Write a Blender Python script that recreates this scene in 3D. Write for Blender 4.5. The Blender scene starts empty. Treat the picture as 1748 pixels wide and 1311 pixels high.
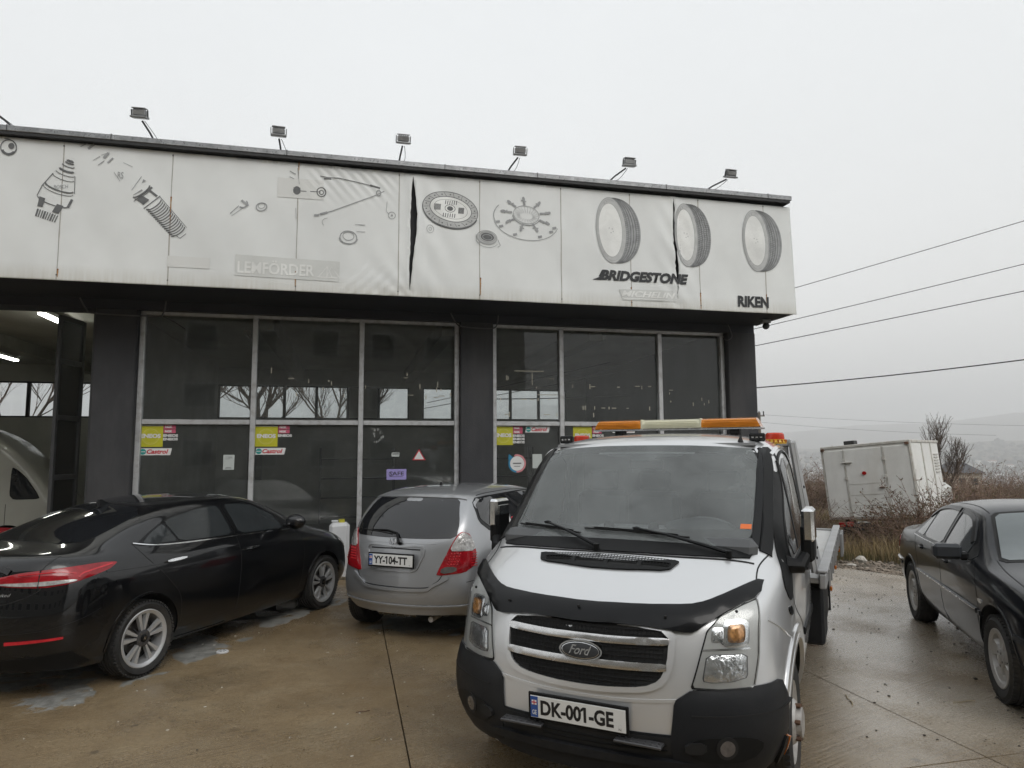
import bpy, bmesh, math, random
import numpy as np
from mathutils import Vector, Matrix
from mathutils.geometry import delaunay_2d_cdt
from mathutils.bvhtree import BVHTree
R = math.radians
random.seed(11)
rng = np.random.default_rng(7)
scn = bpy.context.scene
col = scn.collection

# ------------------------------------------------------------------ camera
cam_d = bpy.data.cameras.new('camera')
cam = bpy.data.objects.new('camera', cam_d)
col.objects.link(cam)
cam_d.sensor_fit = 'HORIZONTAL'
cam_d.sensor_width = 36.0
cam_d.lens = 36.0 * 1180 / 1748
cam_d.clip_start = 0.05
cam_d.clip_end = 30000
cam.matrix_world = (Matrix.Translation((0, 0, 1.89)) @ Matrix.Rotation(R(90 + 5.6), 4, 'X') @ Matrix.Rotation(R(-0.27), 4, 'Z'))
scn.camera = cam

# ------------------------------------------------------------------ sky, overcast
SUN_EL, SUN_ROT = R(42), R(150)
w = bpy.data.worlds.new('World'); scn.world = w; w.use_nodes = True
nt = w.node_tree; nt.nodes.clear()
def N(nt, t, **k):
    n = nt.nodes.new(t)
    for a, b in k.items():
        if a in n.inputs.keys(): n.inputs[a].default_value = b
        else: setattr(n, a, b)
    return n
out = N(nt, 'ShaderNodeOutputWorld'); bg = N(nt, 'ShaderNodeBackground')
sky = N(nt, 'ShaderNodeTexSky'); sky.sky_type = 'NISHITA'; sky.sun_disc = False
sky.sun_elevation = SUN_EL; sky.sun_rotation = SUN_ROT; sky.air_density = 2; sky.dust_density = 6; sky.ozone_density = 1
bgs = N(nt, 'ShaderNodeBackground'); bgs.inputs['Strength'].default_value = 0.05
hs = N(nt, 'ShaderNodeHueSaturation'); hs.inputs['Saturation'].default_value = 0.15
nt.links.new(sky.outputs[0], hs.inputs['Color']); nt.links.new(hs.outputs[0], bgs.inputs['Color'])
# the cloud deck: a closed layer, a little brighter overhead, greyer and warmer near the horizon, with soft patches
tc = N(nt, 'ShaderNodeTexCoord'); sep = N(nt, 'ShaderNodeSeparateXYZ')
nt.links.new(tc.outputs['Generated'], sep.inputs[0])
cr = N(nt, 'ShaderNodeValToRGB'); e = cr.color_ramp.elements
e[0].position = 0.0; e[0].color = (.80, .80, .785, 1); e[1].position = .75; e[1].color = (.715, .74, .755, 1)
m_ = e.new(.14); m_.color = (.79, .79, .78, 1); m2_ = e.new(.38); m2_.color = (.715, .73, .735, 1)
nt.links.new(sep.outputs['Z'], cr.inputs[0])
nz = N(nt, 'ShaderNodeTexNoise', Scale=1.6, Detail=4.0, Roughness=.5)
nt.links.new(tc.outputs['Generated'], nz.inputs['Vector'])
mr = N(nt, 'ShaderNodeMapRange'); mr.inputs['To Min'].default_value = .90; mr.inputs['To Max'].default_value = 1.09
nt.links.new(nz.outputs[0], mr.inputs['Value'])
vm = N(nt, 'ShaderNodeVectorMath', operation='SCALE')
nt.links.new(cr.outputs[0], vm.inputs[0]); nt.links.new(mr.outputs[0], vm.inputs['Scale'])
nt.links.new(vm.outputs[0], bg.inputs['Color']); bg.inputs['Strength'].default_value = 1.0
add = N(nt, 'ShaderNodeAddShader')
nt.links.new(bgs.outputs[0], add.inputs[0]); nt.links.new(bg.outputs[0], add.inputs[1]); nt.links.new(add.outputs[0], out.inputs['Surface'])

sun_d = bpy.data.lights.new('sun', 'SUN'); sun_d.energy = 0.5; sun_d.angle = R(25); sun_d.color = (1, .97, .93)
sun = bpy.data.objects.new('sun', sun_d); col.objects.link(sun)
sun.matrix_world = Matrix.Rotation(-SUN_ROT, 4, 'Z') @ Matrix.Rotation(-(R(90) - SUN_EL), 4, 'X')

vs = scn.view_settings
scn.display_settings.display_device = 'sRGB'
vs.view_transform = 'Standard'; vs.look = 'None'; vs.exposure = 0.12; vs.gamma = 1.0; vs.use_curve_mapping = False
scn.cycles.use_denoising = True
scn.cycles.max_bounces = 8; scn.cycles.transparent_max_bounces = 16; scn.cycles.volume_bounces = 1
scn.cycles.caustics_reflective = False; scn.cycles.caustics_refractive = False
scn.cycles.volume_step_rate = 4
# ------------------------------------------------------------------ materials
def link(nt, a, b): nt.links.new(a, b)
MATS = {}
def pm(name, c, rough=.5, metal=0, coat=0, var=.12, vs=3., bump=.0, bs=60., spec=.5, dirt=None, dirt_amt=.5, dirt_s=2., drops=0, alpha=None, emit=None, es=0, rvar=.0, stretch=None, coat_r=.04, streak=0):
    """A procedural surface: base colour with two scales of variation, dirt, droplets, relief."""
    m = bpy.data.materials.new(name); m.use_nodes = True; nt = m.node_tree; nt.nodes.clear()
    o = N(nt, 'ShaderNodeOutputMaterial'); b = N(nt, 'ShaderNodeBsdfPrincipled')
    link(nt, b.outputs[0], o.inputs['Surface'])
    b.inputs['Roughness'].default_value = rough; b.inputs['Metallic'].default_value = metal
    b.inputs['Coat Weight'].default_value = coat; b.inputs['Coat Roughness'].default_value = coat_r
    b.inputs['Specular IOR Level'].default_value = .12 if (coat > .3 and metal < .2) else spec
    tc = N(nt, 'ShaderNodeTexCoord'); vec = tc.outputs['Object']
    mp = N(nt, 'ShaderNodeMapping'); link(nt, vec, mp.inputs[0])
    if stretch: mp.inputs['Scale'].default_value = stretch
    v = mp.outputs[0]
    n1 = N(nt, 'ShaderNodeTexNoise', Scale=vs, Detail=6.0, Roughness=.6); link(nt, v, n1.inputs['Vector'])
    r1 = N(nt, 'ShaderNodeMapRange'); r1.inputs['From Min'].default_value = .3; r1.inputs['From Max'].default_value = .7
    r1.inputs['To Min'].default_value = 1 - var; r1.inputs['To Max'].default_value = 1 + var; link(nt, n1.outputs[0], r1.inputs['Value'])
    sc = N(nt, 'ShaderNodeVectorMath', operation='SCALE'); sc.inputs[0].default_value = c[:3]; link(nt, r1.outputs[0], sc.inputs['Scale'])
    colr = sc.outputs[0]
    if dirt:
        n2 = N(nt, 'ShaderNodeTexNoise', Scale=dirt_s, Detail=8.0, Roughness=.65)
        if streak:
            mp2 = N(nt, 'ShaderNodeMapping'); mp2.inputs['Scale'].default_value = (1, 1, 1. / streak); link(nt, vec, mp2.inputs[0]); link(nt, mp2.outputs[0], n2.inputs['Vector'])
        else: link(nt, vec, n2.inputs['Vector'])
        r2 = N(nt, 'ShaderNodeMapRange'); r2.inputs['From Min'].default_value = .48; r2.inputs['From Max'].default_value = .75
        r2.inputs['To Max'].default_value = dirt_amt; link(nt, n2.outputs[0], r2.inputs['Value'])
        mx = N(nt, 'ShaderNodeMix', data_type='RGBA'); link(nt, r2.outputs[0], mx.inputs[0]); link(nt, colr, mx.inputs[6]); mx.inputs[7].default_value = (*dirt, 1)
        colr = mx.outputs[2]
    link(nt, colr, b.inputs['Base Color'])
    if rvar:
        n3 = N(nt, 'ShaderNodeTexNoise', Scale=vs * 2.3, Detail=5.0); link(nt, v, n3.inputs['Vector'])
        r3 = N(nt, 'ShaderNodeMapRange'); r3.inputs['From Min'].default_value = .3; r3.inputs['From Max'].default_value = .7
        r3.inputs['To Min'].default_value = max(.02, rough - rvar); r3.inputs['To Max'].default_value = rough + rvar; link(nt, n3.outputs[0], r3.inputs['Value'])
        link(nt, r3.outputs[0], b.inputs['Roughness'])
    if bump or drops:
        bp = N(nt, 'ShaderNodeBump'); h = None
        if bump:
            n4 = N(nt, 'ShaderNodeTexNoise', Scale=bs, Detail=4.0); link(nt, v, n4.inputs['Vector'])
            bp.inputs['Strength'].default_value = bump; bp.inputs['Distance'].default_value = .01; h = n4.outputs[0]
        if drops:
            vo = N(nt, 'ShaderNodeTexVoronoi', Scale=drops); vo.inputs['Randomness'].default_value = 1; link(nt, vec, vo.inputs['Vector'])
            wn = N(nt, 'ShaderNodeSeparateXYZ'); link(nt, vo.outputs['Color'], wn.inputs[0])
            rad = N(nt, 'ShaderNodeMath', operation='MULTIPLY'); link(nt, wn.outputs[0], rad.inputs[0]); rad.inputs[1].default_value = .42
            sb = N(nt, 'ShaderNodeMath', operation='SUBTRACT'); link(nt, rad.outputs[0], sb.inputs[0]); link(nt, vo.outputs['Distance'], sb.inputs[1])
            mx2 = N(nt, 'ShaderNodeMath', operation='MAXIMUM'); link(nt, sb.outputs[0], mx2.inputs[0]); mx2.inputs[1].default_value = 0
            sq = N(nt, 'ShaderNodeMath', operation='POWER'); link(nt, mx2.outputs[0], sq.inputs[0]); sq.inputs[1].default_value = .5
            bp.inputs['Strength'].default_value = .14; bp.inputs['Distance'].default_value = .004; h = sq.outputs[0]
        link(nt, h, bp.inputs['Height']); link(nt, bp.outputs[0], b.inputs['Normal'])
        if coat: link(nt, bp.outputs[0], b.inputs['Coat Normal'])
    if emit:
        b.inputs['Emission Color'].default_value = (*emit, 1); b.inputs['Emission Strength'].default_value = es
    if alpha is not None: b.inputs['Alpha'].default_value = alpha
    MATS[name] = m
    return m

def glass(name, tint=(.8, .83, .83), film=(.3, .3, .3), film_amt=.06, rough=.01, ior=1.5, drops=0, wave=.0, trans_noise=0):
    """Thin window glass: Fresnel mirror over tinted transparency, with a thin film of dirt."""
    m = bpy.data.materials.new(name); m.use_nodes = True; nt = m.node_tree; nt.nodes.clear()
    o = N(nt, 'ShaderNodeOutputMaterial')
    tr = N(nt, 'ShaderNodeBsdfTransparent'); tr.inputs[0].default_value = (*tint, 1)
    gl = N(nt, 'ShaderNodeBsdfGlossy', Roughness=rough)
    fr = N(nt, 'ShaderNodeFresnel', IOR=ior)
    df = N(nt, 'ShaderNodeBsdfDiffuse'); df.inputs[0].default_value = (*film, 1)
    tc = N(nt, 'ShaderNodeTexCoord')
    nz = N(nt, 'ShaderNodeTexNoise', Scale=1.3, Detail=7.0, Roughness=.65); link(nt, tc.outputs['Object'], nz.inputs['Vector'])
    r = N(nt, 'ShaderNodeMapRange'); r.inputs['From Min'].default_value = .3; r.inputs['From Max'].default_value = .75
    r.inputs['To Min'].default_value = film_amt * .5; r.inputs['To Max'].default_value = film_amt * 1.7; link(nt, nz.outputs[0], r.inputs['Value'])
    m1 = N(nt, 'ShaderNodeMixShader'); link(nt, fr.outputs[0], m1.inputs[0]); link(nt, tr.outputs[0], m1.inputs[1]); link(nt, gl.outputs[0], m1.inputs[2])
    m2 = N(nt, 'ShaderNodeMixShader'); link(nt, r.outputs[0], m2.inputs[0]); link(nt, m1.outputs[0], m2.inputs[1]); link(nt, df.outputs[0], m2.inputs[2])
    if drops or wave:
        bp = N(nt, 'ShaderNodeBump')
        if drops:
            vo = N(nt, 'ShaderNodeTexVoronoi', Scale=drops); link(nt, tc.outputs['Object'], vo.inputs['Vector'])
            mr_ = N(nt, 'ShaderNodeMapRange'); mr_.inputs['From Max'].default_value = .3; mr_.inputs['To Min'].default_value = 1; mr_.inputs['To Max'].default_value = 0
            link(nt, vo.outputs['Distance'], mr_.inputs['Value']); link(nt, mr_.outputs[0], bp.inputs['Height']); bp.inputs['Strength'].default_value = .3; bp.inputs['Distance'].default_value = .003
        else:
            n5 = N(nt, 'ShaderNodeTexNoise', Scale=.9, Detail=1.0); link(nt, tc.outputs['Object'], n5.inputs['Vector'])
            link(nt, n5.outputs[0], bp.inputs['Height']); bp.inputs['Strength'].default_value = wave; bp.inputs['Distance'].default_value = .03
        link(nt, bp.outputs[0], gl.inputs['Normal'])
    link(nt, m2.outputs[0], o.inputs['Surface'])
    MATS[name] = m
    return m

# ------------------------------------------------------------------ objects
def tag(o, label=None, cat=None, group=None, kind=None):
    if label: o['label'] = label
    if cat: o['category'] = cat
    if group: o['group'] = group
    if kind: o['kind'] = kind
    return o
def empty(name, loc=(0, 0, 0), rz=0., label=None, cat=None, group=None, kind=None, parent=None):
    o = bpy.data.objects.new(name, None); col.objects.link(o); o.location = loc; o.rotation_euler = (0, 0, rz)
    if parent: o.parent = parent
    return tag(o, label, cat, group, kind)
def link_mesh(name, me, mat=None, parent=None, smooth=False, ang=None):
    if mat is not None:
        if isinstance(mat, (list, tuple)):
            for x in mat: me.materials.append(x)
        else: me.materials.append(mat)
    if smooth:
        me.polygons.foreach_set('use_smooth', [True] * len(me.polygons))
        if ang: me.set_sharp_from_angle(angle=R(ang))
    o = bpy.data.objects.new(name, me); col.objects.link(o)
    if parent: o.parent = parent
    return o
def rawmesh(name, v, f):
    me = bpy.data.meshes.new(name); me.from_pydata([tuple(p) for p in v], [], f); me.update(); return me
def copy_tree(o, parent=None):
    c = o.copy(); col.objects.link(c); c.parent = parent
    for ch in list(o.children): copy_tree(ch, c)
    return c

class MB:
    """Collects shapes, builds them as one mesh object."""
    def __init__(s): s.v = []; s.f = []; s.mi = []; s.cur = 0
    def addm(s, v, f, M=None):
        n = len(s.v)
        for p in v: s.v.append(tuple(M @ Vector(p)) if M is not None else tuple(p))
        for q in f: s.f.append(tuple(i + n for i in q)); s.mi.append(s.cur)
        return s
    def box(s, c, d, b=.0, M=None, rz=0):
        cx, cy, cz = c; hx, hy, hz = d[0] / 2, d[1] / 2, d[2] / 2
        if rz: M = (M or Matrix()) @ Matrix.Translation(c) @ Matrix.Rotation(rz, 4, 'Z') @ Matrix.Translation((-cx, -cy, -cz))
        if b <= 0:
            v = [(cx + i * hx, cy + j * hy, cz + k * hz) for i in (-1, 1) for j in (-1, 1) for k in (-1, 1)]
            f = [(0, 1, 3, 2), (4, 6, 7, 5), (0, 4, 5, 1), (2, 3, 7, 6), (0, 2, 6, 4), (1, 5, 7, 3)]
            return s.addm(v, f, M)
        b = min(b, hx * .49, hy * .49, hz * .49)
        v = []; idx = {}
        for i in (-1, 1):
            for j in (-1, 1):
                for k in (-1, 1):
                    for a in range(3):
                        p = [cx + i * (hx - b), cy + j * (hy - b), cz + k * (hz - b)]
                        p[a] += (i, j, k)[a] * b
                        idx[(i, j, k, a)] = len(v); v.append(p)
        f = []
        def F(*q): f.append(tuple(idx[t] for t in q))
        for sg in (-1, 1):
            q = [(sg, -1, -1, 0), (sg, 1, -1, 0), (sg, 1, 1, 0), (sg, -1, 1, 0)]; F(*(q if sg > 0 else q[::-1]))
            q = [(-1, sg, -1, 1), (-1, sg, 1, 1), (1, sg, 1, 1), (1, sg, -1, 1)]; F(*(q if sg > 0 else q[::-1]))
            q = [(-1, -1, sg, 2), (1, -1, sg, 2), (1, 1, sg, 2), (-1, 1, sg, 2)]; F(*(q if sg > 0 else q[::-1]))
        for i in (-1, 1):
            for j in (-1, 1):
                q = [(i, j, -1, 0), (i, j, -1, 1), (i, j, 1, 1), (i, j, 1, 0)]; F(*(q if i * j > 0 else q[::-1]))
                q = [(i, -1, j, 2), (i, -1, j, 0), (i, 1, j, 0), (i, 1, j, 2)]; F(*(q if i * j < 0 else q[::-1]))
                q = [(-1, i, j, 1), (-1, i, j, 2), (1, i, j, 2), (1, i, j, 1)]; F(*(q if i * j > 0 else q[::-1]))
                for k in (-1, 1):
                    q = [(i, j, k, 0), (i, j, k, 1), (i, j, k, 2)]; F(*(q if i * j * k > 0 else q[::-1]))
        return s.addm(v, f, M)
    def tube(s, pts, r, n=8, cap=True):
        pts = [Vector(p) for p in pts]; rs = r if isinstance(r, (list, tuple)) else [r] * len(pts)
        v = []; f = []; up = Vector((0, 0, 1)); prev = None
        for i, p in enumerate(pts):
            t = (pts[min(i + 1, len(pts) - 1)] - pts[max(i - 1, 0)]).normalized()
            if prev is None:
                a = t.cross(up)
                if a.length < .05: a = t.cross(Vector((0, 1, 0)))
                a.normalize()
            else: a = (prev - t * prev.dot(t)).normalized()
            prev = a; b = t.cross(a)
            for k in range(n):
                th = 2 * math.pi * k / n; v.append(p + (a * math.cos(th) + b * math.sin(th)) * rs[i])
        for i in range(len(pts) - 1):
            for k in range(n):
                k2 = (k + 1) % n; f.append((i * n + k, i * n + k2, (i + 1) * n + k2, (i + 1) * n + k))
        if cap: f.append(tuple(range(n))[::-1]); f.append(tuple((len(pts) - 1) * n + k for k in range(n)))
        return s.addm(v, f)
    def cyl(s, a, b, r, n=16, r2=None): return s.tube([a, b], [r, r if r2 is None else r2], n)
    def lathe(s, prof, n=32, M=None, close=False):
        """profile of (radius, y) turned round the y axis"""
        v = []; f = []; m = len(prof)
        for k in range(n):
            th = 2 * math.pi * k / n
            for (r, y) in prof: v.append((r * math.cos(th), y, r * math.sin(th)))
        mm = m if close else m - 1
        for k in range(n):
            k2 = (k + 1) % n
            for j in range(mm):
                j2 = (j + 1) % m; f.append((k * m + j, k * m + j2, k2 * m + j2, k2 * m + j))
        return s.addm(v, f, M)
    def prism(s, poly, y0, y1, M=None):
        """polygon in x,z pushed along y"""
        n = len(poly); v = [(p[0], y0, p[1]) for p in poly] + [(p[0], y1, p[1]) for p in poly]
        f = [tuple(range(n)), tuple(range(2 * n - 1, n - 1, -1))] + [(i, n + i, n + (i + 1) % n, (i + 1) % n) for i in range(n)]
        return s.addm(v, f, M)
    def ico(s, c, r, M=None, sub=1, jit=0):
        bm = bmesh.new(); bmesh.ops.create_icosphere(bm, subdivisions=sub, radius=1)
        v = [(c[0] + p.co.x * r[0] * (1 + jit * random.uniform(-1, 1)), c[1] + p.co.y * r[1] * (1 + jit * random.uniform(-1, 1)), c[2] + p.co.z * r[2] * (1 + jit * random.uniform(-1, 1))) for p in bm.verts]
        f = [tuple(x.index for x in q.verts) for q in bm.faces]; bm.free()
        return s.addm(v, f, M)
    def mesh(s, name):
        me = rawmesh(name, s.v, s.f)
        if any(s.mi): me.polygons.foreach_set('material_index', s.mi)
        bm = bmesh.new(); bm.from_mesh(me); bmesh.ops.recalc_face_normals(bm, faces=bm.faces); bm.to_mesh(me); bm.free()
        return me
    def build(s, name, mat=None, parent=None, smooth=True, ang=35, label=None):
        o = link_mesh(name, s.mesh(name), mat, parent, smooth, ang)
        if label: o['label'] = label
        return o
def one(name, mat, parent, fn, *a, smooth=True, ang=35, **k):
    b = MB(); getattr(b, fn)(*a, **k); return b.build(name, mat, parent, smooth, ang)

def catmull(pts, n=6, closed=False):
    pts = [Vector(p) for p in pts]; m = len(pts); outp = []
    rngk = range(m) if closed else range(m - 1)
    for i in rngk:
        if closed: p0, p1, p2, p3 = pts[(i - 1) % m], pts[i], pts[(i + 1) % m], pts[(i + 2) % m]
        else: p0, p1, p2, p3 = pts[max(i - 1, 0)], pts[i], pts[i + 1], pts[min(i + 2, m - 1)]
        for k in range(n):
            t = k / n
            outp.append(.5 * ((2 * p1) + (p2 - p0) * t + (2 * p0 - 5 * p1 + 4 * p2 - p3) * t * t + (3 * p1 - p0 - 3 * p2 + p3) * t ** 3))
    if not closed: outp.append(pts[-1])
    return outp
def chaikin(pts, it=2, r=.25):
    for _ in range(it):
        o = []
        for i in range(len(pts)):
            a, b = Vector(pts[i]), Vector(pts[(i + 1) % len(pts)])
            o += [a.lerp(b, r), a.lerp(b, 1 - r)]
        pts = o
    return pts

# ------------------------------------------------------------------ car body cage
def body_cage(stations, rear, front, crease_rows={}, lvl=3, crease_cols={}, face_creases=None):
    """stations: list rear..front of nine (x,y,z) per half section; rear/front: four (x,z or None) centre points of the end faces."""
    nr = 9; V = []; F = []
    vid = {}
    def add(key, p):
        vid[key] = len(V); V.append(tuple(p))
    for i, st in enumerate(stations):
        for j, p in enumerate(st):
            add((i, j, 1), p)
            if j < nr - 1: add((i, j, -1), (p[0], -p[1], p[2]))
            else: vid[(i, j, -1)] = vid[(i, j, 1)]
    for i in range(len(stations) - 1):
        for j in range(nr - 1):
            for s in (1, -1):
                q = (vid[(i, j, s)], vid[(i + 1, j, s)], vid[(i + 1, j + 1, s)], vid[(i, j + 1, s)])
                F.append(q if s < 0 else q[::-1])
    for tagk, i, cen in (('r', 0, rear), ('f', len(stations) - 1, front)):
        st = stations[i]
        ycol = [st[4][1]] + [st[j][1] for j in (5, 6, 7, 8)]
        for lv in range(4):
            ox, oy, oz = st[lv]
            for k in range(5):
                if k == 0:
                    for s in (1, -1): vid[(tagk, lv, k, s)] = vid[(i, lv, s)]
                    continue
                fr = ycol[k] / ycol[0]; y = oy * fr
                ex = 2.6
                x = cen[lv][0] + (ox - cen[lv][0]) * fr ** ex
                z = (cen[lv][1] if cen[lv][1] is not None else oz) + (0 if cen[lv][1] is None else (oz - cen[lv][1]) * fr ** 2)
                for s in (1, -1):
                    if k == 4 and s == -1: vid[(tagk, lv, k, s)] = vid[(tagk, lv, k, 1)]
                    else: add((tagk, lv, k, s), (x, s * y, z))
        for k in range(5):
            for s in (1, -1): vid[(tagk, 4, k, s)] = vid[(i, 4 + k, s)]
        for lv in range(4):
            for k in range(4):
                for s in (1, -1):
                    q = (vid[(tagk, lv, k, s)], vid[(tagk, lv, k + 1, s)], vid[(tagk, lv + 1, k + 1, s)], vid[(tagk, lv + 1, k, s)])
                    flip = (s > 0) == (tagk == 'r')
                    F.append(q if not flip else q[::-1])
    me = rawmesh('cage', V, F)
    bm = bmesh.new(); bm.from_mesh(me)
    cl = bm.edges.layers.float.new('crease_edge')
    bm.verts.ensure_lookup_table()
    def setc(a, b, val):
        e = bm.edges.get((bm.verts[a], bm.verts[b]))
        if e: e[cl] = max(e[cl], val)
    for j, val in crease_rows.items():
        for i in range(len(stations) - 1):
            vv = val(i) if callable(val) else val
            for s in (1, -1): setc(vid[(i, j, s)], vid[(i + 1, j, s)], vv)
    for i, (val, j0, j1) in crease_cols.items():
        ii = i if i >= 0 else len(stations) + i
        for j in range(j0, j1):
            for s in (1, -1): setc(vid[(ii, j, s)], vid[(ii, j + 1, s)], val)
    for (tk, lv, val) in (face_creases or []):
        for k in range(4):
            for s in (1, -1): setc(vid[(tk, lv, k, s)], vid[(tk, lv, k + 1, s)], val)
    bmesh.ops.recalc_face_normals(bm, faces=bm.faces)
    bm.to_mesh(me); bm.free()
    o = bpy.data.objects.new('tmp', me); col.objects.link(o)
    md = o.modifiers.new('s', 'SUBSURF'); md.levels = lvl; md.render_levels = lvl
    dg = bpy.context.evaluated_depsgraph_get(); dg.update()
    m2 = bpy.data.meshes.new_from_object(o.evaluated_get(dg), depsgraph=dg)
    bpy.data.objects.remove(o)
    return m2
def orient_out(me):
    """flip so that normals point away from the middle"""
    bm = bmesh.new(); bm.from_mesh(me)
    c = Vector((0, 0, .6)); s = sum(1 if f.normal.dot(f.calc_center_median() - c) > 0 else -1 for f in bm.faces)
    if s < 0: bmesh.ops.reverse_faces(bm, faces=bm.faces)
    bm.to_mesh(me); bm.free()
def bvh_of(me):
    return BVHTree.FromPolygons([v.co.copy() for v in me.vertices], [tuple(p.vertices) for p in me.polygons])
def cut_mesh(me, cutters, mats):
    """close the belly, cut the wheel wells with solid cylinders; the cut surface takes the second material"""
    bm = bmesh.new(); bm.from_mesh(me)
    be = [e for e in bm.edges if e.is_boundary]
    r = bmesh.ops.holes_fill(bm, edges=be, sides=0)
    bmesh.ops.triangulate(bm, faces=r['faces'])
    for f in bm.faces: f.material_index = 0
    bmesh.ops.recalc_face_normals(bm, faces=bm.faces)
    bm.to_mesh(me); bm.free()
    for m in mats: me.materials.append(m)
    o = bpy.data.objects.new('tmp', me); col.objects.link(o); tmp = [o]
    for (x, z, rr, y0, y1) in cutters:
        b = MB(); prof = [(.001, y0), (rr, y0), (rr, y1), (.001, y1)]
        v = []; n = 48
        for k in range(n):
            th = 2 * math.pi * k / n; v.append((x + rr * math.cos(th), y0, z + rr * math.sin(th)))
        for k in range(n):
            th = 2 * math.pi * k / n; v.append((x + rr * math.cos(th), y1, z + rr * math.sin(th)))
        f = [tuple(range(n)), tuple(range(2 * n - 1, n - 1, -1))] + [(k, n + k, n + (k + 1) % n, (k + 1) % n) for k in range(n)]
        b.addm(v, f); cm = b.mesh('cut')
        for m in mats: cm.materials.append(m)
        cm.polygons.foreach_set('material_index', [1] * len(cm.polygons))
        co = bpy.data.objects.new('tmpc', cm); col.objects.link(co); tmp.append(co)
        md = o.modifiers.new('b', 'BOOLEAN'); md.operation = 'DIFFERENCE'; md.object = co; md.solver = 'EXACT'
    dg = bpy.context.evaluated_depsgraph_get(); dg.update()
    m2 = bpy.data.meshes.new_from_object(o.evaluated_get(dg), depsgraph=dg)
    for t in tmp: bpy.data.objects.remove(t)
    m2.polygons.foreach_set('use_smooth', [True] * len(m2.polygons)); m2.set_sharp_from_angle(angle=R(38))
    return m2

# ------------------------------------------------------------------ pieces that follow a body's surface
class Skin:
    def __init__(s, me): s.b = bvh_of(me)
    def hit(s, p, d):
        loc, nrm, i, t = s.b.ray_cast(Vector(p) - d * 6, d)
        if loc is None: loc, nrm, i, t = s.b.find_nearest(Vector(p))
        if nrm.dot(d) > 0: nrm = -nrm
        return loc, nrm
def basis(d):
    z = Vector((0, 0, 1))
    if abs(d.z) > .8: u = Vector((1, 0, 0)); v = d.cross(u).normalized(); u = v.cross(d).normalized()
    else: u = z.cross(d).normalized(); v = d.cross(u).normalized() * -1
    if v.z < 0 and abs(d.z) <= .8: v = -v
    return u, v
def resample(pl, step, closed=True):
    o = []; n = len(pl)
    for i in range(n if closed else n - 1):
        a, b = Vector(pl[i]), Vector(pl[(i + 1) % n]); L = (b - a).length; k = max(1, int(math.ceil(L / step)))
        for t in range(k): o.append(a.lerp(b, t / k))
    if not closed: o.append(Vector(pl[-1]))
    return o
def inside(p, poly):
    c = False; n = len(poly); j = n - 1
    for i in range(n):
        if (poly[i][1] > p[1]) != (poly[j][1] > p[1]) and p[0] < (poly[j][0] - poly[i][0]) * (p[1] - poly[i][1]) / (poly[j][1] - poly[i][1] + 1e-12) + poly[i][0]: c = not c
        j = i
    return c
def flat_tri(poly, grid, holes=()):
    """triangulate a 2-D polygon with inner grid points"""
    poly = resample([Vector((p[0], p[1])) for p in poly], grid)
    vs_ = [Vector(p) for p in poly]; n = len(vs_); ed = [(i, (i + 1) % n) for i in range(n)]
    hp = []
    for h in holes:
        h = resample([Vector((p[0], p[1])) for p in h], grid); k = len(vs_); vs_ += h; m = len(h); ed += [(k + i, k + (i + 1) % m) for i in range(m)]; hp.append(h)
    allb = list(vs_)
    xs = [p.x for p in poly]; ys = [p.y for p in poly]
    if grid < max(max(xs) - min(xs), max(ys) - min(ys)):
        nx = int((max(xs) - min(xs)) / grid); ny = int((max(ys) - min(ys)) / grid)
        arr = np.array([(p.x, p.y) for p in allb])
        for i in range(nx + 1):
            for j in range(ny + 1):
                p = (min(xs) + (i + .5) * grid, min(ys) + (j + .5) * grid)
                if inside(p, poly) and not any(inside(p, h) for h in hp) and ((arr - p) ** 2).sum(1).min() > (grid * .45) ** 2: vs_.append(Vector(p))
    r = delaunay_2d_cdt(vs_, ed, [], 0, 1e-6)
    V2, T = r[0], r[2]
    T2 = []
    for t in T:
        c = sum((V2[i] for i in t), Vector((0, 0))) / len(t)
        if inside(c, poly) and not any(inside(c, h) for h in hp): T2.append(tuple(t))
    used = sorted({i for t in T2 for i in t}); mpd = {a: b for b, a in enumerate(used)}
    return [V2[i] for i in used], [tuple(mpd[i] for i in t) for t in T2]
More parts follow.
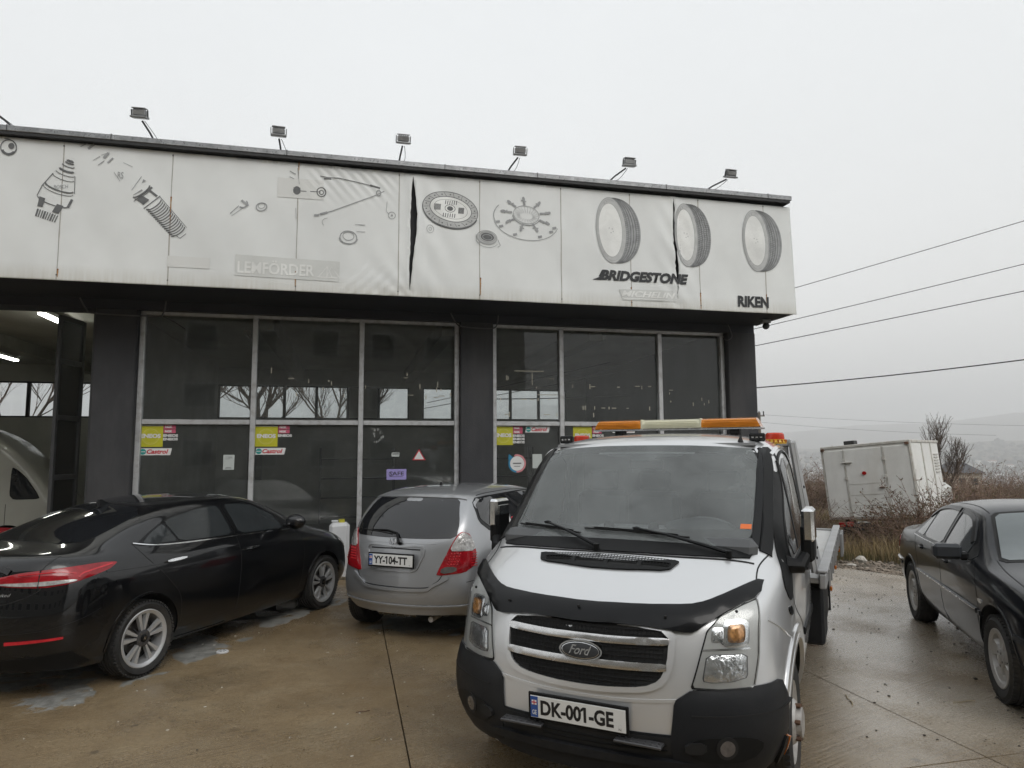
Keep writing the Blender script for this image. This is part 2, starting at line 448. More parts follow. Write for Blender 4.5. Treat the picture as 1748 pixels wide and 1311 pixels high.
def patch(name, pts, d, skin, mat, parent, off=.004, thick=.008, grid=.05, rnd=1, bulge=0., holes=(), label=None, rr=.25, sm_ang=40):
    d = Vector(d).normalized(); u, v = basis(d)
    pts3 = [Vector(p) for p in pts]
    c0 = sum(pts3, Vector()) / len(pts3)
    pl = [Vector(((p - c0).dot(u), (p - c0).dot(v))) for p in pts3]
    if rnd: pl = [Vector((p[0], p[1])) for p in chaikin([(p.x, p.y, 0) for p in pl], rnd, rr)]
    hl = []
    for h in holes:
        hh = [Vector(((Vector(p) - c0).dot(u), (Vector(p) - c0).dot(v))) for p in h]
        if rnd: hh = [Vector((p[0], p[1])) for p in chaikin([(p.x, p.y, 0) for p in hh], rnd, rr)]
        hl.append(hh)
    V2, T = flat_tri(pl, grid, hl)
    arrb = np.array([(p.x, p.y) for p in resample(pl, grid)])
    V = []; NR = []
    for p in V2:
        q = c0 + u * p.x + v * p.y
        loc, nrm = skin.hit(q, d)
        o_ = off
        if bulge:
            dd = math.sqrt(((arrb - (p.x, p.y)) ** 2).sum(1).min()); o_ += bulge * (1 - math.exp(-dd / (abs(bulge) * 2.5)))
        V.append(loc + nrm * o_); NR.append(nrm)
    bc = {}
    for t in T:
        for i in range(3):
            a, b = t[i], t[(i + 1) % 3]; k = (min(a, b), max(a, b)); bc.setdefault(k, []).append((a, b))
    F = list(T); n0 = len(V); m_in = {}
    for k, l in bc.items():
        if len(l) == 1:
            a, b = l[0]
            for x in (a, b):
                if x not in m_in: m_in[x] = len(V); V.append(V[x] - NR[x] * (thick + off))
            F.append((b, a, m_in[a], m_in[b]))
    me = rawmesh(name, V, F)
    bm = bmesh.new(); bm.from_mesh(me)
    # keep the outside facing out
    bm.faces.ensure_lookup_table(); s = 0
    for i in range(len(T)): s += bm.faces[i].normal.dot(NR[T[i][0]])
    if s < 0: bmesh.ops.reverse_faces(bm, faces=bm.faces)
    bm.to_mesh(me); bm.free()
    o = link_mesh(name, me, mat, parent, True, sm_ang)
    if label: o['label'] = label
    return o
def strip(name, pts, d, skin, mat, parent, w=.006, off=.0015, h=.002, n=6, straight=False, label=None, closed=False):
    """a narrow band that follows the skin along a line"""
    d = Vector(d).normalized()
    pl = [Vector(p) for p in pts]
    if not straight: pl = catmull(pl, n, closed)
    pl = resample(pl, .05, closed)
    P = []; NN = []
    for p in pl:
        loc, nrm = skin.hit(p, d); P.append(loc); NN.append(nrm)
    V = []; F = []; m = len(P)
    for i in range(m):
        a, b = (P[(i - 1) % m], P[(i + 1) % m]) if closed else (P[max(i - 1, 0)], P[min(i + 1, m - 1)])
        t = (b - a).normalized(); s = t.cross(NN[i]).normalized()
        ww = w[0] + (w[1] - w[0]) * i / (m - 1) if isinstance(w, tuple) else w
        base = P[i] + NN[i] * off
        V += [base - s * ww / 2 - NN[i] * (h + off), base - s * ww / 2 * .8 + NN[i] * h * 0, base + s * ww / 2 * .8, base + s * ww / 2 - NN[i] * (h + off)]
    for i in range(m if closed else m - 1):
        j = (i + 1) % m
        for k in range(3): F.append((i * 4 + k, j * 4 + k, j * 4 + k + 1, i * 4 + k + 1))
    if not closed: F.append((0, 1, 2, 3)); F.append(tuple((m - 1) * 4 + k for k in (3, 2, 1, 0)))
    me = rawmesh(name, V, F); bm = bmesh.new(); bm.from_mesh(me); bmesh.ops.recalc_face_normals(bm, faces=bm.faces); bm.to_mesh(me); bm.free()
    o = link_mesh(name, me, mat, parent, True, 50)
    if label: o['label'] = label
    return o
def mir(pts): return [(p[0], -p[1], p[2]) for p in pts]

# ------------------------------------------------------------------ lettering
def text_mesh(body, bold=0., shear=0., ext=.0, res=3):
    cu = bpy.data.curves.new('t', 'FONT'); cu.body = body; cu.size = 1; cu.offset = bold; cu.shear = shear; cu.extrude = ext; cu.resolution_u = res
    cu.align_x = 'LEFT'
    o = bpy.data.objects.new('t', cu); col.objects.link(o)
    dg = bpy.context.evaluated_depsgraph_get(); dg.update()
    me = bpy.data.meshes.new_from_object(o.evaluated_get(dg), depsgraph=dg); bpy.data.objects.remove(o)
    return me
def text_on(name, body, M, w, h, mat, parent, bold=0., shear=0., ext=.0, skin=None, d=None, off=.003):
    """lettering fitted to a w x h box; M maps local (x right, y up, z out) with origin at the lower left"""
    me = text_mesh(body, bold, shear, ext)
    co = np.array([v.co[:] for v in me.vertices]); mn, mx = co.min(0), co.max(0)
    for v in me.vertices:
        x = (v.co.x - mn[0]) / (mx[0] - mn[0]) * w; y = (v.co.y - mn[1]) / (mx[1] - mn[1]) * h
        v.co = M @ Vector((x, y, v.co.z))
        if skin is not None:
            loc, nrm = skin.hit(v.co, d); v.co = loc + nrm * off
    me.materials.clear()
    return link_mesh(name, me, mat, parent)
def frame(o, xdir, ydir):
    x = Vector(xdir).normalized(); y = Vector(ydir).normalized(); z = x.cross(y)
    M = Matrix((x, y, z)).transposed().to_4x4(); M.translation = Vector(o); return M
# ------------------------------------------------------------------ facade frame
FA = R(13.3)
FX, FY = math.cos(FA), math.sin(FA)
def fw(u, v, z=0.): return Vector((u * FX - v * FY, 11.3 + u * FY + v * FX, z))      # along the facade, into the building, up
def uv_of(x, y): return (x * FX + (y - 11.3) * FY, -x * FY + (y - 11.3) * FX)

# ------------------------------------------------------------------ terrain
def sstep(a, b, x):
    t = min(1, max(0, (x - a) / (b - a))); return t * t * (3 - 2 * t)
def wav(x, y, s, k): return math.sin(x / s + k) * math.cos(y / (s * 1.3) - k * 1.7) + .5 * math.sin(x / (s * .47) - k * 2.1 + y / (s * .9))
def terr(x, y):
    r = math.hypot(x, y)
    z = -.07
    z -= .5 * sstep(13.5, 19, r) + 7 * sstep(24, 120, r) + 52 * sstep(60, 1100, r)
    z += .25 * sstep(17, 27, r) * sstep(8, 14, x - .15 * y) * (1 - sstep(60, 110, r))
    if r > 14: z += .12 * wav(x, y, 3.1, 1) * sstep(14, 22, r) * (1 - sstep(26, 34, r))
    if r > 60: z += 2.5 * wav(x, y, 60, 2) * sstep(60, 300, r)
    a = math.atan2(x, y)
    z += sstep(1900, 3300, r) * (78 + 14 * math.sin(a * 9 + 1) + 9 * math.sin(a * 23)) + 6 * sstep(1500, 2500, r) * wav(x, y, 240, 3)
    m = 205 + 90 * math.sin(a * 5.2 + 1.9) + 45 * math.sin(a * 13 + .5) + 18 * math.sin(a * 31) + 40 * math.sin(a * 2.2)
    z += sstep(4000, 5600, r) * m
    return z
def make_ground():
    rs = [0.01] + list(np.geomspace(3, 30, 44)) + list(np.geomspace(32, 7000, 84)); na = 260
    V = []; F = []
    for r in rs:
        for k in range(na):
            th = 2 * math.pi * k / na; x, y = r * math.sin(th), r * math.cos(th); V.append((x, y, terr(x, y)))
    for i in range(len(rs) - 1):
        for k in range(na):
            k2 = (k + 1) % na; F.append((i * na + k, i * na + k2, (i + 1) * na + k2, (i + 1) * na + k))
    me = rawmesh('ground', V, F); bm = bmesh.new(); bm.from_mesh(me); bmesh.ops.recalc_face_normals(bm, faces=bm.faces)
    if sum(f.normal.z for f in bm.faces) < 0: bmesh.ops.reverse_faces(bm, faces=bm.faces)
    bm.to_mesh(me); bm.free()
    m = bpy.data.materials.new('soil_and_scrub'); m.use_nodes = True; nt = m.node_tree; b = nt.nodes['Principled BSDF']; b.inputs['Roughness'].default_value = .85
    tc = N(nt, 'ShaderNodeTexCoord')
    n1 = N(nt, 'ShaderNodeTexNoise', Scale=.9, Detail=9.0, Roughness=.7); n2 = N(nt, 'ShaderNodeTexNoise', Scale=.012, Detail=8.0, Roughness=.65)
    link(nt, tc.outputs['Object'], n1.inputs['Vector']); link(nt, tc.outputs['Object'], n2.inputs['Vector'])
    c1 = N(nt, 'ShaderNodeValToRGB'); q = c1.color_ramp.elements; q[0].position = .3; q[0].color = (.05, .035, .022, 1); q[1].position = .7; q[1].color = (.13, .105, .06, 1)
    c2 = N(nt, 'ShaderNodeValToRGB'); q = c2.color_ramp.elements; q[0].position = .38; q[0].color = (.035, .035, .025, 1); q[1].position = .66; q[1].color = (.15, .135, .10, 1)
    link(nt, n1.outputs[0], c1.inputs[0]); link(nt, n2.outputs[0], c2.inputs[0])
    mx = N(nt, 'ShaderNodeMix', data_type='RGBA'); mx.inputs[0].default_value = .5; link(nt, c1.outputs[0], mx.inputs[6]); link(nt, c2.outputs[0], mx.inputs[7]); link(nt, mx.outputs[2], b.inputs['Base Color'])
    bp = N(nt, 'ShaderNodeBump'); bp.inputs['Distance'].default_value = .08; bp.inputs['Strength'].default_value = .8
    n3 = N(nt, 'ShaderNodeTexNoise', Scale=7.0, Detail=8.0); link(nt, tc.outputs['Object'], n3.inputs['Vector']); link(nt, n3.outputs[0], bp.inputs['Height']); link(nt, bp.outputs[0], b.inputs['Normal'])
    o = link_mesh('ground', me, m, None, True); tag(o, 'muddy scrubland falling away into a hazy valley with low hills', kind='structure')
make_ground()

# ------------------------------------------------------------------ the yard, wet brown concrete in slabs
def yard_material():
    m = bpy.data.materials.new('wet_concrete'); m.use_nodes = True; nt = m.node_tree; nt.nodes.clear()
    o = N(nt, 'ShaderNodeOutputMaterial'); b = N(nt, 'ShaderNodeBsdfPrincipled'); link(nt, b.outputs[0], o.inputs['Surface'])
    tc = N(nt, 'ShaderNodeTexCoord'); obj = tc.outputs['Object']
    def noise(s, d=6., r=.6, vec=obj, dist=0.):
        n = N(nt, 'ShaderNodeTexNoise', Scale=s, Detail=d, Roughness=r, Distortion=dist); link(nt, vec, n.inputs['Vector']); return n.outputs[0]
    def ramp(x, a, b_, lo=0., hi=1.):
        r = N(nt, 'ShaderNodeMapRange'); r.inputs['From Min'].default_value = a; r.inputs['From Max'].default_value = b_; r.inputs['To Min'].default_value = lo; r.inputs['To Max'].default_value = hi
        r.interpolation_type = 'SMOOTHSTEP'; link(nt, x, r.inputs['Value']); return r.outputs[0]
    def mix(f, a, b_):
        mm = N(nt, 'ShaderNodeMix', data_type='RGBA')
        for i, x in ((0, f), (6, a), (7, b_)):
            if hasattr(x, 'is_linked'): link(nt, x, mm.inputs[i])
            else: mm.inputs[i].default_value = x if not isinstance(x, tuple) else (*x, 1)
        return mm.outputs[2]
    def math_(op, a, b_=0.):
        mm = N(nt, 'ShaderNodeMath', operation=op)
        for i, x in ((0, a), (1, b_)):
            if hasattr(x, 'is_linked'): link(nt, x, mm.inputs[i])
            else: mm.inputs[i].default_value = x
        return mm.outputs[0]
    base = mix(ramp(noise(.55, 8, .65), .36, .66), (.165, .112, .056), (.27, .198, .112))
    base = mix(ramp(noise(2.7, 8, .7), .45, .75, 0, .55), base, (.31, .245, .155))
    base = mix(ramp(noise(38., 5, .75), .42, .72, 0, .55), base, (.085, .06, .034))
    base = mix(ramp(noise(17., 6, .75), .56, .66, 0, .5), base, (.10, .072, .042)); base = mix(ramp(noise(60., 3, .6), .60, .66, 0, .55), base, (.38, .31, .21))
    base = mix(ramp(noise(140., 3, .8), .52, .72, 0, .6), base, (.40, .33, .23))
    # dark oil and tyre stains with shapes of their own
    st = ramp(noise(1.15, 5, .6, dist=.6), .62, .70); base = mix(math_('MULTIPLY', st, .55), base, (.035, .030, .024))
    vo = N(nt, 'ShaderNodeTexVoronoi', Scale=4.2); link(nt, obj, vo.inputs['Vector'])
    sp = math_('MULTIPLY', ramp(vo.outputs['Distance'], .07, .16, 1, 0), ramp(noise(.7, 3), .5, .6)); base = mix(math_('MULTIPLY', sp, .55), base, (.03, .026, .02))
    # paler, dry concrete sheltered by the parked cars, with a ragged outline
    wob = noise(1.6, 7, .7)
    dry = None
    sx = N(nt, 'ShaderNodeSeparateXYZ'); link(nt, obj, sx.inputs[0])
    for (X, Y, a, hl, hw, lx, ly) in ((-3.567, 7.653, 71.92, 1.95, .62, 0, -.30), (-.503, 8.861, 66.41, 1.45, .5, 0, 0)):
        ca, sa = math.cos(R(a)), math.sin(R(a))
        dx = math_('SUBTRACT', sx.outputs[0], X); dy = math_('SUBTRACT', sx.outputs[1], Y)
        px = math_('ADD', math_('MULTIPLY', dx, ca), math_('MULTIPLY', dy, sa)); py = math_('ADD', math_('MULTIPLY', dx, -sa), math_('MULTIPLY', dy, ca))
        ax = math_('DIVIDE', math_('ABSOLUTE', math_('SUBTRACT', px, lx)), hl); ay = math_('DIVIDE', math_('ABSOLUTE', math_('SUBTRACT', py, ly)), hw)
        q = math_('MAXIMUM', ax, ay); q = math_('ADD', q, math_('MULTIPLY', math_('SUBTRACT', wob, .5), 1.1))
        q = ramp(q, .985, 1.03, 1, 0); dry = q if dry is None else math_('MAXIMUM', dry, q)
    # the wet film creeps into the dry patch
    lane_sheen = ramp(math_('ADD', sx.outputs[0], math_('MULTIPLY', noise(.5, 4), 1.6)), 2.4, 3.8); base = mix(math_('MULTIPLY', lane_sheen, math_('MULTIPLY', ramp(noise(.9, 6, .65), .32, .6), .75)), base, (.42, .365, .29))  # sky sheen of the right lane is put into the base colour
    crk = ramp(noise(1.2, 4, .5, dist=1.2), .44, .47, 0, 1); dry = math_('MULTIPLY', dry, crk)
    drycol = mix(ramp(noise(9., 6), .35, .65), (.19, .187, .172), (.30, .297, .275))
    base = mix(dry, base, drycol)
    link(nt, base, b.inputs['Base Color'])
    # broom lines run along u, slightly askew
    mp = N(nt, 'ShaderNodeMapping'); mp.inputs['Rotation'].default_value = (0, 0, R(-32)); link(nt, obj, mp.inputs[0])
    mp2 = N(nt, 'ShaderNodeMapping'); mp2.inputs['Scale'].default_value = (.9, 26, 1); link(nt, mp.outputs[0], mp2.inputs[0])
    broom = noise(1.6, 4, .6, mp2.outputs[0], .4)
    wet = ramp(noise(.8, 6, .6), .34, .62)
    lane = ramp(math_('ADD', sx.outputs[0], math_('MULTIPLY', noise(.5, 4), 1.6)), 2.2, 3.6); wet = math_('MAXIMUM', wet, math_('MULTIPLY', lane, .8))
    film = math_('MULTIPLY', wet, math_('SUBTRACT', 1.0, dry))
    rough = math_('SUBTRACT', .66, math_('MULTIPLY', film, .50)); rough = math_('ADD', rough, math_('MULTIPLY', math_('SUBTRACT', noise(42., 4), .5), .6))
    link(nt, rough, b.inputs['Roughness'])
    link(nt, math_('ADD', .25, math_('MULTIPLY', film, .45)), b.inputs['Specular IOR Level'])
    h = math_('ADD', math_('MULTIPLY', broom, 1.0), math_('MULTIPLY', noise(90., 5, .7), .5))
    h = math_('ADD', h, math_('MULTIPLY', noise(12., 4), .5))
    bp = N(nt, 'ShaderNodeBump'); bp.inputs['Distance'].default_value = .011; bp.inputs['Strength'].default_value = .9; link(nt, h, bp.inputs['Height']); link(nt, bp.outputs[0], b.inputs['Normal'])
    # a thin continuous water film in the hollows
    link(nt, math_('MULTIPLY', math_('MAXIMUM', ramp(noise(.62, 5, .55), .54, .66), math_('MULTIPLY', lane, ramp(noise(1.1, 5, .6), .30, .55))), math_('SUBTRACT', 1.0, dry)), b.inputs['Coat Weight'])
    b.inputs['Coat Roughness'].default_value = .16; b.inputs['Coat IOR'].default_value = 1.4
    bp2 = N(nt, 'ShaderNodeBump'); bp2.inputs['Distance'].default_value = .004; bp2.inputs['Strength'].default_value = .6; link(nt, h, bp2.inputs['Height']); link(nt, bp2.outputs[0], b.inputs['Coat Normal'])
    return m
yard = empty('concrete_yard', (0, 0, 0)); tag(yard, 'wet brown concrete yard in front of the garage', kind='structure')
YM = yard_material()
def edge_v(u):
    if u < 4.5: return -.012
    if u < 5.13: return -.012 - 1.0 * (u - 4.5) / .63
    return -1.03 - 2.4 * (u - 5.13)
jo = [-16.08, -12.61, -9.14, -5.67, -2.2, 1.27, 4.74, 8.21, 11.68]
for i in range(len(jo) - 1):
    for (v0, v1) in ((-18, -12.8), (-12.8, -7.32), (-7.32, 0)):
        u0, u1 = jo[i] + .005, jo[i + 1] - .005
        top = []
        n = 26
        for k in range(n + 1):
            u = u0 + (u1 - u0) * k / n; vv = v1 - .006
            lim = edge_v(u) + (.10 * math.sin(u * 7.1) + .06 * math.sin(u * 17) if u > 4.6 else 0)
            top.append((u, min(vv, lim)))
        top = [(u, v) for u, v in top if v > v0 + .05]
        if len(top) < 2: continue
        a = v0 + .006; poly = [(top[0][0], a), (top[-1][0], a)] + top[::-1]
        if v1 != 0 and u1 < 5: poly = [(u0, a), (u1, a), (u1, v1 - .006), (u0, v1 - .006)]
        P = [fw(u, v) for u, v in poly]; k = len(P)
        V = [(p.x, p.y, 0) for p in P] + [(p.x, p.y, -.12) for p in P]
        F = [tuple(range(k))] + [(j, k + j, k + (j + 1) % k, (j + 1) % k) for j in range(k)]
        me = rawmesh('concrete_slab', V, F); bm = bmesh.new(); bm.from_mesh(me); bmesh.ops.recalc_face_normals(bm, faces=bm.faces)
        bm.faces.ensure_lookup_table()
        if bm.faces[0].normal.z < 0: bmesh.ops.reverse_faces(bm, faces=bm.faces)
        bm.to_mesh(me); bm.free()
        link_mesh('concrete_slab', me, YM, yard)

# ------------------------------------------------------------------ haze
me = MB().box((0, 0, 160), (13600, 13600, 560)).mesh('haze')
hz = bpy.data.materials.new('damp_air'); hz.use_nodes = True; nt = hz.node_tree; nt.nodes.clear()
o_ = N(nt, 'ShaderNodeOutputMaterial'); pv = N(nt, 'ShaderNodeVolumePrincipled', Density=.00045, Anisotropy=.1); pv.inputs['Color'].default_value = (.975, .985, .995, 1)
link(nt, pv.outputs[0], o_.inputs['Volume'])
tag(link_mesh('haze', me, hz), 'pale damp winter air over the valley', kind='stuff')

# ------------------------------------------------------------------ valley: houses and tree masses
HM = [pm('house_wall_%d' % i, c, .8, var=.1) for i, c in enumerate([(.62, .60, .55), (.5, .44, .36), (.72, .72, .70)])]
RM = [pm('house_roof_%d' % i, c, .6, var=.2) for i, c in enumerate([(.16, .10, .08), (.33, .33, .34), (.22, .09, .06), (.55, .56, .58)])]
def house_mesh(k):
    w, d, h = random.uniform(9, 16), random.uniform(8, 12), random.uniform(3, 6.5); rh = random.uniform(1.5, 3)
    b = MB(); b.box((0, 0, h / 2 - 1), (w, d, h + 2)); b.cur = 1
    e = .6; v = [(-w / 2 - e, -d / 2 - e, h), (w / 2 + e, -d / 2 - e, h), (w / 2 + e, d / 2 + e, h), (-w / 2 - e, d / 2 + e, h), (-w / 2 + (2 if k % 2 else -e), 0, h + rh), (w / 2 - (2 if k % 2 else -e), 0, h + rh)]
    b.addm(v, [(0, 1, 5, 4), (2, 3, 4, 5), (1, 2, 5), (3, 0, 4), (3, 2, 1, 0)])
    b.cur = 2
    for x in np.linspace(-w / 2 + 1.6, w / 2 - 1.6, 4): b.box((x, -d / 2 - .03, h * .55), (1.1, .1, 1.3))
    me = b.mesh('distant_house')
    for m in (HM[k % 3], RM[k % 4], MATS['far_window']): me.materials.append(m)
    return me
pm('far_window', (.03, .035, .04), .15)
hmeshes = [house_mesh(k) for k in range(8)]
nh = 0
while nh < 210:
    a = R(random.uniform(17, 42)) if random.random() < .9 else R(random.uniform(-2, 17)); r = 480 + 1900 * random.random() ** .8
    x, y = r * math.sin(a), r * math.cos(a)
    if wav(x, y, 130, 5) < -.5: continue
    o = bpy.data.objects.new('distant_house', random.choice(hmeshes)); col.objects.link(o)
    o.location = (x, y, terr(x, y)); o.rotation_euler = (0, 0, random.uniform(0, 6.28)); s = random.uniform(.8, 1.5); o.scale = (s, s, s)
    tag(o, 'small pale house in the hazy valley town beyond the scrub', 'house', 'houses in the hazy valley'); nh += 1
pm('far_trees', (.045, .042, .032), .9, var=.5, vs=.05)
def clumps(name, spots, mat, label):
    base = []
    for k in range(5):
        bm = bmesh.new(); bmesh.ops.create_icosphere(bm, subdivisions=1, radius=1)
        V0 = np.array([p.co[:] for p in bm.verts]) * rng.uniform(.6, 1.25, (len(bm.verts), 1)); F0 = np.array([[x.index for x in f.verts] for f in bm.faces]); bm.free(); base.append((V0, F0))
    VV = []; FF = []; n = 0
    for (x, y, z, sx, sz) in spots:
        V0, F0 = base[random.randrange(5)]; th = random.uniform(0, 6.28); c, s = math.cos(th), math.sin(th)
        P = V0.copy(); P = np.stack([(P[:, 0] * c - P[:, 1] * s) * sx + x, (P[:, 0] * s + P[:, 1] * c) * sx + y, P[:, 2] * sz + z], 1)
        VV.append(P); FF.append(F0 + n); n += len(P)
    me = bpy.data.meshes.new(name); me.from_pydata(np.concatenate(VV).tolist(), [], np.concatenate(FF).tolist()); me.update()
    return tag(link_mesh(name, me, mat), label, kind='stuff')
spots = []
for _ in range(6500):
    a = R(random.uniform(12, 46)) if random.random() < .8 else R(random.uniform(-30, 12)); r = 230 + 2760 * random.random() ** 1.3
    x, y = r * math.sin(a), r * math.cos(a); s = random.uniform(1.5, 3.2) * (1 + r / 1100)
    spots.append((x, y, terr(x, y) + s * .4, s, s * random.uniform(.7, 1.3)))
clumps('distant_woods', spots, MATS['far_trees'], 'dark leafless woods and hedges across the hazy valley')

# ------------------------------------------------------------------ bare trees, brambles, dry grass
pm('bark', (.11, .09, .07), .9, var=.3, vs=6, bump=.5, bs=30)
pm('twig_bark', (.10, .075, .058), .9, var=.3, vs=8)
pm('bramble_leaf', (.17, .10, .06), .8, var=.6, vs=2)
pm('bramble_leaf_green', (.13, .125, .055), .8, var=.5, vs=2)
pm('bramble_stem', (.21, .145, .11), .8, var=.4, vs=3)
pm('dry_grass', (.24, .18, .09), .85, var=.45, vs=2)
pm('green_grass', (.085, .10, .035), .85, var=.45, vs=2)
def seg(b, p, q, r0, r1, n=4):
    t = (q - p).normalized(); a = t.cross(Vector((.3, .1, 1))).normalized(); c = t.cross(a); v = []
    for (o, r) in ((p, r0), (q, r1)):
        for k in range(n):
            th = 6.283 * k / n; v.append(o + (a * math.cos(th) + c * math.sin(th)) * r)
    b.addm(v, [(k, (k + 1) % n, n + (k + 1) % n, n + k) for k in range(n)])
def grow(b, tb, p, d, L, r, depth, maxd, spread=.55, up=.12, rs=random, split=3):
    n = 4; q = p
    for i in range(n):
        d = (d + Vector((rs.uniform(-1, 1), rs.uniform(-1, 1), rs.uniform(-.6, 1))) * .16 + Vector((0, 0, up * .3))).normalized()
        q2 = q + d * (L / n); rr = r * (1 - .3 * (i + 1) / n)
        seg(b if depth < 2 else tb, q, q2, r * (1 - .3 * i / n), rr, 6 if depth < 2 else 3); q = q2
        if depth >= 1 and depth < maxd and i in (1, 2):
            dd = (d + Vector((rs.uniform(-1, 1), rs.uniform(-1, 1), rs.uniform(-.3, .9))) * spread * 1.3).normalized()
            grow(b, tb, q, dd, L * .6, rr * .5, depth + 1, maxd, spread, up, rs, split)
    if depth < maxd:
        for k in range(split if depth < maxd - 1 else 2):
            dd = (d + Vector((rs.uniform(-1, 1), rs.uniform(-1, 1), rs.uniform(-.25, .9))) * spread).normalized()
            grow(b, tb, q, dd, L * rs.uniform(.62, .85), r * .62, depth + 1, maxd, spread, up, rs, split)
def bare_tree(name, loc, h, r, seed, label, maxd=5, group=None, spread=.6, split=3, lean=(0, 0)):
    rs = random.Random(seed); root = empty(name, loc, 0, label, 'tree', group)
    b = MB(); tb = MB(); grow(b, tb, Vector((0, 0, -.3)), Vector((lean[0], lean[1], 1)).normalized(), h * .32, r, 0, maxd, spread, .12, rs, split)
    link_mesh('trunk', b.mesh('trunk'), MATS['bark'], root, True); me = rawmesh('crown', tb.v, tb.f); link_mesh('crown', me, MATS['twig_bark'], root, False)
    return root
# behind the garage, seen through its rear windows
def ft(u, v): p = fw(u, v); return (p.x, p.y, terr(p.x, p.y))
bare_tree('bare_tree', ft(-7.3, 13.2), 9.5, .13, 3, 'bare wide branching tree behind the left rear windows of the garage', 5)
bare_tree('bare_tree', ft(-5.6, 13.6), 8.0, .17, 5, 'bare tree with a thick forked trunk behind the middle rear windows', 5, spread=.8)
bare_tree('bare_tree', ft(-3.2, 15.2), 7.5, .10, 8, 'thinner bare tree behind the rear windows nearer the pillar', 5)
bare_tree('bare_tree', ft(-13.2, 15.6), 8.5, .10, 12, 'bare tree of drooping twigs seen past the open garage bay', 5, spread=.8)
# right of the box truck
bare_tree('bare_tree', (13.9, 22.6, -.4), 3.2, .06, 21, 'bare dark tree standing behind the abandoned white box truck', 5, spread=.62)
bare_tree('bare_tree', (18.6, 24.0, .2), 2.8, .04, 23, 'small leafless tree at the right edge above the scrub', 4, spread=.75)
def sapling(x, y, h, seed, label):
    rs = random.Random(seed); b = MB(); p = Vector((0, 0, -.2)); d = Vector((rs.uniform(-.04, .04), 0, 1))
    n = 10; z0 = terr(x, y)
    for i in range(n):
        q = p + (d + Vector((rs.uniform(-.05, .05), rs.uniform(-.05, .05), 0))) * (h / n); seg(b, p, q, .018 * (1 - i / n) + .006, .018 * (1 - (i + 1) / n) + .005, 5)
        if i > 2 and rs.random() < .8:
            dd = Vector((rs.uniform(-.7, .7), rs.uniform(-.7, .7), .9)); e = q + dd * rs.uniform(.15, .45); seg(b, q, e, .006, .003, 3)
            if rs.random() < .5: seg(b, e, e + Vector((rs.uniform(-.2, .2), 0, .2)), .004, .002, 3)
        p = q
    o = link_mesh('sapling', rawmesh('sapling', b.v, b.f), MATS['twig_bark']); o.location = (x, y, z0); tag(o, label, 'sapling', 'thin bare saplings in the scrub')
sapling(15.5, 20.0, 4.1, 31, 'tall thin bare sapling rising alone right of the box truck')
sapling(16.0, 20.3, 3.1, 32, 'short bare sapling just right of the tallest one')
sapling(17.2, 21.0, 2.9, 33, 'bent bare sapling near the right edge of the scrub')

def bramble_mesh(seed, R_=1.0, H=1.2, ns=110, leaf=.5, upright=.0):
    rs = random.Random(seed); b = MB()
    for i in range(ns):
        th = rs.uniform(0, 6.283); r0 = R_ * .35 * rs.random() ** .5; p = Vector((math.cos(th) * r0, math.sin(th) * r0, -.15))
        az = th + rs.uniform(-.8, .8); el = rs.uniform(.75, 1.45) + upright * .1; d = Vector((math.cos(az) * math.cos(el), math.sin(az) * math.cos(el), math.sin(el)))
        L = rs.uniform(.8, 1.7) * H; n = 7; droop = rs.uniform(.10, .26) * (1 - upright)
        for k in range(n):
            q = p + d * (L / n); b.cur = 0; seg(b, p, q, .008 * (1 - k / n) + .004, .008 * (1 - (k + 1) / n) + .0035, 3)
            d = (d + Vector((rs.uniform(-.12, .12), rs.uniform(-.12, .12), -droop))).normalized()
            if k > 1:
                for _ in range(2):
                    dd = (d * .4 + Vector((rs.uniform(-1, 1), rs.uniform(-1, 1), rs.uniform(-.4, .9)))).normalized(); e = q + dd * rs.uniform(.08, .26); seg(b, q, e, .0045, .0025, 3)
                    if rs.random() < leaf:
                        for _k in range(6):
                            c = q.lerp(e, rs.random()); s = rs.uniform(.010, .027); a = Vector((rs.uniform(-1, 1), rs.uniform(-1, 1), rs.uniform(-1, 1))).normalized(); a2 = a.cross(Vector((rs.uniform(-1, 1), .3, 1))).normalized()
                            b.cur = 1 if rs.random() < .7 else 2
                            b.addm([c - a * s, c + a2 * s * .6, c + a * s, c - a2 * s * .6], [(0, 1, 2, 3)])
            p = q
    me = rawmesh('bramble_bush', b.v, b.f); me.polygons.foreach_set('material_index', b.mi)
    for m in ('bramble_stem', 'bramble_leaf', 'bramble_leaf_green'): me.materials.append(MATS[m])
    return me
BR = [bramble_mesh(41, 1.1, 1.2, 150, .6), bramble_mesh(42, 1.0, 1.05, 130, .75), bramble_mesh(43, .9, 1.5, 120, .35, .6), bramble_mesh(44, 1.2, 1.0, 150, .9)]
def bush(k, x, y, s, label, group='bramble bushes on the scrub bank', sz=1.):
    o = bpy.data.objects.new('bramble_bush', BR[k]); col.objects.link(o); o.location = (x, y, terr(x, y)); o.rotation_euler = (0, 0, random.uniform(0, 6.28)); o.scale = (s, s, s * sz)
    tag(o, label, 'bush', group)
BUSHES = [(0, 7.7, 14.4, .85, .75, 'arching brown bramble in front of the box truck rear, nearest its tail light'), (1, 8.35, 14.4, .9, .85, 'reddish bramble thicket in front of the box truck door'),
 (0, 9.1, 14.7, 1.0, 1.0, 'tall dense bramble against the right corner of the box truck'), (3, 8.1, 13.4, .6, .7, 'low green and brown bramble at the edge of the rubble strip'),
 (1, 9.9, 14.4, .95, .95, 'bramble bush between the box truck and the black sedan boot'), (3, 7.3, 13.6, .5, .7, 'small low bramble behind the rubble, left of the stones')]
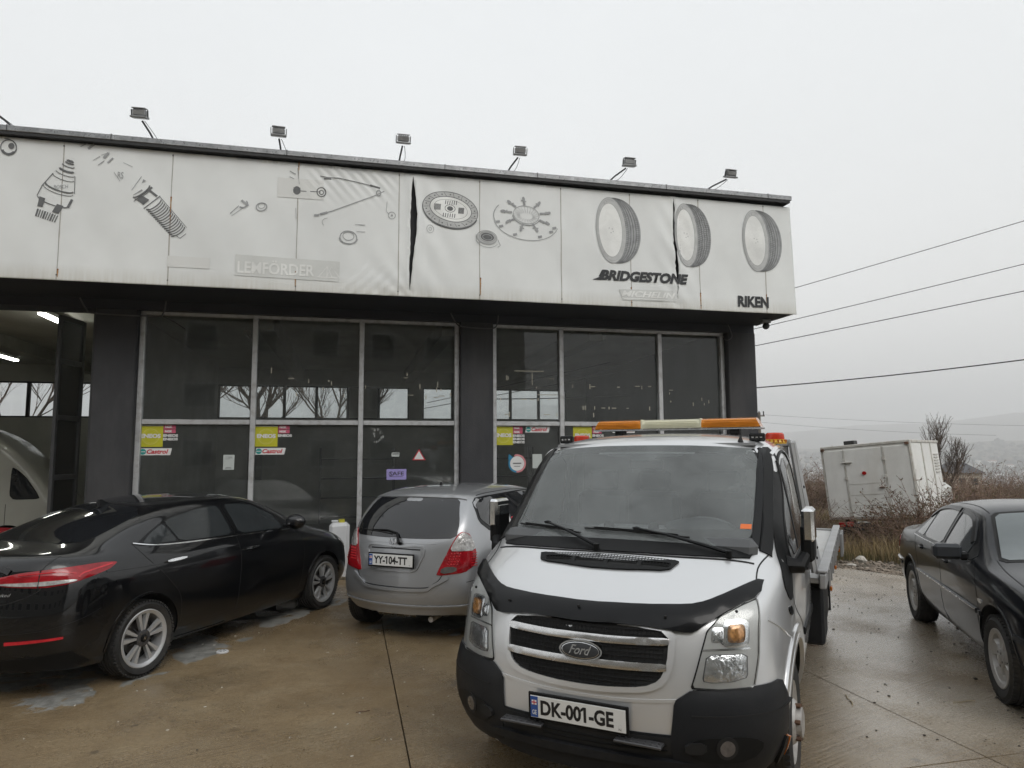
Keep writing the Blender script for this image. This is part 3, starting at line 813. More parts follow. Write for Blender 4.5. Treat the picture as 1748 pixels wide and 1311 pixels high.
BUSHES += [(3, 8.75, 15.3, .95, 1.15, 'dark tangled bramble close against the lower right of the box truck door'), (1, 9.35, 15.7, 1.0, 1.15, 'tallest bramble, rising in front of the box truck right corner'), (0, 10.3, 15.2, .95, 1.0, 'rust brown bramble above the black sedan boot')]
for (k, x, y, s, sz, l) in BUSHES: bush(k, x, y, s, l, sz=sz)
BUSH2 = [(2, 7.0, 17.4, .62), (2, 7.7, 18.6, .7), (2, 7.0, 19.6, .75), (0, 7.9, 21, .8)]
for (k, x, y, s) in BUSH2: bush(k, x, y, s, 'tall dry brown bush between the tow truck bed and the box truck', 'tall dry bushes left of the box truck')
for i in range(40):
    a = R(random.uniform(33.5, 45)); r = random.uniform(19.5, 42); x, y = r * math.sin(a), r * math.cos(a)
    bush(random.choice((0, 1, 2, 3, 2)), x, y, random.uniform(.6, .98), 'brown leafless bramble on the bank behind the black sedan', 'brambles massed on the right bank')
for i in range(26):
    a = R(random.uniform(18, 33)); r = random.uniform(28, 55); x, y = r * math.sin(a), r * math.cos(a)
    bush(random.choice((0, 2, 3)), x, y, random.uniform(.8, 1.2), 'grey brown bush on the slope behind the box truck', 'bushes on the slope behind the box truck')
def grass(name, label, gen, n, mat, h=(.12, .35)):
    V = []; F = []
    for _ in range(n):
        x, y = gen(); z = terr(x, y); th = random.uniform(0, 6.283); L = random.uniform(*h); lean = random.uniform(.1, .7) * L; az = random.uniform(0, 6.283); w_ = random.uniform(.002, .005) * (1 + L)
        c, s = math.cos(th) * w_, math.sin(th) * w_; dx, dy = math.cos(az) * lean, math.sin(az) * lean; k = len(V)
        V += [(x - c, y - s, z - .02), (x + c, y + s, z - .02), (x + dx * .4 + c * .7, y + dy * .4 + s * .7, z + L * .6), (x + dx * .4 - c * .7, y + dy * .4 - s * .7, z + L * .6), (x + dx, y + dy, z + L)]
        F += [(k, k + 1, k + 2, k + 3), (k + 3, k + 2, k + 4)]
    tag(link_mesh(name, rawmesh(name, V, F), mat), label, kind='stuff')
def gen_band():
    while True:
        a = R(random.uniform(19, 45)); r = 13.2 + 16 * random.random() ** 1.5; x, y = r * math.sin(a), r * math.cos(a)
        if wav(x, y, .9, 4) + random.uniform(-.6, .8) > 0 and r > 13.6 + .5 * math.sin(a * 30): return x, y
grass('dry_grass', 'dry straw coloured grass around the brambles and the box truck', gen_band, 26000, MATS['dry_grass'], (.15, .5))
grass('green_grass', 'low green weeds at the foot of the brambles', gen_band, 20000, MATS['green_grass'], (.06, .22))

# ------------------------------------------------------------------ rubble strip beyond the concrete
pm('rubble_stone', (.20, .165, .13), .85, var=.45, vs=4, bump=.5, bs=40)
pm('pale_rubble', (.52, .49, .44), .8, var=.2, vs=8, bump=.4, bs=40)
pm('grey_rubble', (.22, .235, .225), .6, var=.3, vs=5, bump=.4, bs=30)
spots = []
for _ in range(3600):
    t = random.uniform(-.5, 7); q = abs(random.gauss(0, .75)); x = 5.0 + .67 * t + .74 * q; y = 11.75 - .92 * t * .55 + .75 * q
    if uv_of(x, y)[1] < edge_v(uv_of(x, y)[0]) + .12: continue
    if uv_of(x, y)[0] < 4.9: continue
    s = random.uniform(.008, .035) if random.random() < .93 else random.uniform(.035, .07); spots.append((x, y, terr(x, y) + s * .3, s, s * .6))
clumps('rubble', spots, MATS['rubble_stone'], 'muddy rubble and small stones along the broken concrete edge')
def stone(x, y, s, mat, label, seed, sz=.45):
    random.seed(seed); b = MB(); b.ico((0, 0, 0), (s, s * .7, s * sz), sub=2, jit=.14); o = b.build('stone', MATS[mat], None, False); o.location = (x, y, terr(x, y) + s * sz * .5); o.rotation_euler = (.1, .15, seed)
    tag(o, label, 'stone', 'larger stones on the rubble strip')
stone(6.15, 12.45, .13, 'pale_rubble', 'pale whitish lump of plaster on the rubble beside the tow truck bed', 1, .6)
stone(5.75, 12.0, .10, 'pale_rubble', 'flat pale stone at the left end of the rubble', 2, .3)
stone(7.25, 12.0, .27, 'grey_rubble', 'large flat greenish grey rock in the middle of the rubble', 3, .3)
stone(7.55, 11.75, .2, 'grey_rubble', 'grey rock leaning on the large flat one', 4, .35)
stone(7.0, 12.25, .12, 'pale_rubble', 'small pale stone behind the large flat rock', 5)
random.seed(77)

# ------------------------------------------------------------------ overhead wires, utility pole
pm('cable_black', (.03, .03, .03), .6)
def wire(a, b, sag, r, label, n=24):
    a, b = Vector(a), Vector(b); pts = []
    for i in range(n + 1):
        t = i / n; p = a.lerp(b, t); p.z -= sag * 4 * t * (1 - t); pts.append(p)
    o = MB().tube(pts, r, 5).build('overhead_wire', MATS['cable_black']); tag(o, label, 'wire', 'overhead wires to the right of the garage')
for (p, q, sag, r, l) in (((6.69, 16, 5.91), (10.7, 14, 6.88), .0, .008, 'topmost overhead wire running from behind the sign to the upper right'),
    ((5.63, 16, 4.92), (10.63, 14, 5.96), .0, .008, 'second overhead wire, ending just below the corner of the sign'),
    ((5.57, 16, 4.51), (10.58, 14, 5.39), .0, .009, 'third overhead wire, below the sign soffit')):
    p, q = Vector(p), Vector(q); d = q - p; wire(p - d * 1.6, q + d * 3, .25, r, l)
o = MB().tube([(5.61 + 4.84 * t, 16 - 2 * t, 3.34 + .22 * t + .15 * t * t) for t in np.linspace(-1.5, 3, 30)], .013, 5).build('overhead_wire', MATS['cable_black']); tag(o, 'lowest thick black overhead wire sagging across the sky', 'wire', 'overhead wires to the right of the garage')
def at(px, py, Z):
    """a point seen at photo pixel (px, py) at distance Z, used to lay out far wires"""
    x, y = (px - 874) / 1180, -(py - 655.5) / 1180; c, s = math.cos(R(5.6)), math.sin(R(5.6)); d = Vector((x, c - y * s, s + y * c)); return Vector((0, 0, 1.89)) + d * (Z / d.y)
for a, b, l in ((at(1200, 702, 220), at(1860, 733, 190), 'upper thin far wire crossing the valley haze'), (at(1200, 712, 220), at(1700, 747, 190), 'lower thin far wire crossing the valley haze')):
    pts = [a.lerp(b, t / 20) - Vector((0, 0, 2.5 * 4 * (t / 20) * (1 - t / 20))) * .4 for t in range(21)]
    tag(MB().tube(pts, .028, 4).build('far_wire', MATS['cable_black']), l, 'wire', 'far wires over the valley')
pm('old_wood', (.12, .10, .08), .9, var=.3)
pr = empty('utility_pole', (at(1296, 722, 70).x, 70, terr(25, 70)), 0, 'distant utility pole with insulators just right of the garage corner', 'pole')
ztop = at(1296, 706, 70).z - pr.location.z
one('pole', MATS['old_wood'], pr, 'cyl', (0, 0, 0), (0, 0, ztop), .14, 10)
one('crossarm', MATS['old_wood'], pr, 'box', (0, 0, ztop - .35), (1.1, .12, .12))
for dx in (-.45, 0, .45): one('insulator', MATS['cable_black'], pr, 'cyl', (dx, 0, ztop - .3), (dx, 0, ztop + .12), .06, 8)

# ------------------------------------------------------------------ house at the end of the scrub
hr = empty('valley_house', (84, 132, terr(84, 132) + 0), R(-18), 'pale two storey house with a dark roof beyond the bare tree', 'house')
b = MB(); b.box((0, 0, 2), (6.6, 6, 8)); b.build('wall', HM[1], hr, False)
b = MB(); b.addm([(-4, -3.6, 6), (4, -3.6, 6), (4, 3.6, 6), (-4, 3.6, 6), (-1.2, 0, 8), (1.2, 0, 8)], [(0, 1, 5, 4), (2, 3, 4, 5), (1, 2, 5), (3, 0, 4), (3, 2, 1, 0)]); b.build('roof', pm('dark_roof', (.06, .06, .065), .6, var=.2), hr, False)
for x in (-2, .2, 2.2):
    for z in (1.6, 4.4): one('window', MATS['far_window'], hr, 'box', (x, -3.02, z), (1.0, .08, 1.3), smooth=False)
dz = at(1630, 792, 132).z - (hr.location.z + 8); hr.location.z += dz

# ------------------------------------------------------------------ abandoned box truck
pm('dirty_white_panel', (.80, .80, .77), .5, var=.07, vs=2, dirt=(.45, .40, .32), dirt_amt=.3, dirt_s=1.5, streak=5, bump=.1, bs=20)
pm('rusty_steel', (.12, .065, .04), .8, var=.4, vs=6)
pm('black_frame_steel', (.02, .02, .02), .6, var=.2)
pm('red_lens', (.35, .012, .012), .2, coat=.6)
pm('aged_trim', (.58, .57, .53), .55, var=.1, dirt=(.25, .15, .08), dirt_amt=.6, dirt_s=5)
pm('tyre_rubber', (.022, .022, .022), .75, var=.25, vs=8, bump=.25, bs=60, dirt=(.10, .085, .065), dirt_amt=.5, dirt_s=5)
bt = empty('box_truck', (8.4, 18.5, .06), 0, 'abandoned white box truck leaning behind the brambles, doors shut', 'truck')
bt.rotation_euler = (0, 0, math.atan2(-1.4, 1.57)); BW, BH, BL = 2.1, 1.86, 3.3
Mt = Matrix.Rotation(R(-5), 4, 'Y')
def btb(name, mat, c, d, bev=.012, label=None):
    b = MB(); b.box(c, d, bev, Mt); return b.build(name, MATS[mat], bt, True, 30, label)
btb('cargo_box', 'dirty_white_panel', (BW / 2, BL / 2, BH / 2), (BW, BL, BH), .02)
for (x0, x1, n) in ((.03, .52, 'left'), (.56, 1.46, 'middle'), (1.5, 2.07, 'right')):
    btb('rear_panel', 'dirty_white_panel', ((x0 + x1) / 2, -.012, BH / 2 - .01), (x1 - x0, .03, BH - .12), .01)
    btb('hinge_strip', 'aged_trim', (x1 + .02, -.03, BH / 2), (.022, .02, BH - .1), .004)
for z in (.35, .62, .9): btb('panel_seam', 'aged_trim', (1.0, -.03, z), (.85, .008, .006), 0)
for z in (.12, 1.05, 1.5):
    for x in (.54, 1.48): btb('hinge', 'aged_trim', (x, -.04, z), (.07, .02, .09), .004)
btb('top_rail', 'aged_trim', (BW / 2, BL / 2, BH + .02), (BW + .05, BL + .05, .07), .01)
btb('corner_post', 'aged_trim', (.0, .02, BH / 2), (.06, .07, BH)); btb('corner_post', 'aged_trim', (BW, .02, BH / 2), (.06, .07, BH)); btb('corner_post', 'aged_trim', (BW + .01, 1.25, BH / 2), (.03, .06, BH)); btb('corner_post', 'aged_trim', (BW + .01, 2.3, BH / 2), (.03, .06, BH))
for x in (.03, 2.05): btb('marker_lamp', 'rusty_steel', (x, -.05, BH - .03), (.09, .05, .07), .01)
b = MB(); b.lathe([(0.001, -.055), (.045, -.055), (.05, -.04), (.05, -.02)], 20, Mt @ Matrix.Translation((.98, 0, 1.16))); b.build('red_reflector', MATS['red_lens'], bt)
btb('door_handle', 'rusty_steel', (1.36, -.055, .78), (.12, .05, .03), .006)
btb('door_handle', 'aged_trim', (.60, -.055, 1.46), (.26, .04, .03), .008)
btb('roof_vent', 'black_frame_steel', (.65, .35, BH + .1), (.26, .3, .13), .01)
for i in range(7): btb('louvre', 'aged_trim', (BW + .02, 2.8, 1.05 + i * .08), (.03, .5, .03), .004)
btb('chassis', 'black_frame_steel', (BW / 2, BL / 2 + .4, -.18), (.9, BL + 1.2, .2)); btb('rear_bumper', 'aged_trim', (1.25, -.02, -.13), (1.2, .06, .14))
for x in (.28, .48): btb('tail_light', 'red_lens', (x, -.05, -.12), (.15, .05, .13), .012)
for x in (.25, 1.85):
    b = MB(); b.lathe([(.12, -.1), (.36, -.11), (.4, -.06), (.4, .06), (.36, .11), (.12, .1)], 28, Matrix.Translation((x, .8, -.42)) @ Matrix.Rotation(R(90), 4, 'Z')); b.build('wheel', MATS['tyre_rubber'], bt)
pm('cab_white', (.6, .6, .57), .4, dirt=(.3, .25, .2), dirt_amt=.4)
btb('cab', 'cab_white', (BW / 2, BL + .95, .1), (1.9, 1.6, 1.2), .15)
# ------------------------------------------------------------------ the garage
pm('charcoal_render', (.040, .041, .045), .8, var=.12, vs=2.5, bump=.35, bs=55, dirt=(.13, .125, .12), dirt_amt=.35, dirt_s=1.6, streak=4)
pm('navy_soffit', (.022, .024, .032), .6, var=.15, vs=2)
pm('dim_wall', (.40, .405, .36), .8, var=.12, vs=1.2, dirt=(.22, .22, .19), dirt_amt=.5, dirt_s=.9)
pm('ceiling_paint', (.55, .56, .50), .8, var=.1, vs=.8, dirt=(.32, .31, .27), dirt_amt=.5, dirt_s=1.2)
pm('shop_floor', (.10, .10, .095), .4, var=.25, vs=1.2)
pm('aluminium_frame', (.56, .57, .58), .38, metal=.35, var=.06, vs=2, dirt=(.16, .13, .11), dirt_amt=.5, dirt_s=9, bump=.05)
pm('galvanised_cap', (.25, .255, .26), .35, metal=.7, var=.3, vs=14, bump=.1, bs=30, rvar=.12)
pm('black_edge', (.012, .012, .013), .55)
pm('dark_metal', (.055, .057, .06), .45, metal=.2, var=.2)
pm('conduit_grey', (.10, .10, .105), .5)
glass('shop_glass', (.92, .94, .94), (.30, .315, .305), .085, .012, 1.42, wave=.12)
glass('clear_glass', (.96, .97, .97), (.4, .4, .4), .03, .01)
G = empty('garage_building', (0, 11.3, 0), FA, 'single storey charcoal garage with tall shop windows and an open bay', 'building')
GL = -17.5; DEP = 8.3; CH = 4.12
def gb(name, mat, c, d, bev=.0, parent=G, label=None, smooth=False):
    b = MB(); b.box(c, d, bev); return b.build(name, MATS[mat], parent, smooth or bev > 0, 30, label)
def gx(name, mat, x0, x1, y0, y1, z0, z1, bev=0., parent=G, label=None): return gb(name, mat, ((x0 + x1) / 2, (y0 + y1) / 2, (z0 + z1) / 2), (x1 - x0, y1 - y0, z1 - z0), bev, parent, label)
# pillars
for (a, b_) in ((-6.15, -5.6), (-.875, -.345), (3.868, 4.41)): gx('pillar', 'charcoal_render', a, b_, -.16, .30, -.1, 3.97, .012)
gx('pillar', 'charcoal_render', -11.3, -10.75, -.16, .3, -.1, 3.97, .012)
gx('lintel', 'navy_soffit', GL, 4.41, -.13, .32, 3.972, 4.3)
gx('soffit', 'navy_soffit', GL, 4.47, -1.21, -.132, 4.11, 4.16)
gx('side_wall', 'charcoal_render', 4.20, 4.405, .302, DEP, -.1, 5.8)
gx('floor_slab', 'shop_floor', GL, 4.2, .0, DEP, -.1, .015)
gx('ceiling', 'ceiling_paint', GL, 4.198, .322, DEP, CH + .0, CH + .12)
gx('roof', 'black_edge', GL, 4.40, .0, DEP + .2, 5.3, 5.42)
gx('partition_wall', 'dim_wall', -6.05, -5.93, .302, DEP, .016, CH - .002)
gx('left_wall', 'dim_wall', GL, GL + .2, .3, DEP, .016, CH)
# ceiling beams
for u in (-3.9, -1.0, 1.6): gx('ceiling_beam', 'dim_wall', u - .12, u + .12, .33, DEP, CH - .3, CH - .003)
for u in (-9.0, -12.5): gx('ceiling_beam', 'ceiling_paint', u - .12, u + .12, .33, DEP, CH - .22, CH - .003)
# rear wall with its band of windows (openings left between the wall pieces)
WZ0, WZ1 = 2.79, 3.68; YB = DEP
WIN = [(-5.93, -.98), (-.60, 3.60), (-17.2, -8.6)]
gx('rear_wall', 'dim_wall', GL, 4.2, YB, YB + .2, 0, WZ0); gx('rear_wall', 'dim_wall', GL, 4.2, YB, YB + .2, WZ1, CH + .3)
gx('rear_wall', 'dim_wall', -.979, -.601, YB, YB + .2, WZ0 + .001, WZ1 - .001); gx('rear_wall', 'dim_wall', 3.601, 4.2, YB, YB + .2, WZ0 + .001, WZ1 - .001); gx('rear_wall', 'dim_wall', -8.599, -5.931, YB, YB + .2, WZ0 + .001, WZ1 - .001)
for (a, b_) in WIN:
    n = int(round((b_ - a) / .86)); st = (b_ - a) / n
    for i in range(n):
        x0 = a + i * st; skipdark = (a == -5.93 and i == n - 2) 
        f = MB(); t = .035
        f.box((x0 + t / 2 + .001, YB + .05, (WZ0 + WZ1) / 2), (t * 1.1, .07, WZ1 - WZ0 - .004)); f.box((x0 + st - t / 2 - .001, YB + .05, (WZ0 + WZ1) / 2), (t * 1.1, .07, WZ1 - WZ0 - .004))
        f.box((x0 + st / 2, YB + .05, WZ0 + t / 2 + .002), (st - 2.2 * t, .068, t)); f.box((x0 + st / 2, YB + .05, WZ1 - t / 2 - .002), (st - 2.2 * t, .068, t))
        fo = f.build('rear_window', MATS['black_edge'], G, False)
        if skipdark: gx('board', 'dim_wall', x0 + t, x0 + st - t, YB + .04, YB + .06, WZ0 + t, WZ1 - t, parent=fo)
        else: gx('pane', 'clear_glass', x0 + t, x0 + st - t, YB + .045, YB + .055, WZ0 + t, WZ1 - t, parent=fo)
# shop windows
def bay(edges, ztr=(2.312, 2.385), top=3.985):
    u0, u1 = edges[0], edges[-1]
    f = MB(); w_ = .075
    fr = bpy.data.objects.new('window_frame', None); col.objects.link(fr); fr.parent = G
    for nm, z_, h_ in (('head_rail', top - .03, .06), ('bottom_rail', .07, .1)): one(nm, MATS['aluminium_frame'], fr, 'box', ((u0 + u1) / 2, .02, z_), (u1 - u0 - .004, .09, h_), .006)
    for i, u in enumerate(edges):
        uu = u + (w_ / 2 + .002 if i == 0 else (-w_ / 2 - .002 if i == len(edges) - 1 else 0))
        b = MB(); b.box((uu, .015, 2.03), (w_, .11, 3.80), .008); b.build('mullion', MATS['aluminium_frame'], fr, True, 30)
    for i in range(len(edges) - 1):
        a = edges[i] + (w_ + .003 if i == 0 else w_ / 2 + .001); c = edges[i + 1] - (w_ + .003 if i == len(edges) - 2 else w_ / 2 + .001)
        b = MB(); b.box(((a + c) / 2, .018, sum(ztr) / 2), (c - a, .085, ztr[1] - ztr[0]), .006); b.build('transom', MATS['aluminium_frame'], fr, True, 30)
        for (z0, z1) in ((.122, ztr[0] - .002), (ztr[1] + .002, top - .062)):
            b = MB(); b.box(((a + c) / 2, .03, (z0 + z1) / 2), (c - a - .004, .006, z1 - z0)); b.build('glass_pane', MATS['shop_glass'], fr, False)
bay([-5.598, -4.0, -2.42, -.877]); bay([-.343, .845, 2.63, 3.866])
# conduit bows under the soffit
for (u0, u1) in ((-6.25, -5.25), (-.95, -.30)):
    pts = catmull([(u0 - .1, -.2, 4.10), (u0, -.2, 3.93), (u0 + .12, -.2, 3.88), (u1 - .12, -.2, 3.87), (u1, -.2, 3.92), (u1 + .03, -.2, 4.10)], 5)
    MB().tube(pts, .011, 6).build('conduit', MATS['conduit_grey'], G)
MB().tube(catmull([(-5.25, -.2, 3.87), (-5.1, -.14, 3.8), (-4.98, -.06, 3.72)], 4), .008, 5).build('conduit', MATS['conduit_grey'], G)
MB().tube(catmull([(3.86, -.2, 4.10), (3.93, -.2, 3.9), (3.85, -.19, 3.82), (3.8, -.12, 3.86)], 5), .008, 5).build('conduit', MATS['conduit_grey'], G)

# folding door leaf, open, left of the first pillar
fd = empty('folding_door', G.matrix_basis @ Vector((-6.22, .05, 0)), FA + R(62), 'dark folding door leaf standing open beside the first pillar', 'door')
for (x, z0, z1) in ((.03, .05, 3.92), (.62, .05, 3.92)): one('stile', MATS['dark_metal'], fd, 'box', (x, 0, (z0 + z1) / 2), (.06, .05, z1 - z0), .006)
for z in (.1, .9, 1.55, 2.42, 3.25, 3.89): one('rail', MATS['dark_metal'], fd, 'box', (.325, 0, z), (.528, .045, .075), .005)
zz = [.1, .9, 1.55, 2.42, 3.25, 3.89]
for i in range(5): one('pane', MATS['clear_glass'], fd, 'box', (.325, 0, (zz[i] + zz[i + 1]) / 2), (.526, .006, zz[i + 1] - zz[i] - .078), smooth=False)
one('pull_handle', MATS['aluminium_frame'], fd, 'cyl', (.45, -.05, 2.15), (.45, -.05, 2.75), .012, 8)
fd2 = empty('folding_door', G.matrix_basis @ Vector((-6.75, .25, 0)), FA + R(78), 'second dark folding door leaf, folded behind the first', 'door')
for (x, z0, z1) in ((.03, .05, 3.92), (.6, .05, 3.92)): one('stile', MATS['dark_metal'], fd2, 'box', (x, 0, (z0 + z1) / 2), (.06, .05, z1 - z0), .006)
for z in zz: one('rail', MATS['dark_metal'], fd2, 'box', (.315, 0, z), (.508, .045, .075), .005)
for i in range(5): one('pane', MATS['clear_glass'], fd2, 'box', (.315, 0, (zz[i] + zz[i + 1]) / 2), (.506, .006, zz[i + 1] - zz[i] - .078), smooth=False)

# fluorescent lamps, lit in the open bay
pm('lamp_body', (.6, .6, .58), .5)
lit = pm('lit_tube', (.9, .95, .9), .4, emit=(1, 1, .92), es=13.0)
lit2 = pm('dim_tube', (.5, .52, .5), .4)
def tube_lamp(u, v, label, on=True, L=1.25, z=CH - .12, rz=0):
    r = empty('fluorescent_lamp', G.matrix_basis @ Vector((u, v, z)), FA + rz, label, 'lamp', 'ceiling tube lamps')
    one('housing', MATS['lamp_body'], r, 'box', (0, 0, .05), (.13, L, .06), .01)
    for dx in (-.03, .03): one('tube', lit if on else lit2, r, 'cyl', (dx, -L / 2 + .03, 0), (dx, L / 2 - .03, 0), .018, 10)
    return r
tube_lamp(-7.15, 1.25, 'lit fluorescent tube lamp nearest the open bay entrance')
tube_lamp(-9.95, 6.1, 'lit fluorescent tube lamp deeper in the open bay at the left edge')
tube_lamp(-4.4, 2.6, 'unlit tube lamp behind the second shop window', False); tube_lamp(-.9 + .6, 2.9, 'unlit tube lamp behind the window right of the middle pillar', False, 2.2); tube_lamp(1.6 + .5, 2.4, 'unlit tube lamp behind the right shop windows', False, 2.2)

# ------------------------------------------------------------------ the sign box
pm('sign_box', (.03, .03, .034), .6)
FD = -1.23
S = empty('fascia_sign', (0, 11.3, 0), FA, 'long weathered white vinyl fascia sign with faded car part prints, torn twice', 'sign')
ban = bpy.data.materials.new('banner_vinyl'); ban.use_nodes = True; nt = ban.node_tree; b = nt.nodes['Principled BSDF']; b.inputs['Roughness'].default_value = .42
tc = N(nt, 'ShaderNodeTexCoord'); sp_ = N(nt, 'ShaderNodeSeparateXYZ'); link(nt, tc.outputs['Object'], sp_.inputs[0])
def mth(op, a, b_=0., c_=None):
    mm = N(nt, 'ShaderNodeMath', operation=op)
    for i, x in ((0, a), (1, b_)) + (((2, c_),) if c_ is not None else ()):
        if hasattr(x, 'is_linked'): link(nt, x, mm.inputs[i])
        else: mm.inputs[i].default_value = x
    return mm.outputs[0]
n1 = N(nt, 'ShaderNodeTexNoise', Scale=.8, Detail=7.0, Roughness=.6); link(nt, tc.outputs['Object'], n1.inputs['Vector'])
r1 = N(nt, 'ShaderNodeMapRange'); r1.inputs['From Min'].default_value = .3; r1.inputs['From Max'].default_value = .7; r1.inputs['To Min'].default_value = .9; r1.inputs['To Max'].default_value = 1.05; link(nt, n1.outputs[0], r1.inputs['Value'])
sc = N(nt, 'ShaderNodeVectorMath', operation='SCALE'); sc.inputs[0].default_value = (.79, .81, .80); link(nt, r1.outputs[0], sc.inputs['Scale'])
SEAM = [-8.9, -7.6, -6.27, -4.965, -3.345, -1.95, -.77, .485, 1.61, 2.78, 3.955]
cc = sc.outputs[0]
# rust weeping down the seams and grime along the lower hem
mpz = N(nt, 'ShaderNodeMapping'); mpz.inputs['Scale'].default_value = (30, 30, 1.4); link(nt, tc.outputs['Object'], mpz.inputs[0])
n2 = N(nt, 'ShaderNodeTexNoise', Scale=1.0, Detail=4.0); link(nt, mpz.outputs[0], n2.inputs['Vector'])
stain = None
for u in SEAM:
    d = mth('ABSOLUTE', mth('SUBTRACT', sp_.outputs[0], u)); a = mth('MAXIMUM', mth('SUBTRACT', 1., mth('MULTIPLY', d, 75.)), 0.); stain = a if stain is None else mth('MAXIMUM', stain, a)
n2b = N(nt, 'ShaderNodeTexNoise', Scale=1.7, Detail=2.0); link(nt, tc.outputs['Object'], n2b.inputs['Vector'])
low = N(nt, 'ShaderNodeMapRange'); low.inputs['From Min'].default_value = 5.2; low.inputs['From Max'].default_value = 4.1; link(nt, sp_.outputs[2], low.inputs['Value'])
gate = N(nt, 'ShaderNodeMapRange'); gate.inputs['From Min'].default_value = .42; gate.inputs['From Max'].default_value = .62; link(nt, n2b.outputs[0], gate.inputs['Value'])
amt = mth('MULTIPLY', stain, mth('MULTIPLY', mth('ADD', gate.outputs[0], mth('MULTIPLY', low.outputs[0], .25)), .5))
mx = N(nt, 'ShaderNodeMix', data_type='RGBA'); link(nt, amt, mx.inputs[0]); link(nt, cc, mx.inputs[6]); mx.inputs[7].default_value = (.26, .17, .09, 1); cc = mx.outputs[2]
hem = N(nt, 'ShaderNodeMapRange'); hem.inputs['From Min'].default_value = 4.32; hem.inputs['From Max'].default_value = 4.08; link(nt, sp_.outputs[2], hem.inputs['Value'])
hm2 = mth('MULTIPLY', hem.outputs[0], mth('MULTIPLY', n2.outputs[0], .75))
mx = N(nt, 'ShaderNodeMix', data_type='RGBA'); link(nt, hm2, mx.inputs[0]); link(nt, cc, mx.inputs[6]); mx.inputs[7].default_value = (.42, .38, .28, 1); cc = mx.outputs[2]
link(nt, cc, b.inputs['Base Color'])
bp = N(nt, 'ShaderNodeBump'); bp.inputs['Distance'].default_value = .01; bp.inputs['Strength'].default_value = .22; n4 = N(nt, 'ShaderNodeTexNoise', Scale=2.2, Detail=3.0); link(nt, tc.outputs['Object'], n4.inputs['Vector']); link(nt, n4.outputs[0], bp.inputs['Height']); link(nt, bp.outputs[0], b.inputs['Normal'])

ZB, ZT = 4.10, 5.935
T1 = [(-1.752, 5.885), (-1.715, 5.6), (-1.69, 5.3), (-1.70, 5.0), (-1.735, 4.75), (-1.755, 4.5), (-1.79, 4.18), (-1.80, 4.5), (-1.785, 4.8), (-1.79, 5.2), (-1.775, 5.6)]
T2 = [(2.35, 5.895), (2.372, 5.7), (2.362, 5.45), (2.395, 5.2), (2.385, 4.95), (2.41, 4.75), (2.395, 4.5), (2.372, 4.26), (2.378, 4.5), (2.355, 4.74), (2.35, 4.95), (2.335, 5.2), (2.33, 5.45), (2.348, 5.7)]
def jag(pl, a, step=.05):
    o = resample([Vector((p[0], p[1], 0)) for p in pl], step); return [(p.x + random.uniform(-a, a), p.y + random.uniform(-a, a)) for p in o]
T1j, T2j = jag(T1, .004, .08), jag(T2, .007, .06)
def ban_y(u, z):
    """depth of the vinyl: tension creases fanning out of the corners and the tears"""
    y = FD
    # gentle sag between the posts
    y += .006 * math.sin(u * 4.8) * math.sin((z - ZB) / (ZT - ZB) * math.pi)
    w1 = math.exp(-((u + 1.95) / .42) ** 2)
    fan = math.atan2(z - 4.0, u + .9 if u > -1.9 else -(u + 1.0))
    y += .0035 * w1 * math.sin(20 * math.atan2(z - 3.9, -1.6 - u + 1e-3)) * (1 - .4 * (z - ZB) / 1.8)
    wt = sstep(5.25, 5.85, z) * sstep(-3.35, -3.0, u) * (1 - sstep(-2.2, -1.85, u)); y += .005 * wt * math.sin((u * 1.0 + z * .9) * 42)
    wl = (1 - sstep(4.2, 4.75, z)) * sstep(-3.0, -2.4, u) * (1 - sstep(-1.95, -1.8, u)); y += .0055 * wl * math.sin((u * .8 - z * .8) * 46)
    w2 = math.exp(-((u + 1.45) / .28) ** 2); y += .006 * w2 * math.sin(z * 9 + u * 14)
    w3 = math.exp(-((u - 2.37) / .3) ** 2); y += .006 * w3 * math.sin(z * 13 + u * 20)
    # lips of the tears curl outwards
    for T, k, ww in ((T1, .05, .09), (T2, .018, .05)):
        uc = np.interp(z, [p[1] for p in reversed(T[:7])], [p[0] for p in reversed(T[:7])]) if T is T1 else 2.37
        if T[0][1] > z > 4.2: y -= k * math.exp(-((u - uc) / ww) ** 2) * math.sin((z - 4.2) / 1.7 * math.pi) ** .6
    y += .004 * math.sin(u * 2.1 + 3 * z) + .002 * math.sin(u * 11 + z * 6)
    return y
outline = [(-15.5, ZB - .02), (4.495, ZB), (4.46, 5.905), (-15.5, 5.965)]
V2, T_ = flat_tri([Vector(p) for p in [(-9.2, ZB), (4.495, ZB), (4.46, 5.905), (-9.2, 5.945)]], .036, [T1j, T2j])
V = [(p.x, ban_y(p.x, p.y), p.y) for p in V2]
me = rawmesh('banner', V, [t for t in T_]); bm = bmesh.new(); bm.from_mesh(me); bmesh.ops.recalc_face_normals(bm, faces=bm.faces)
if sum(f.normal.y for f in bm.faces) > 0: bmesh.ops.reverse_faces(bm, faces=bm.faces)
bm.to_mesh(me); bm.free()
o = link_mesh('banner', me, ban, S, True)
md = o.modifiers.new('t', 'SOLIDIFY'); md.thickness = .0015; md.offset = -1
one('banner', ban, S, 'box', ((-9.205 - 15.5) / 2, FD + .004, 5.02), (6.29, .004, 1.84))
one('backing', MATS['sign_box'], S, 'box', ((4.45 - 15.5) / 2, FD + .34, 5.02), (19.9, .5, 1.80))
one('end_return', ban, S, 'box', (4.468, FD + .32, 5.0), (.012, .56, 1.78))
one('capping', MATS['galvanised_cap'], S, 'box', ((4.43 - 15.5) / 2, FD + .17, 6.025), (19.95, .52, .075), .006)
one('cap_edge', MATS['black_edge'], S, 'box', ((4.42 - 15.5) / 2, FD + .1, 5.966), (19.9, .36, .038))
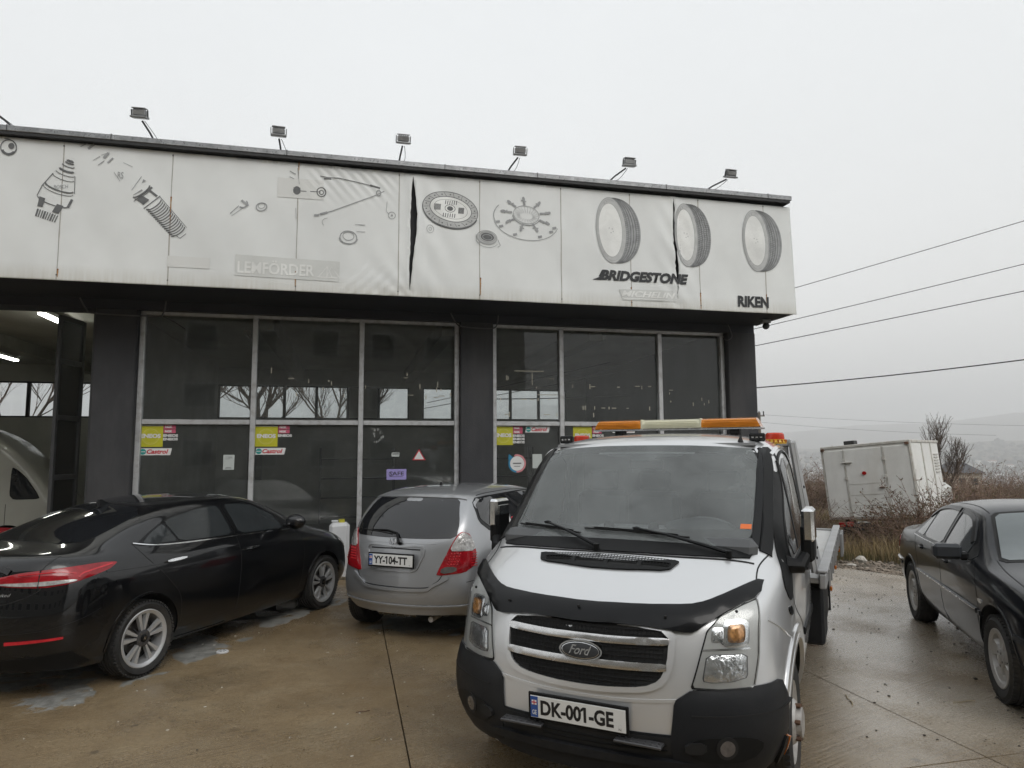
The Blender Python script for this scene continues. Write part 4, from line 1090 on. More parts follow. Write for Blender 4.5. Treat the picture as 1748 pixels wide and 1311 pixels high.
for u in (-6.9, -5.7, -3.5, -1.3, .1, 2.2, 4.0): one('cap_joint', MATS['dark_metal'], S, 'box', (u, FD + .17, 6.028), (.012, .53, .083), .002)
pm('seam_thread', (.36, .355, .33), .7, var=.2, vs=20, dirt=(.25, .16, .08), dirt_amt=.7, dirt_s=6)
pm('rust', (.22, .085, .02), .9, var=.5, vs=18)
for u in SEAM:
    if u < -9: continue
    pts = [(u + .002 * math.sin(z * 9), ban_y(u, z) - .0025, z) for z in np.linspace(ZB + .01, 5.9, 40)]
    V = []; F = []
    for i, p in enumerate(pts): V += [(p[0] - .0045, p[1], p[2]), (p[0] + .0045, p[1], p[2])]
    for i in range(len(pts) - 1): F.append((2 * i, 2 * i + 1, 2 * i + 3, 2 * i + 2))
    link_mesh('seam', rawmesh('seam', V, F), MATS['seam_thread'], S)
for u, z0, z1 in ((-3.35, 4.37, 4.16), (-.757, 4.42, 4.17), (1.607, 4.40, 4.12), (2.78, 4.37, 4.12), (3.955, 4.40, 4.25), (-6.258, 4.24, 4.14), (-4.965, 5.3, 4.95), (-3.34, 5.93, 5.82)):
    V = []; F = []; n = 14
    for i in range(n):
        t = i / (n - 1); z = z0 + (z1 - z0) * t; w_ = .011 * (1 - t * .55) * random.uniform(.7, 1.2); V += [(u - w_, ban_y(u, z) - .004, z), (u + w_ * .8, ban_y(u, z) - .004, z)]
    for i in range(n - 1): F.append((2 * i, 2 * i + 1, 2 * i + 3, 2 * i + 2))
    link_mesh('rust_streak', rawmesh('rust_streak', V, F), pm('rust_wash', (.40, .22, .09), .9, var=.3, vs=10) if 'rust_wash' not in MATS else MATS['rust_wash'], S)
    one('screw', MATS['rust'], S, 'ico', (u, ban_y(u, z0) - .006, z0), (.012, .006, .012))
for u in SEAM[2:]:
    for z in (5.88, 4.17): one('screw', MATS['dark_metal'], S, 'ico', (u, ban_y(u, z) - .006, z), (.01, .006, .01))

# ------- printed matter on the vinyl: flat ink 2 mm proud of it
pm('ink_dark', (.13, .135, .138), .6, var=.25, vs=12); pm('ink_mid', (.33, .34, .345), .6, var=.2, vs=12); pm('ink_light', (.52, .53, .525), .6, var=.1, vs=8); pm('ink_faint', (.64, .655, .635), .55, var=.05); pm('ink_black', (.025, .027, .03), .55, var=.2, vs=9); pm('ink_ghost', (.72, .73, .71), .55, var=.03); pm('print_white', (.80, .81, .79), .5)
class Ink:
    def __init__(s, off=.004): s.v = []; s.f = []; s.off = off + .0025
    def poly(s, pts):
        xs = [p[0] for p in pts]; n = len(s.v)
        if max(xs) - min(xs) > .12 and len(pts) > 3:
            V2, T = flat_tri([Vector((p[0], p[1])) for p in pts], .045); s.v += [(p.x, ban_y(p.x, p.y) - s.off, p.y) for p in V2]; s.f += [tuple(i + n for i in t) for t in T]; return s
        s.v += [(p[0], ban_y(p[0], p[1]) - s.off, p[1]) for p in pts]; s.f.append(tuple(range(n, n + len(pts)))); return s
    def line(s, pts, w, w2=None):
        pts = [Vector((p[0], p[1])) for p in pts]; m = len(pts); n = len(s.v)
        for i, p in enumerate(pts):
            t = (pts[min(i + 1, m - 1)] - pts[max(i - 1, 0)]).normalized(); q = Vector((-t.y, t.x)); ww = (w if w2 is None else w + (w2 - w) * i / (m - 1)) / 2
            for sg in (1, -1):
                a = p + q * ww * sg; s.v.append((a.x, ban_y(a.x, a.y) - s.off, a.y))
        for i in range(m - 1): s.f.append((n + 2 * i, n + 2 * i + 1, n + 2 * i + 3, n + 2 * i + 2))
        return s
    def arc(s, c, a, b_, rot, t0, t1, w, n=28, w2=None):
        """part of an ellipse; half axes a, b, turned by rot degrees"""
        pts = []
        for i in range(n + 1):
            t = R(t0 + (t1 - t0) * i / n); x, y = a * math.cos(t), b_ * math.sin(t); cr_, sr_ = math.cos(R(rot)), math.sin(R(rot)); pts.append((c[0] + x * cr_ - y * sr_, c[1] + x * sr_ + y * cr_))
        return s.line(pts, w, w2)
    def disc(s, c, a, b_, rot=0, n=24):
        pts = []
        for i in range(n):
            t = 2 * math.pi * i / n; x, y = a * math.cos(t), b_ * math.sin(t); cr_, sr_ = math.cos(R(rot)), math.sin(R(rot)); pts.append((c[0] + x * cr_ - y * sr_, c[1] + x * sr_ + y * cr_))
        return s.poly(pts)
    def done(s, name, mat, label=None):
        me = rawmesh(name, s.v, s.f); o = link_mesh(name, me, MATS[mat], S)
        if label: o['label'] = label
        return o
def ell(c, a, b_, rot, t):
    x, y = a * math.cos(R(t)), b_ * math.sin(R(t)); return (c[0] + x * math.cos(R(rot)) - y * math.sin(R(rot)), c[1] + x * math.sin(R(rot)) + y * math.cos(R(rot)))
# tyres
def tyre_print(cx, cz, rw, rh, tw, style, dark):
    side = Ink(.0035); side.disc((cx, cz), rw, rh, 3, 40); side.done('tyre_print', 'ink_light', 'grey side wall of a printed tyre')
    tread = Ink(.0045); pts = [ell((cx, cz), rw, rh, 3, t) for t in range(88, -93, -6)]; pts2 = [(p[0] + tw * math.cos(R(t)) ** .7 if math.cos(R(t)) > 0 else p[0], p[1] - .0) for p, t in ((ell((cx, cz), rw, rh, 3, t), t) for t in range(-90, 91, 6))]
    poly = pts + pts2
    # fill as strips so that it stays planar
    n = 30
    for i in range(n):
        t0, t1 = 88 - 176 * i / n, 88 - 176 * (i + 1) / n
        a, b2 = ell((cx, cz), rw, rh, 3, t0), ell((cx, cz), rw, rh, 3, t1); c0, c1 = max(0, math.cos(R(t0))) ** .45 * tw, max(0, math.cos(R(t1))) ** .45 * tw
        tread.poly([a, (a[0] + c0, a[1]), (b2[0] + c1, b2[1]), b2])
    tread.done('tread_print', 'ink_mid', 'darker tread band of a printed tyre')
    gr = Ink(.0055)
    for f in (.16, .34, .52, .7, .88):
        pts = []
        for t in range(84, -85, -6):
            a = ell((cx, cz), rw, rh, 3, t); c0 = max(0, math.cos(R(t))) ** .45 * tw; pts.append((a[0] + c0 * f + (.006 * math.sin(t * .7) if style == 1 else 0), a[1]))
        gr.line(pts, .010 if f in (.34, .52, .7) else .006)
    for i in range(46):
        t = 80 - 160 * i / 45; a = ell((cx, cz), rw, rh, 3, t); c0 = max(0, math.cos(R(t))) ** .45 * tw
        if style == 0: gr.line([(a[0] + c0 * .02, a[1]), (a[0] + c0 * .3, a[1] - .008)], .004); gr.line([(a[0] + c0 * .72, a[1] - .004), (a[0] + c0 * .97, a[1])], .004)
        elif style == 1: gr.line([(a[0] + c0 * .05, a[1] + .01), (a[0] + c0 * .45, a[1] - .012)], .006); gr.line([(a[0] + c0 * .5, a[1] - .012), (a[0] + c0 * .97, a[1] + .008)], .006)
        else: gr.line([(a[0] + c0 * .1, a[1] + .012), (a[0] + c0 * .5, a[1] - .01)], .005)
    gr.done('groove_print', 'ink_dark', 'dark grooves printed on the tyre tread')
    ri = Ink(.0045); ri.disc((cx - .01, cz), rw * .80, rh * .82, 3, 40); ri.done('wheel_print', 'print_white', 'white wheel disc of a printed tyre')
    de = Ink(.0055)
    de.arc((cx, cz), rw, rh, 3, 60, 300, .008); de.arc((cx, cz), rw * .92, rh * .93, 3, 70, 290, .004); de.arc((cx - .01, cz), rw * .80, rh * .82, 3, 0, 360, .006, 40)
    for t in (100, 112, 230, 245): a = ell((cx, cz), rw * .87, rh * .88, 3, t); de.disc(a, .012, .006, t)
    for (dx, dy) in ((.02, .02), (-.03, .03), (.0, -.04), (.035, -.02)): de.disc((cx + dx, cz + dy), .006, .009)
    de.done('detail_print', 'ink_mid')
tyre_print(1.29, 5.29, .245, .52, .25, 0, 1); tyre_print(2.555, 5.30, .20, .51, .24, 1, 1); tyre_print(3.79, 5.29, .235, .51, .25, 2, 1)
# keep the second tyre's left flank washed out
# clutch disc
k = Ink(.0035); k.disc((-1.205, 5.42), .41, .265, -9, 48); k.done('clutch_disc_print', 'ink_light', 'grey clutch disc print')
k = Ink(.0045); k.disc((-1.20, 5.43), .31, .185, -9, 40); k.done('clutch_hub_print', 'print_white')
k = Ink(.0055)
k.arc((-1.205, 5.42), .41, .265, -9, 0, 360, .009, 48); k.arc((-1.205, 5.405), .41, .265, -9, 180, 350, .014, 40); k.arc((-1.2, 5.43), .31, .185, -9, 0, 360, .010, 40); k.arc((-1.2, 5.43), .25, .14, -9, 0, 360, .004, 40)
for i in range(18):
    t = i * 20 + 6; k.line([ell((-1.203, 5.422), .325, .197, -9, t), ell((-1.203, 5.422), .40, .255, -9, t + 4)], .006); a = ell((-1.203, 5.42), .365, .228, -9, t + 10); k.disc(a, .012, .009)
k.disc((-1.21, 5.44), .045, .035); k.arc((-1.21, 5.44), .075, .055, 0, 0, 360, .008)
for (x, z, ww, hh) in ((-1.20, 5.53, .16, .06), (-1.23, 5.335, .17, .06), (-1.40, 5.45, .08, .09), (-1.05, 5.42, .07, .09)):
    for q in range(6): k.line([(x - ww / 2 + ww * q / 5, z - hh / 2), (x - ww / 2 + ww * q / 5 + .008, z + hh / 2)], .012)
k.done('clutch_detail_print', 'ink_dark', 'dark springs and rivets of the clutch disc print')
# bearing
k = Ink(.0035); k.disc((-.66, 5.03), .15, .10, -6, 36); k.done('bearing_print', 'ink_light'); k = Ink(.0045); k.disc((-.655, 5.05), .10, .062, -6, 30); k.done('bearing_core_print', 'ink_dark', 'dark bore of the bearing print')
k = Ink(.0055); k.arc((-.66, 5.045), .15, .10, -6, 0, 360, .008); k.arc((-.655, 5.05), .118, .078, -6, 0, 360, .008); k.arc((-.655, 5.045), .07, .04, -6, 0, 360, .012); k.arc((-.66, 4.985), .16, .09, -6, 180, 350, .006); k.line([(-.82, 5.08), (-.82, 4.98), (-.78, 4.95)], .008); k.line([(-.50, 5.02), (-.46, 4.93), (-.50, 4.90)], .008); k.done('bearing_detail_print', 'ink_mid')
# pressure plate crown
k = Ink(.0055); c0 = (-.06, 5.43)
k.arc(c0, .20, .135, -5, 0, 360, .008, 36); k.arc((c0[0], c0[1] - .01), .215, .15, -5, 190, 340, .012)
for i in range(22):
    t = i * 360 / 22; k.line([ell((c0[0], c0[1] - .02), .10, .05, -5, t), ell(c0, .19, .125, -5, t + 5)], .006, .003)
for i in range(9):
    t = 20 + i * 40; a = ell(c0, .22, .145, -5, t); b2 = ell(c0, .36, .235, -5, t); k.line([a, b2], .035, .02); k.disc(b2, .04, .022, t)
    k.line([ell(c0, .30, .20, -5, t - 7), ell(c0, .34, .22, -5, t + 7)], .014)
k.arc((c0[0], c0[1] - .09), .50, .30, -4, 196, 350, .008, 50); k.arc((c0[0], c0[1] - .06), .50, .30, -4, 150, 200, .012, 14)
for t in (200, 215, 250, 300, 330, 345): a = ell((c0[0], c0[1] - .08), .46, .27, -4, t); k.line([(a[0] - .03, a[1]), (a[0] + .03, a[1] + .015)], .035)
k.done('pressure_plate_print', 'ink_mid', 'faded spiked pressure plate print')
# spark plugs: axis frame
def plug(base, ang, pieces, name, mat):
    k = Ink(.005); ca, sa = math.cos(R(ang)), math.sin(R(ang))
    def P(a, h): return (base[0] + a * ca - h * sa, base[1] + a * sa + h * ca)
    for p in pieces:
        if p[0] == 'q': k.poly([P(a, h) for a, h in p[1]])
        if p[0] == 'l': k.line([P(a, h) for a, h in p[1]], p[2], p[3] if len(p) > 3 else None)
        if p[0] == 'c':
            (a, h, r_, rr, t0, t1, w_) = p[1]; pts = [P(a + r_ * math.sin(R(t)) * .0 + rr * math.cos(R(t)), h + r_ * math.sin(R(t))) for t in np.linspace(t0, t1, 16)]; k.line(pts, w_)
    return k.done(name, mat)
# first plug, axis from (-6.2,5.68) down to (-6.48,4.86)
A = []
def rings(L, items):
    for (a, r_, w_) in items: L.append(('c', (a, 0, r_, r_ * .28, -88, 88, w_)))
rings(A, [(.02, .035, .03), (.05, .05, .02), (.09, .075, .012), (.15, .085, .025), (.20, .115, .008), (.26, .13, .008), (.40, .17, .018), (.44, .18, .008), (.60, .19, .012)])
A += [('l', [(.2, .12), (.42, .19)], .008), ('l', [(.25, -.13), (.45, -.19), (.6, -.2)], .01), ('q', [(.62, .13), (.74, .11), (.74, .03), (.62, .05)]), ('q', [(.60, -.17), (.73, -.15), (.72, -.09), (.60, -.10)]), ('l', [(.5, .19), (.62, .18)], .03)]
for i in range(9): A.append(('l', [(.76, -.13 + i * .03), (.86, -.12 + i * .028)], .012 if i % 3 else .02))
plug((-6.18, 5.71), -107, A, 'spark_plug_print', 'ink_dark')
A = [('l', [(.0, .085), (.12, .13)], .006), ('l', [(.02, -.09), (.16, -.12)], .006), ('l', [(.28, .12), (.34, -.10)], .008), ('q', [(.32, .11), (.36, .12), (.35, .06)]), ('l', [(.42, .0), (.40, -.13)], .02, .006)]
plug((-5.62, 5.66), -44, A, 'spark_plug_print', 'ink_mid')
A = []
rings(A, [(.0, .13, .02), (.03, .13, .008)])
A += [('q', [(.06, -.12), (.16, -.10), (.15, .0), (.05, -.03)]), ('q', [(.05, .1), (.17, .12), (.17, .09), (.05, .07)]), ('l', [(.04, .14), (.05, -.16)], .028, .01), ('l', [(.19, .14), (.20, -.13)], .012)]
for i in range(15):
    a = .23 + i * .033; A.append(('c', (a, 0, .115 - i * .0015, .035, -80, 85, .010 if i % 2 else .014)))
    A.append(('l', [(a, -.115), (a + .02, -.085)], .02))
A += [('l', [(.73, -.06), (.78, -.05), (.78, .05)], .008), ('l', [(.2, .13), (.72, .11)], .006)]
plug((-5.33, 5.35), -47, A, 'spark_plug_print', 'ink_dark')
k = Ink(.005); k.arc((-6.945, 5.80), .13, .115, 0, -70, 95, .008); k.arc((-6.9, 5.80), .09, .1, 0, 0, 360, .012); k.disc((-6.87, 5.82), .035, .04); k.arc((-6.9, 5.79), .075, .08, 0, 200, 330, .03); k.done('bearing_print', 'ink_dark', 'ring shaped bearing print cut by the left edge')
k = Ink(.005)
for (x, z, a, w_) in ((-5.99, 5.87, 50, .03), (-6.08, 5.89, 40, .012), (-5.80, 5.76, 60, .035), (-5.75, 5.70, 55, .02), (-5.92, 5.72, 45, .008), (-5.86, 5.66, 50, .01), (-5.83, 5.80, 30, .006)): k.line([(x, z), (x + .11 * math.cos(R(a)), z + .11 * math.sin(R(a)) * .8)], w_)
k.done('connector_print', 'ink_mid', 'broken connector print under the capping')
# suspension parts, faded
k = Ink(.005); k.line([(-3.33, 5.525), (-3.04, 5.53)], .012); k.disc((-3.36, 5.53), .05, .06); k.arc((-3.03, 5.53), .06, .065, 0, 0, 360, .014); k.arc((-3.03, 5.525), .028, .03, 0, 0, 360, .012)
for i in range(4): k.line([(-3.41, 5.50 + i * .022), (-3.31, 5.50 + i * .022)], .006)
k.line([(-3.05, 5.765), (-2.95, 5.75), (-2.8, 5.755), (-2.45, 5.705), (-2.22, 5.665)], .010); k.line([(-2.36, 5.69), (-2.22, 5.66)], .026); k.line([(-3.0, 5.73), (-2.9, 5.735)], .02)
k.done('linkage_print', 'ink_dark', 'thin faded linkage print left of the tear')
k = Ink(.005); k.line([(-3.08, 5.20), (-2.9, 5.26), (-2.30, 5.54), (-2.16, 5.62)], .012); k.arc((-2.24, 5.585), .03, .04, 0, 0, 360, .012); k.line([(-3.12, 5.19), (-3.06, 5.195)], .03); k.line([(-3.04, 5.21), (-2.94, 5.245)], .03)
k.arc((-2.65, 4.905), .115, .095, 0, 0, 360, .012, 30); k.arc((-2.65, 4.925), .075, .06, 0, 0, 360, .008); k.arc((-2.65, 4.895), .12, .08, 0, 180, 360, .02)
k.arc((-3.82, 5.26), .07, .055, 20, 0, 360, .014); k.arc((-3.82, 5.275), .045, .035, 20, 0, 360, .006); k.arc((-4.06, 5.28), .06, .05, 30, 200, 380, .02); k.line([(-4.11, 5.25), (-4.22, 5.13)], .010); k.line([(-4.06, 5.22), (-4.20, 5.10)], .006); k.line([(-4.08, 5.33), (-3.99, 5.26)], .03)
k.line([(-3.37, 5.28), (-3.36, 5.12)], .006); k.line([(-3.36, 5.85), (-3.33, 5.62)], .006); k.line([(-3.46, 5.8), (-3.38, 5.76)], .012); k.line([(-3.46, 5.72), (-3.40, 5.69)], .01)
k.arc((-2.94, 5.1), .07, .06, 0, 90, 230, .006); k.line([(-2.56, 5.1), (-2.42, 5.1)], .008); k.line([(-2.54, 5.0), (-2.42, 5.0)], .006); k.arc((-2.05, 5.27), .05, .05, 0, 0, 360, .008); k.disc((-2.05, 5.27), .015, .015); k.line([(-2.12, 5.47), (-2.13, 5.33), (-2.09, 5.28)], .006)
k.arc((-1.50, 5.11), .05, .06, 0, 0, 360, .006); k.arc((-1.50, 5.11), .02, .025, 0, 0, 360, .006)
k.done('bushing_print', 'ink_mid', 'small faded rings, bushings and rods print')
k = Ink(.003); k.poly([(-3.62, 5.42), (-3.0, 5.42), (-3.0, 5.70), (-3.62, 5.70)]); k.poly([(-4.98, 4.35), (-4.45, 4.35), (-4.45, 4.5), (-4.98, 4.5)]); k.done('ghost_print', 'ink_ghost', 'ghost of a faded rectangle on the vinyl')
# lettering
def MT(u, z, off=.006): return Matrix(((1, 0, 0, u), (0, 0, -1, FD - off), (0, 1, 0, z), (0, 0, 0, 1)))
def sign_text(name, s_, u, z, w_, h_, mat, bold=.0, shear=0., off=.0095, dz=0, label=None):
    me = text_mesh(s_, bold, shear); co = np.array([v.co[:] for v in me.vertices]); mn, mx_ = co.min(0), co.max(0)
    for v in me.vertices:
        x = u + (v.co.x - mn[0]) / (mx_[0] - mn[0]) * w_; zz_ = z + (v.co.y - mn[1]) / (mx_[1] - mn[1]) * h_ + dz * (v.co.x - mn[0]) / (mx_[0] - mn[0]); v.co = (x, ban_y(x, zz_) - off, zz_)
    me.materials.clear(); o = link_mesh(name, me, MATS[mat], S)
    if label: o['label'] = label
sign_text('lettering', 'BRIDGESTONE', 1.10, 4.495, 1.47, .165, 'ink_black', .055, .25, label='black italic BRIDGESTONE lettering')
k = Ink(.006); k.poly([(.975, 4.495), (1.11, 4.495), (1.13, 4.56)]); k.poly([(1.07, 4.545), (1.13, 4.655), (1.15, 4.655), (1.12, 4.55)]); k.done('lettering', 'ink_black', 'pointed flag of the B in the tyre lettering')
sign_text('lettering', 'RIKEN', 3.43, 4.185, .56, .18, 'ink_black', .045, .03, label='heavy black RIKEN lettering')
k = Ink(.0035); k.poly([(1.40, 4.37), (2.30, 4.385), (2.36, 4.21), (1.46, 4.20)]); k.done('label_print', 'ink_faint', 'pale grey band behind faded lettering')
sign_text('lettering', 'MICHELIN', 1.44, 4.255, .90, .095, 'print_white', .03, .3, label='white italic MICHELIN lettering on a pale grey band')
k = Ink(.0045); k.line([(1.48, 4.225), (2.2, 4.228)], .010); k.done('underline_print', 'print_white')
k = Ink(.0035); k.poly([(-4.135, 4.28), (-2.765, 4.26), (-2.76, 4.55), (-4.13, 4.57)]); k.done('label_print', 'ink_faint', 'faded grey box behind LEMFÖRDER')
sign_text('lettering', 'LEMFÖRDER', -4.10, 4.315, 1.0, .20, 'print_white', .02, label='white LEMFÖRDER lettering on a grey box')
k = Ink(.006)
for dx in (0, .10): k.line([(-3.04 + dx, 4.32), (-2.93 + dx * .6, 4.47), (-2.86 + dx, 4.32)], .014); 
k.line([(-3.06, 4.315), (-2.79, 4.315)], .014); k.line([(-2.93, 4.46), (-2.93, 4.32)], .012); k.done('logo_print', 'print_white', 'white pyramid logo after LEMFÖRDER')
sign_text('lettering', 'BOSCH', -6.36, 5.30, .16, .05, 'ink_mid', .0, .0, dz=.02)
sign_text('lettering', 'RS', -5.62, 5.50, .07, .09, 'ink_mid', .0)

# ------------------------------------------------------------------ floodlights on the sign
pm('flood_steel', (.33, .335, .34), .45, metal=.5, var=.25, vs=10, bump=.1)
pm('flood_glass', (.45, .46, .47), .15, coat=.5)
def flood(u, dx, label, h=.34, out=.55):
    r = empty('floodlight', fw(u, FD + .12, 6.06), FA, label, 'floodlight', 'floodlights along the top of the sign')
    top = Vector((dx, -out * .25, h)); head = Vector((dx * 1.12, -out * .32, h + .06))
    one('arm', MATS['dark_metal'], r, 'tube', [(0, 0, -.04), tuple(top * .5), tuple(top)], .013, 8)
    MB().tube(catmull([(.02, .0, 0), (dx * .5 + .07, -.05, h * .35), tuple(top + Vector((.03, 0, 0)))], 5), .004, 5).build('cable', MATS['cable_black'], r)
    M = Matrix.Translation(head) @ Matrix.Rotation(R(18 + 5 * math.sin(u * 9)), 4, 'X') @ Matrix.Rotation(R(9 * math.sin(u * 5)), 4, 'Z') @ Matrix.Scale(.88, 4)
    b = MB(); b.box((0, 0, .03), (.19, .10, .09), .015, M); b.build('lamp_body', MATS['flood_steel'], r)
    b = MB(); b.box((0, 0, .095), (.20, .11, .015), .004, M)
    for q in (-.07, -.035, 0, .035, .07): b.box((q, 0, .085), (.006, .1, .03), 0, M)
    b.build('heat_sink', MATS['flood_steel'], r)
    b = MB(); b.box((0, -.01, -.035), (.235, .14, .03), .006, M); b.build('bezel', MATS['flood_steel'], r)
    b = MB(); b.box((0, -.01, -.053), (.19, .10, .004), 0, M); b.build('lens', MATS['flood_glass'], r)
    b = MB(); b.box((-.115, 0, .02), (.012, .03, .11), 0, M); b.box((.115, 0, .02), (.012, .03, .11), 0, M); b.build('bracket', MATS['dark_metal'], r)
for (u, dx, h, l) in ((-6.81, -.36, .28, 'leftmost floodlight, only its slanting arm in view'), (-5.19, -.17, .30, 'floodlight above the second spark plug print, arm leaning left'), (-3.585, -.03, .22, 'floodlight on a short upright arm above the faded linkage prints'),
    (-1.966, .055, .30, 'floodlight on an upright arm just left of the long tear'), (-.375, .19, .29, 'floodlight above the clutch prints, arm leaning right'), (1.224, .33, .28, 'floodlight above the first tyre print, arm leaning right'), (2.866, .43, .25, 'rightmost floodlight, above the second and third tyre prints')):
    flood(u, dx, l, h * .86)
# camera under the soffit
c = empty('security_camera', fw(4.25, -.72, 4.10), FA, 'small security camera under the right end of the soffit', 'camera')
one('bracket', MATS['flood_steel'], c, 'box', (0, 0, -.03), (.16, .12, .06), .01); one('camera_body', MATS['dark_metal'], c, 'ico', (0, -.02, -.11), (.055, .07, .06), sub=2)

# ------------------------------------------------------------------ stickers and notices on the glass (top level, at their own places)
pm('sticker_yellow', (.52, .50, .03), .4, var=.08); pm('sticker_ring', (.60, .57, .12), .4); pm('sticker_white', (.75, .75, .74), .45, var=.04); pm('sticker_pink', (.55, .10, .17), .45); pm('sticker_red', (.55, .03, .05), .45); pm('sticker_teal', (.02, .30, .28), .45)
pm('sticker_black', (.02, .02, .02), .5); pm('sticker_violet', (.35, .30, .62), .5); pm('sticker_blue', (.03, .22, .38), .5); pm('paper_grey', (.52, .56, .54), .6, var=.05); pm('paper_text', (.15, .15, .16), .6); pm('sticker_rose', (.65, .25, .27), .5); pm('glue_grey', (.30, .31, .30), .8, var=.4, vs=30)
GY = .026
def St(name, u, z, label, group=None): 
    return empty(name, fw(u, GY - .003, z), FA, label, 'sticker', group)
def rect(root, name, x0, z0, x1, z1, mat, k=0, sh=0.):
    y = -.0015 * k; me = rawmesh(name, [(x0, y, z0), (x1, y, z0), (x1 + sh, y, z1), (x0 + sh, y, z1), (x0, y + .001, z0), (x1, y + .001, z0), (x1 + sh, y + .001, z1), (x0 + sh, y + .001, z1)], [(0, 1, 2, 3), (7, 6, 5, 4), (0, 4, 5, 1), (1, 5, 6, 2), (2, 6, 7, 3), (3, 7, 4, 0)])
    return link_mesh(name, me, MATS[mat], root)
def sttext(root, s_, x, z, w_, h_, mat, k=2, bold=.03, shear=0.):
    M = Matrix(((1, 0, 0, x), (0, 0, -1, -.0015 * k), (0, 1, 0, z), (0, 0, 0, 1))); return text_on('lettering', s_, M, w_, h_, MATS[mat], root, bold, shear)
def ringm(root, name, cx, cz, r0, r1, mat, t0=0, t1=360, k=1):
    n = 36; V = []; F = []
    for i in range(n + 1):
        t = R(t0 + (t1 - t0) * i / n)
        for r_ in (r0, r1): V.append((cx + r_ * math.cos(t), -.0015 * k, cz + r_ * math.sin(t)))
    for i in range(n): F.append((2 * i, 2 * i + 1, 2 * i + 3, 2 * i + 2))
    return link_mesh(name, rawmesh(name, V, F), MATS[mat], root)
def eneos(u, z, label):
    r = St('oil_sticker', u, z, label); rect(r, 'backing', 0, 0, .33, .31, 'sticker_yellow'); rect(r, 'border', 0, .302, .33, .31, 'sticker_white', 1)
    ringm(r, 'ring', .165, .15, .105, .117, 'sticker_ring'); ringm(r, 'ring', .165, .15, .088, .092, 'sticker_ring'); sttext(r, 'ENEOS', .032, .128, .27, .062, 'sticker_white', 3, .05)
def ngk(u, z, rows, label):
    r = St('plug_sticker', u, z, label); rect(r, 'backing', 0, .065, .165, .12, 'sticker_pink'); rect(r, 'backing', 0, .0, .165, .056, 'sticker_pink')
    for q in (.075, .01): sttext(r, 'NGK', .02, q, .10, .035, 'sticker_white', 1, .05)
    for i in range(rows): sttext(r, 'ENEOS', .0, -.055 - i * .052, .20, .04, 'sticker_white', 1, .05)
def castrol(u, z, w_, label):
    r = St('lubricant_sticker', u, z, label); rect(r, 'backing', 0, 0, w_, .1, 'sticker_white', 0, .02); ringm(r, 'ring', .055, .05, .0, .042, 'sticker_teal', 0, 360, 1); rect(r, 'stripe', .02, .045, .085, .055, 'sticker_white', 2)
    sttext(r, 'Castrol', .105, .02, w_ - .13, .065, 'sticker_red', 2, .03, .25)
eneos(-5.565, 1.985, 'yellow ENEOS oil sticker on the first shop window'); ngk(-5.232, 2.185, 2, 'pink NGK sticker over two white ENEOS words on the first window'); castrol(-5.548, 1.865, .42, 'Castrol sticker below the yellow one on the first window')
eneos(-3.972, 1.985, 'yellow ENEOS oil sticker on the second shop window'); ngk(-3.636, 2.185, 1, 'pink NGK sticker over a single ENEOS word on the second window'); castrol(-3.96, 1.865, .42, 'Castrol sticker below the yellow one on the second window')
eneos(-.31, 2.0, 'yellow ENEOS oil sticker right of the middle pillar'); ngk(.015, 2.185, 3, 'pink NGK sticker over three ENEOS words right of the middle pillar'); castrol(.225, 2.205, .40, 'Castrol sticker high on the window right of the middle pillar')
eneos(1.05, 2.0, 'yellow ENEOS sticker seen under the truck light bar'); ngk(1.39, 2.19, 1, 'pink NGK sticker seen under the truck light bar'); castrol(1.75, 2.2, .40, 'Castrol sticker seen under the truck light bar')
r = St('paper_notice', -4.40, 1.645, 'white paper notice low on the first shop window'); rect(r, 'paper', 0, 0, .155, .22, 'paper_grey')
for i, (a, c_) in enumerate(((.03, .12), (.07, .13), (.03, .09))): rect(r, 'text_line', a, .185 - i * .014, c_, .19 - i * .014, 'paper_text', 1)
rect(r, 'text_line', .04, .03, .11, .036, 'paper_text', 1); rect(r, 'text_line', .03, .018, .12, .023, 'paper_text', 1)
r = St('safe_sticker', -2.01, 1.465, 'lilac SAFE sticker on the third shop window'); rect(r, 'backing', 0, 0, .305, .165, 'sticker_violet'); sttext(r, 'SAFE', .045, .065, .22, .06, 'sticker_black', 1, .01); rect(r, 'underline', .04, .045, .25, .05, 'sticker_black', 1); ringm(r, 'ring', .07, .09, .032, .037, 'sticker_black', 0, 360, 1)
r = St('warning_triangle', -1.615, 1.765, 'white warning triangle sticker with a red edge')
link_mesh('red_edge', rawmesh('t', [(0, 0, 0), (.21, 0, 0), (.105, 0, .175)], [(0, 1, 2)]), MATS['sticker_red'], r); link_mesh('backing', rawmesh('t', [(.02, -.002, .011), (.19, -.002, .011), (.105, -.002, .153)], [(0, 1, 2)]), MATS['sticker_rose'], r)
link_mesh('face', rawmesh('t', [(.03, -.003, .017), (.18, -.003, .017), (.105, -.003, .142)], [(0, 1, 2)]), MATS['sticker_white'], r)
r = St('small_notice', -1.937, 1.822, 'tiny pale green notice on the third shop window'); rect(r, 'paper', 0, 0, .12, .065, 'paper_grey'); rect(r, 'text_line', .01, .035, .11, .052, 'paper_text', 1)
r = St('peeled_sticker', -2.255, 2.01, 'grey remains of a scraped off sticker on the third window')
for i in range(26):
    x, z = random.uniform(0, .18), random.uniform(0, .27); s = random.uniform(.01, .045); rect(r, 'scrap', x, z, x + s * .5, z + s, 'glue_grey', 0) if i < 22 else None
r = St('round_sticker', .085, 1.70, 'round white sticker with a blue and pink arrow ring'); ringm(r, 'face', 0, 0, 0, .118, 'sticker_white', 0, 360, 0); ringm(r, 'pink_arc', 0, 0, .12, .148, 'sticker_rose', -95, 110, 1); ringm(r, 'blue_arc', 0, 0, .12, .148, 'sticker_blue', 135, 265, 1)
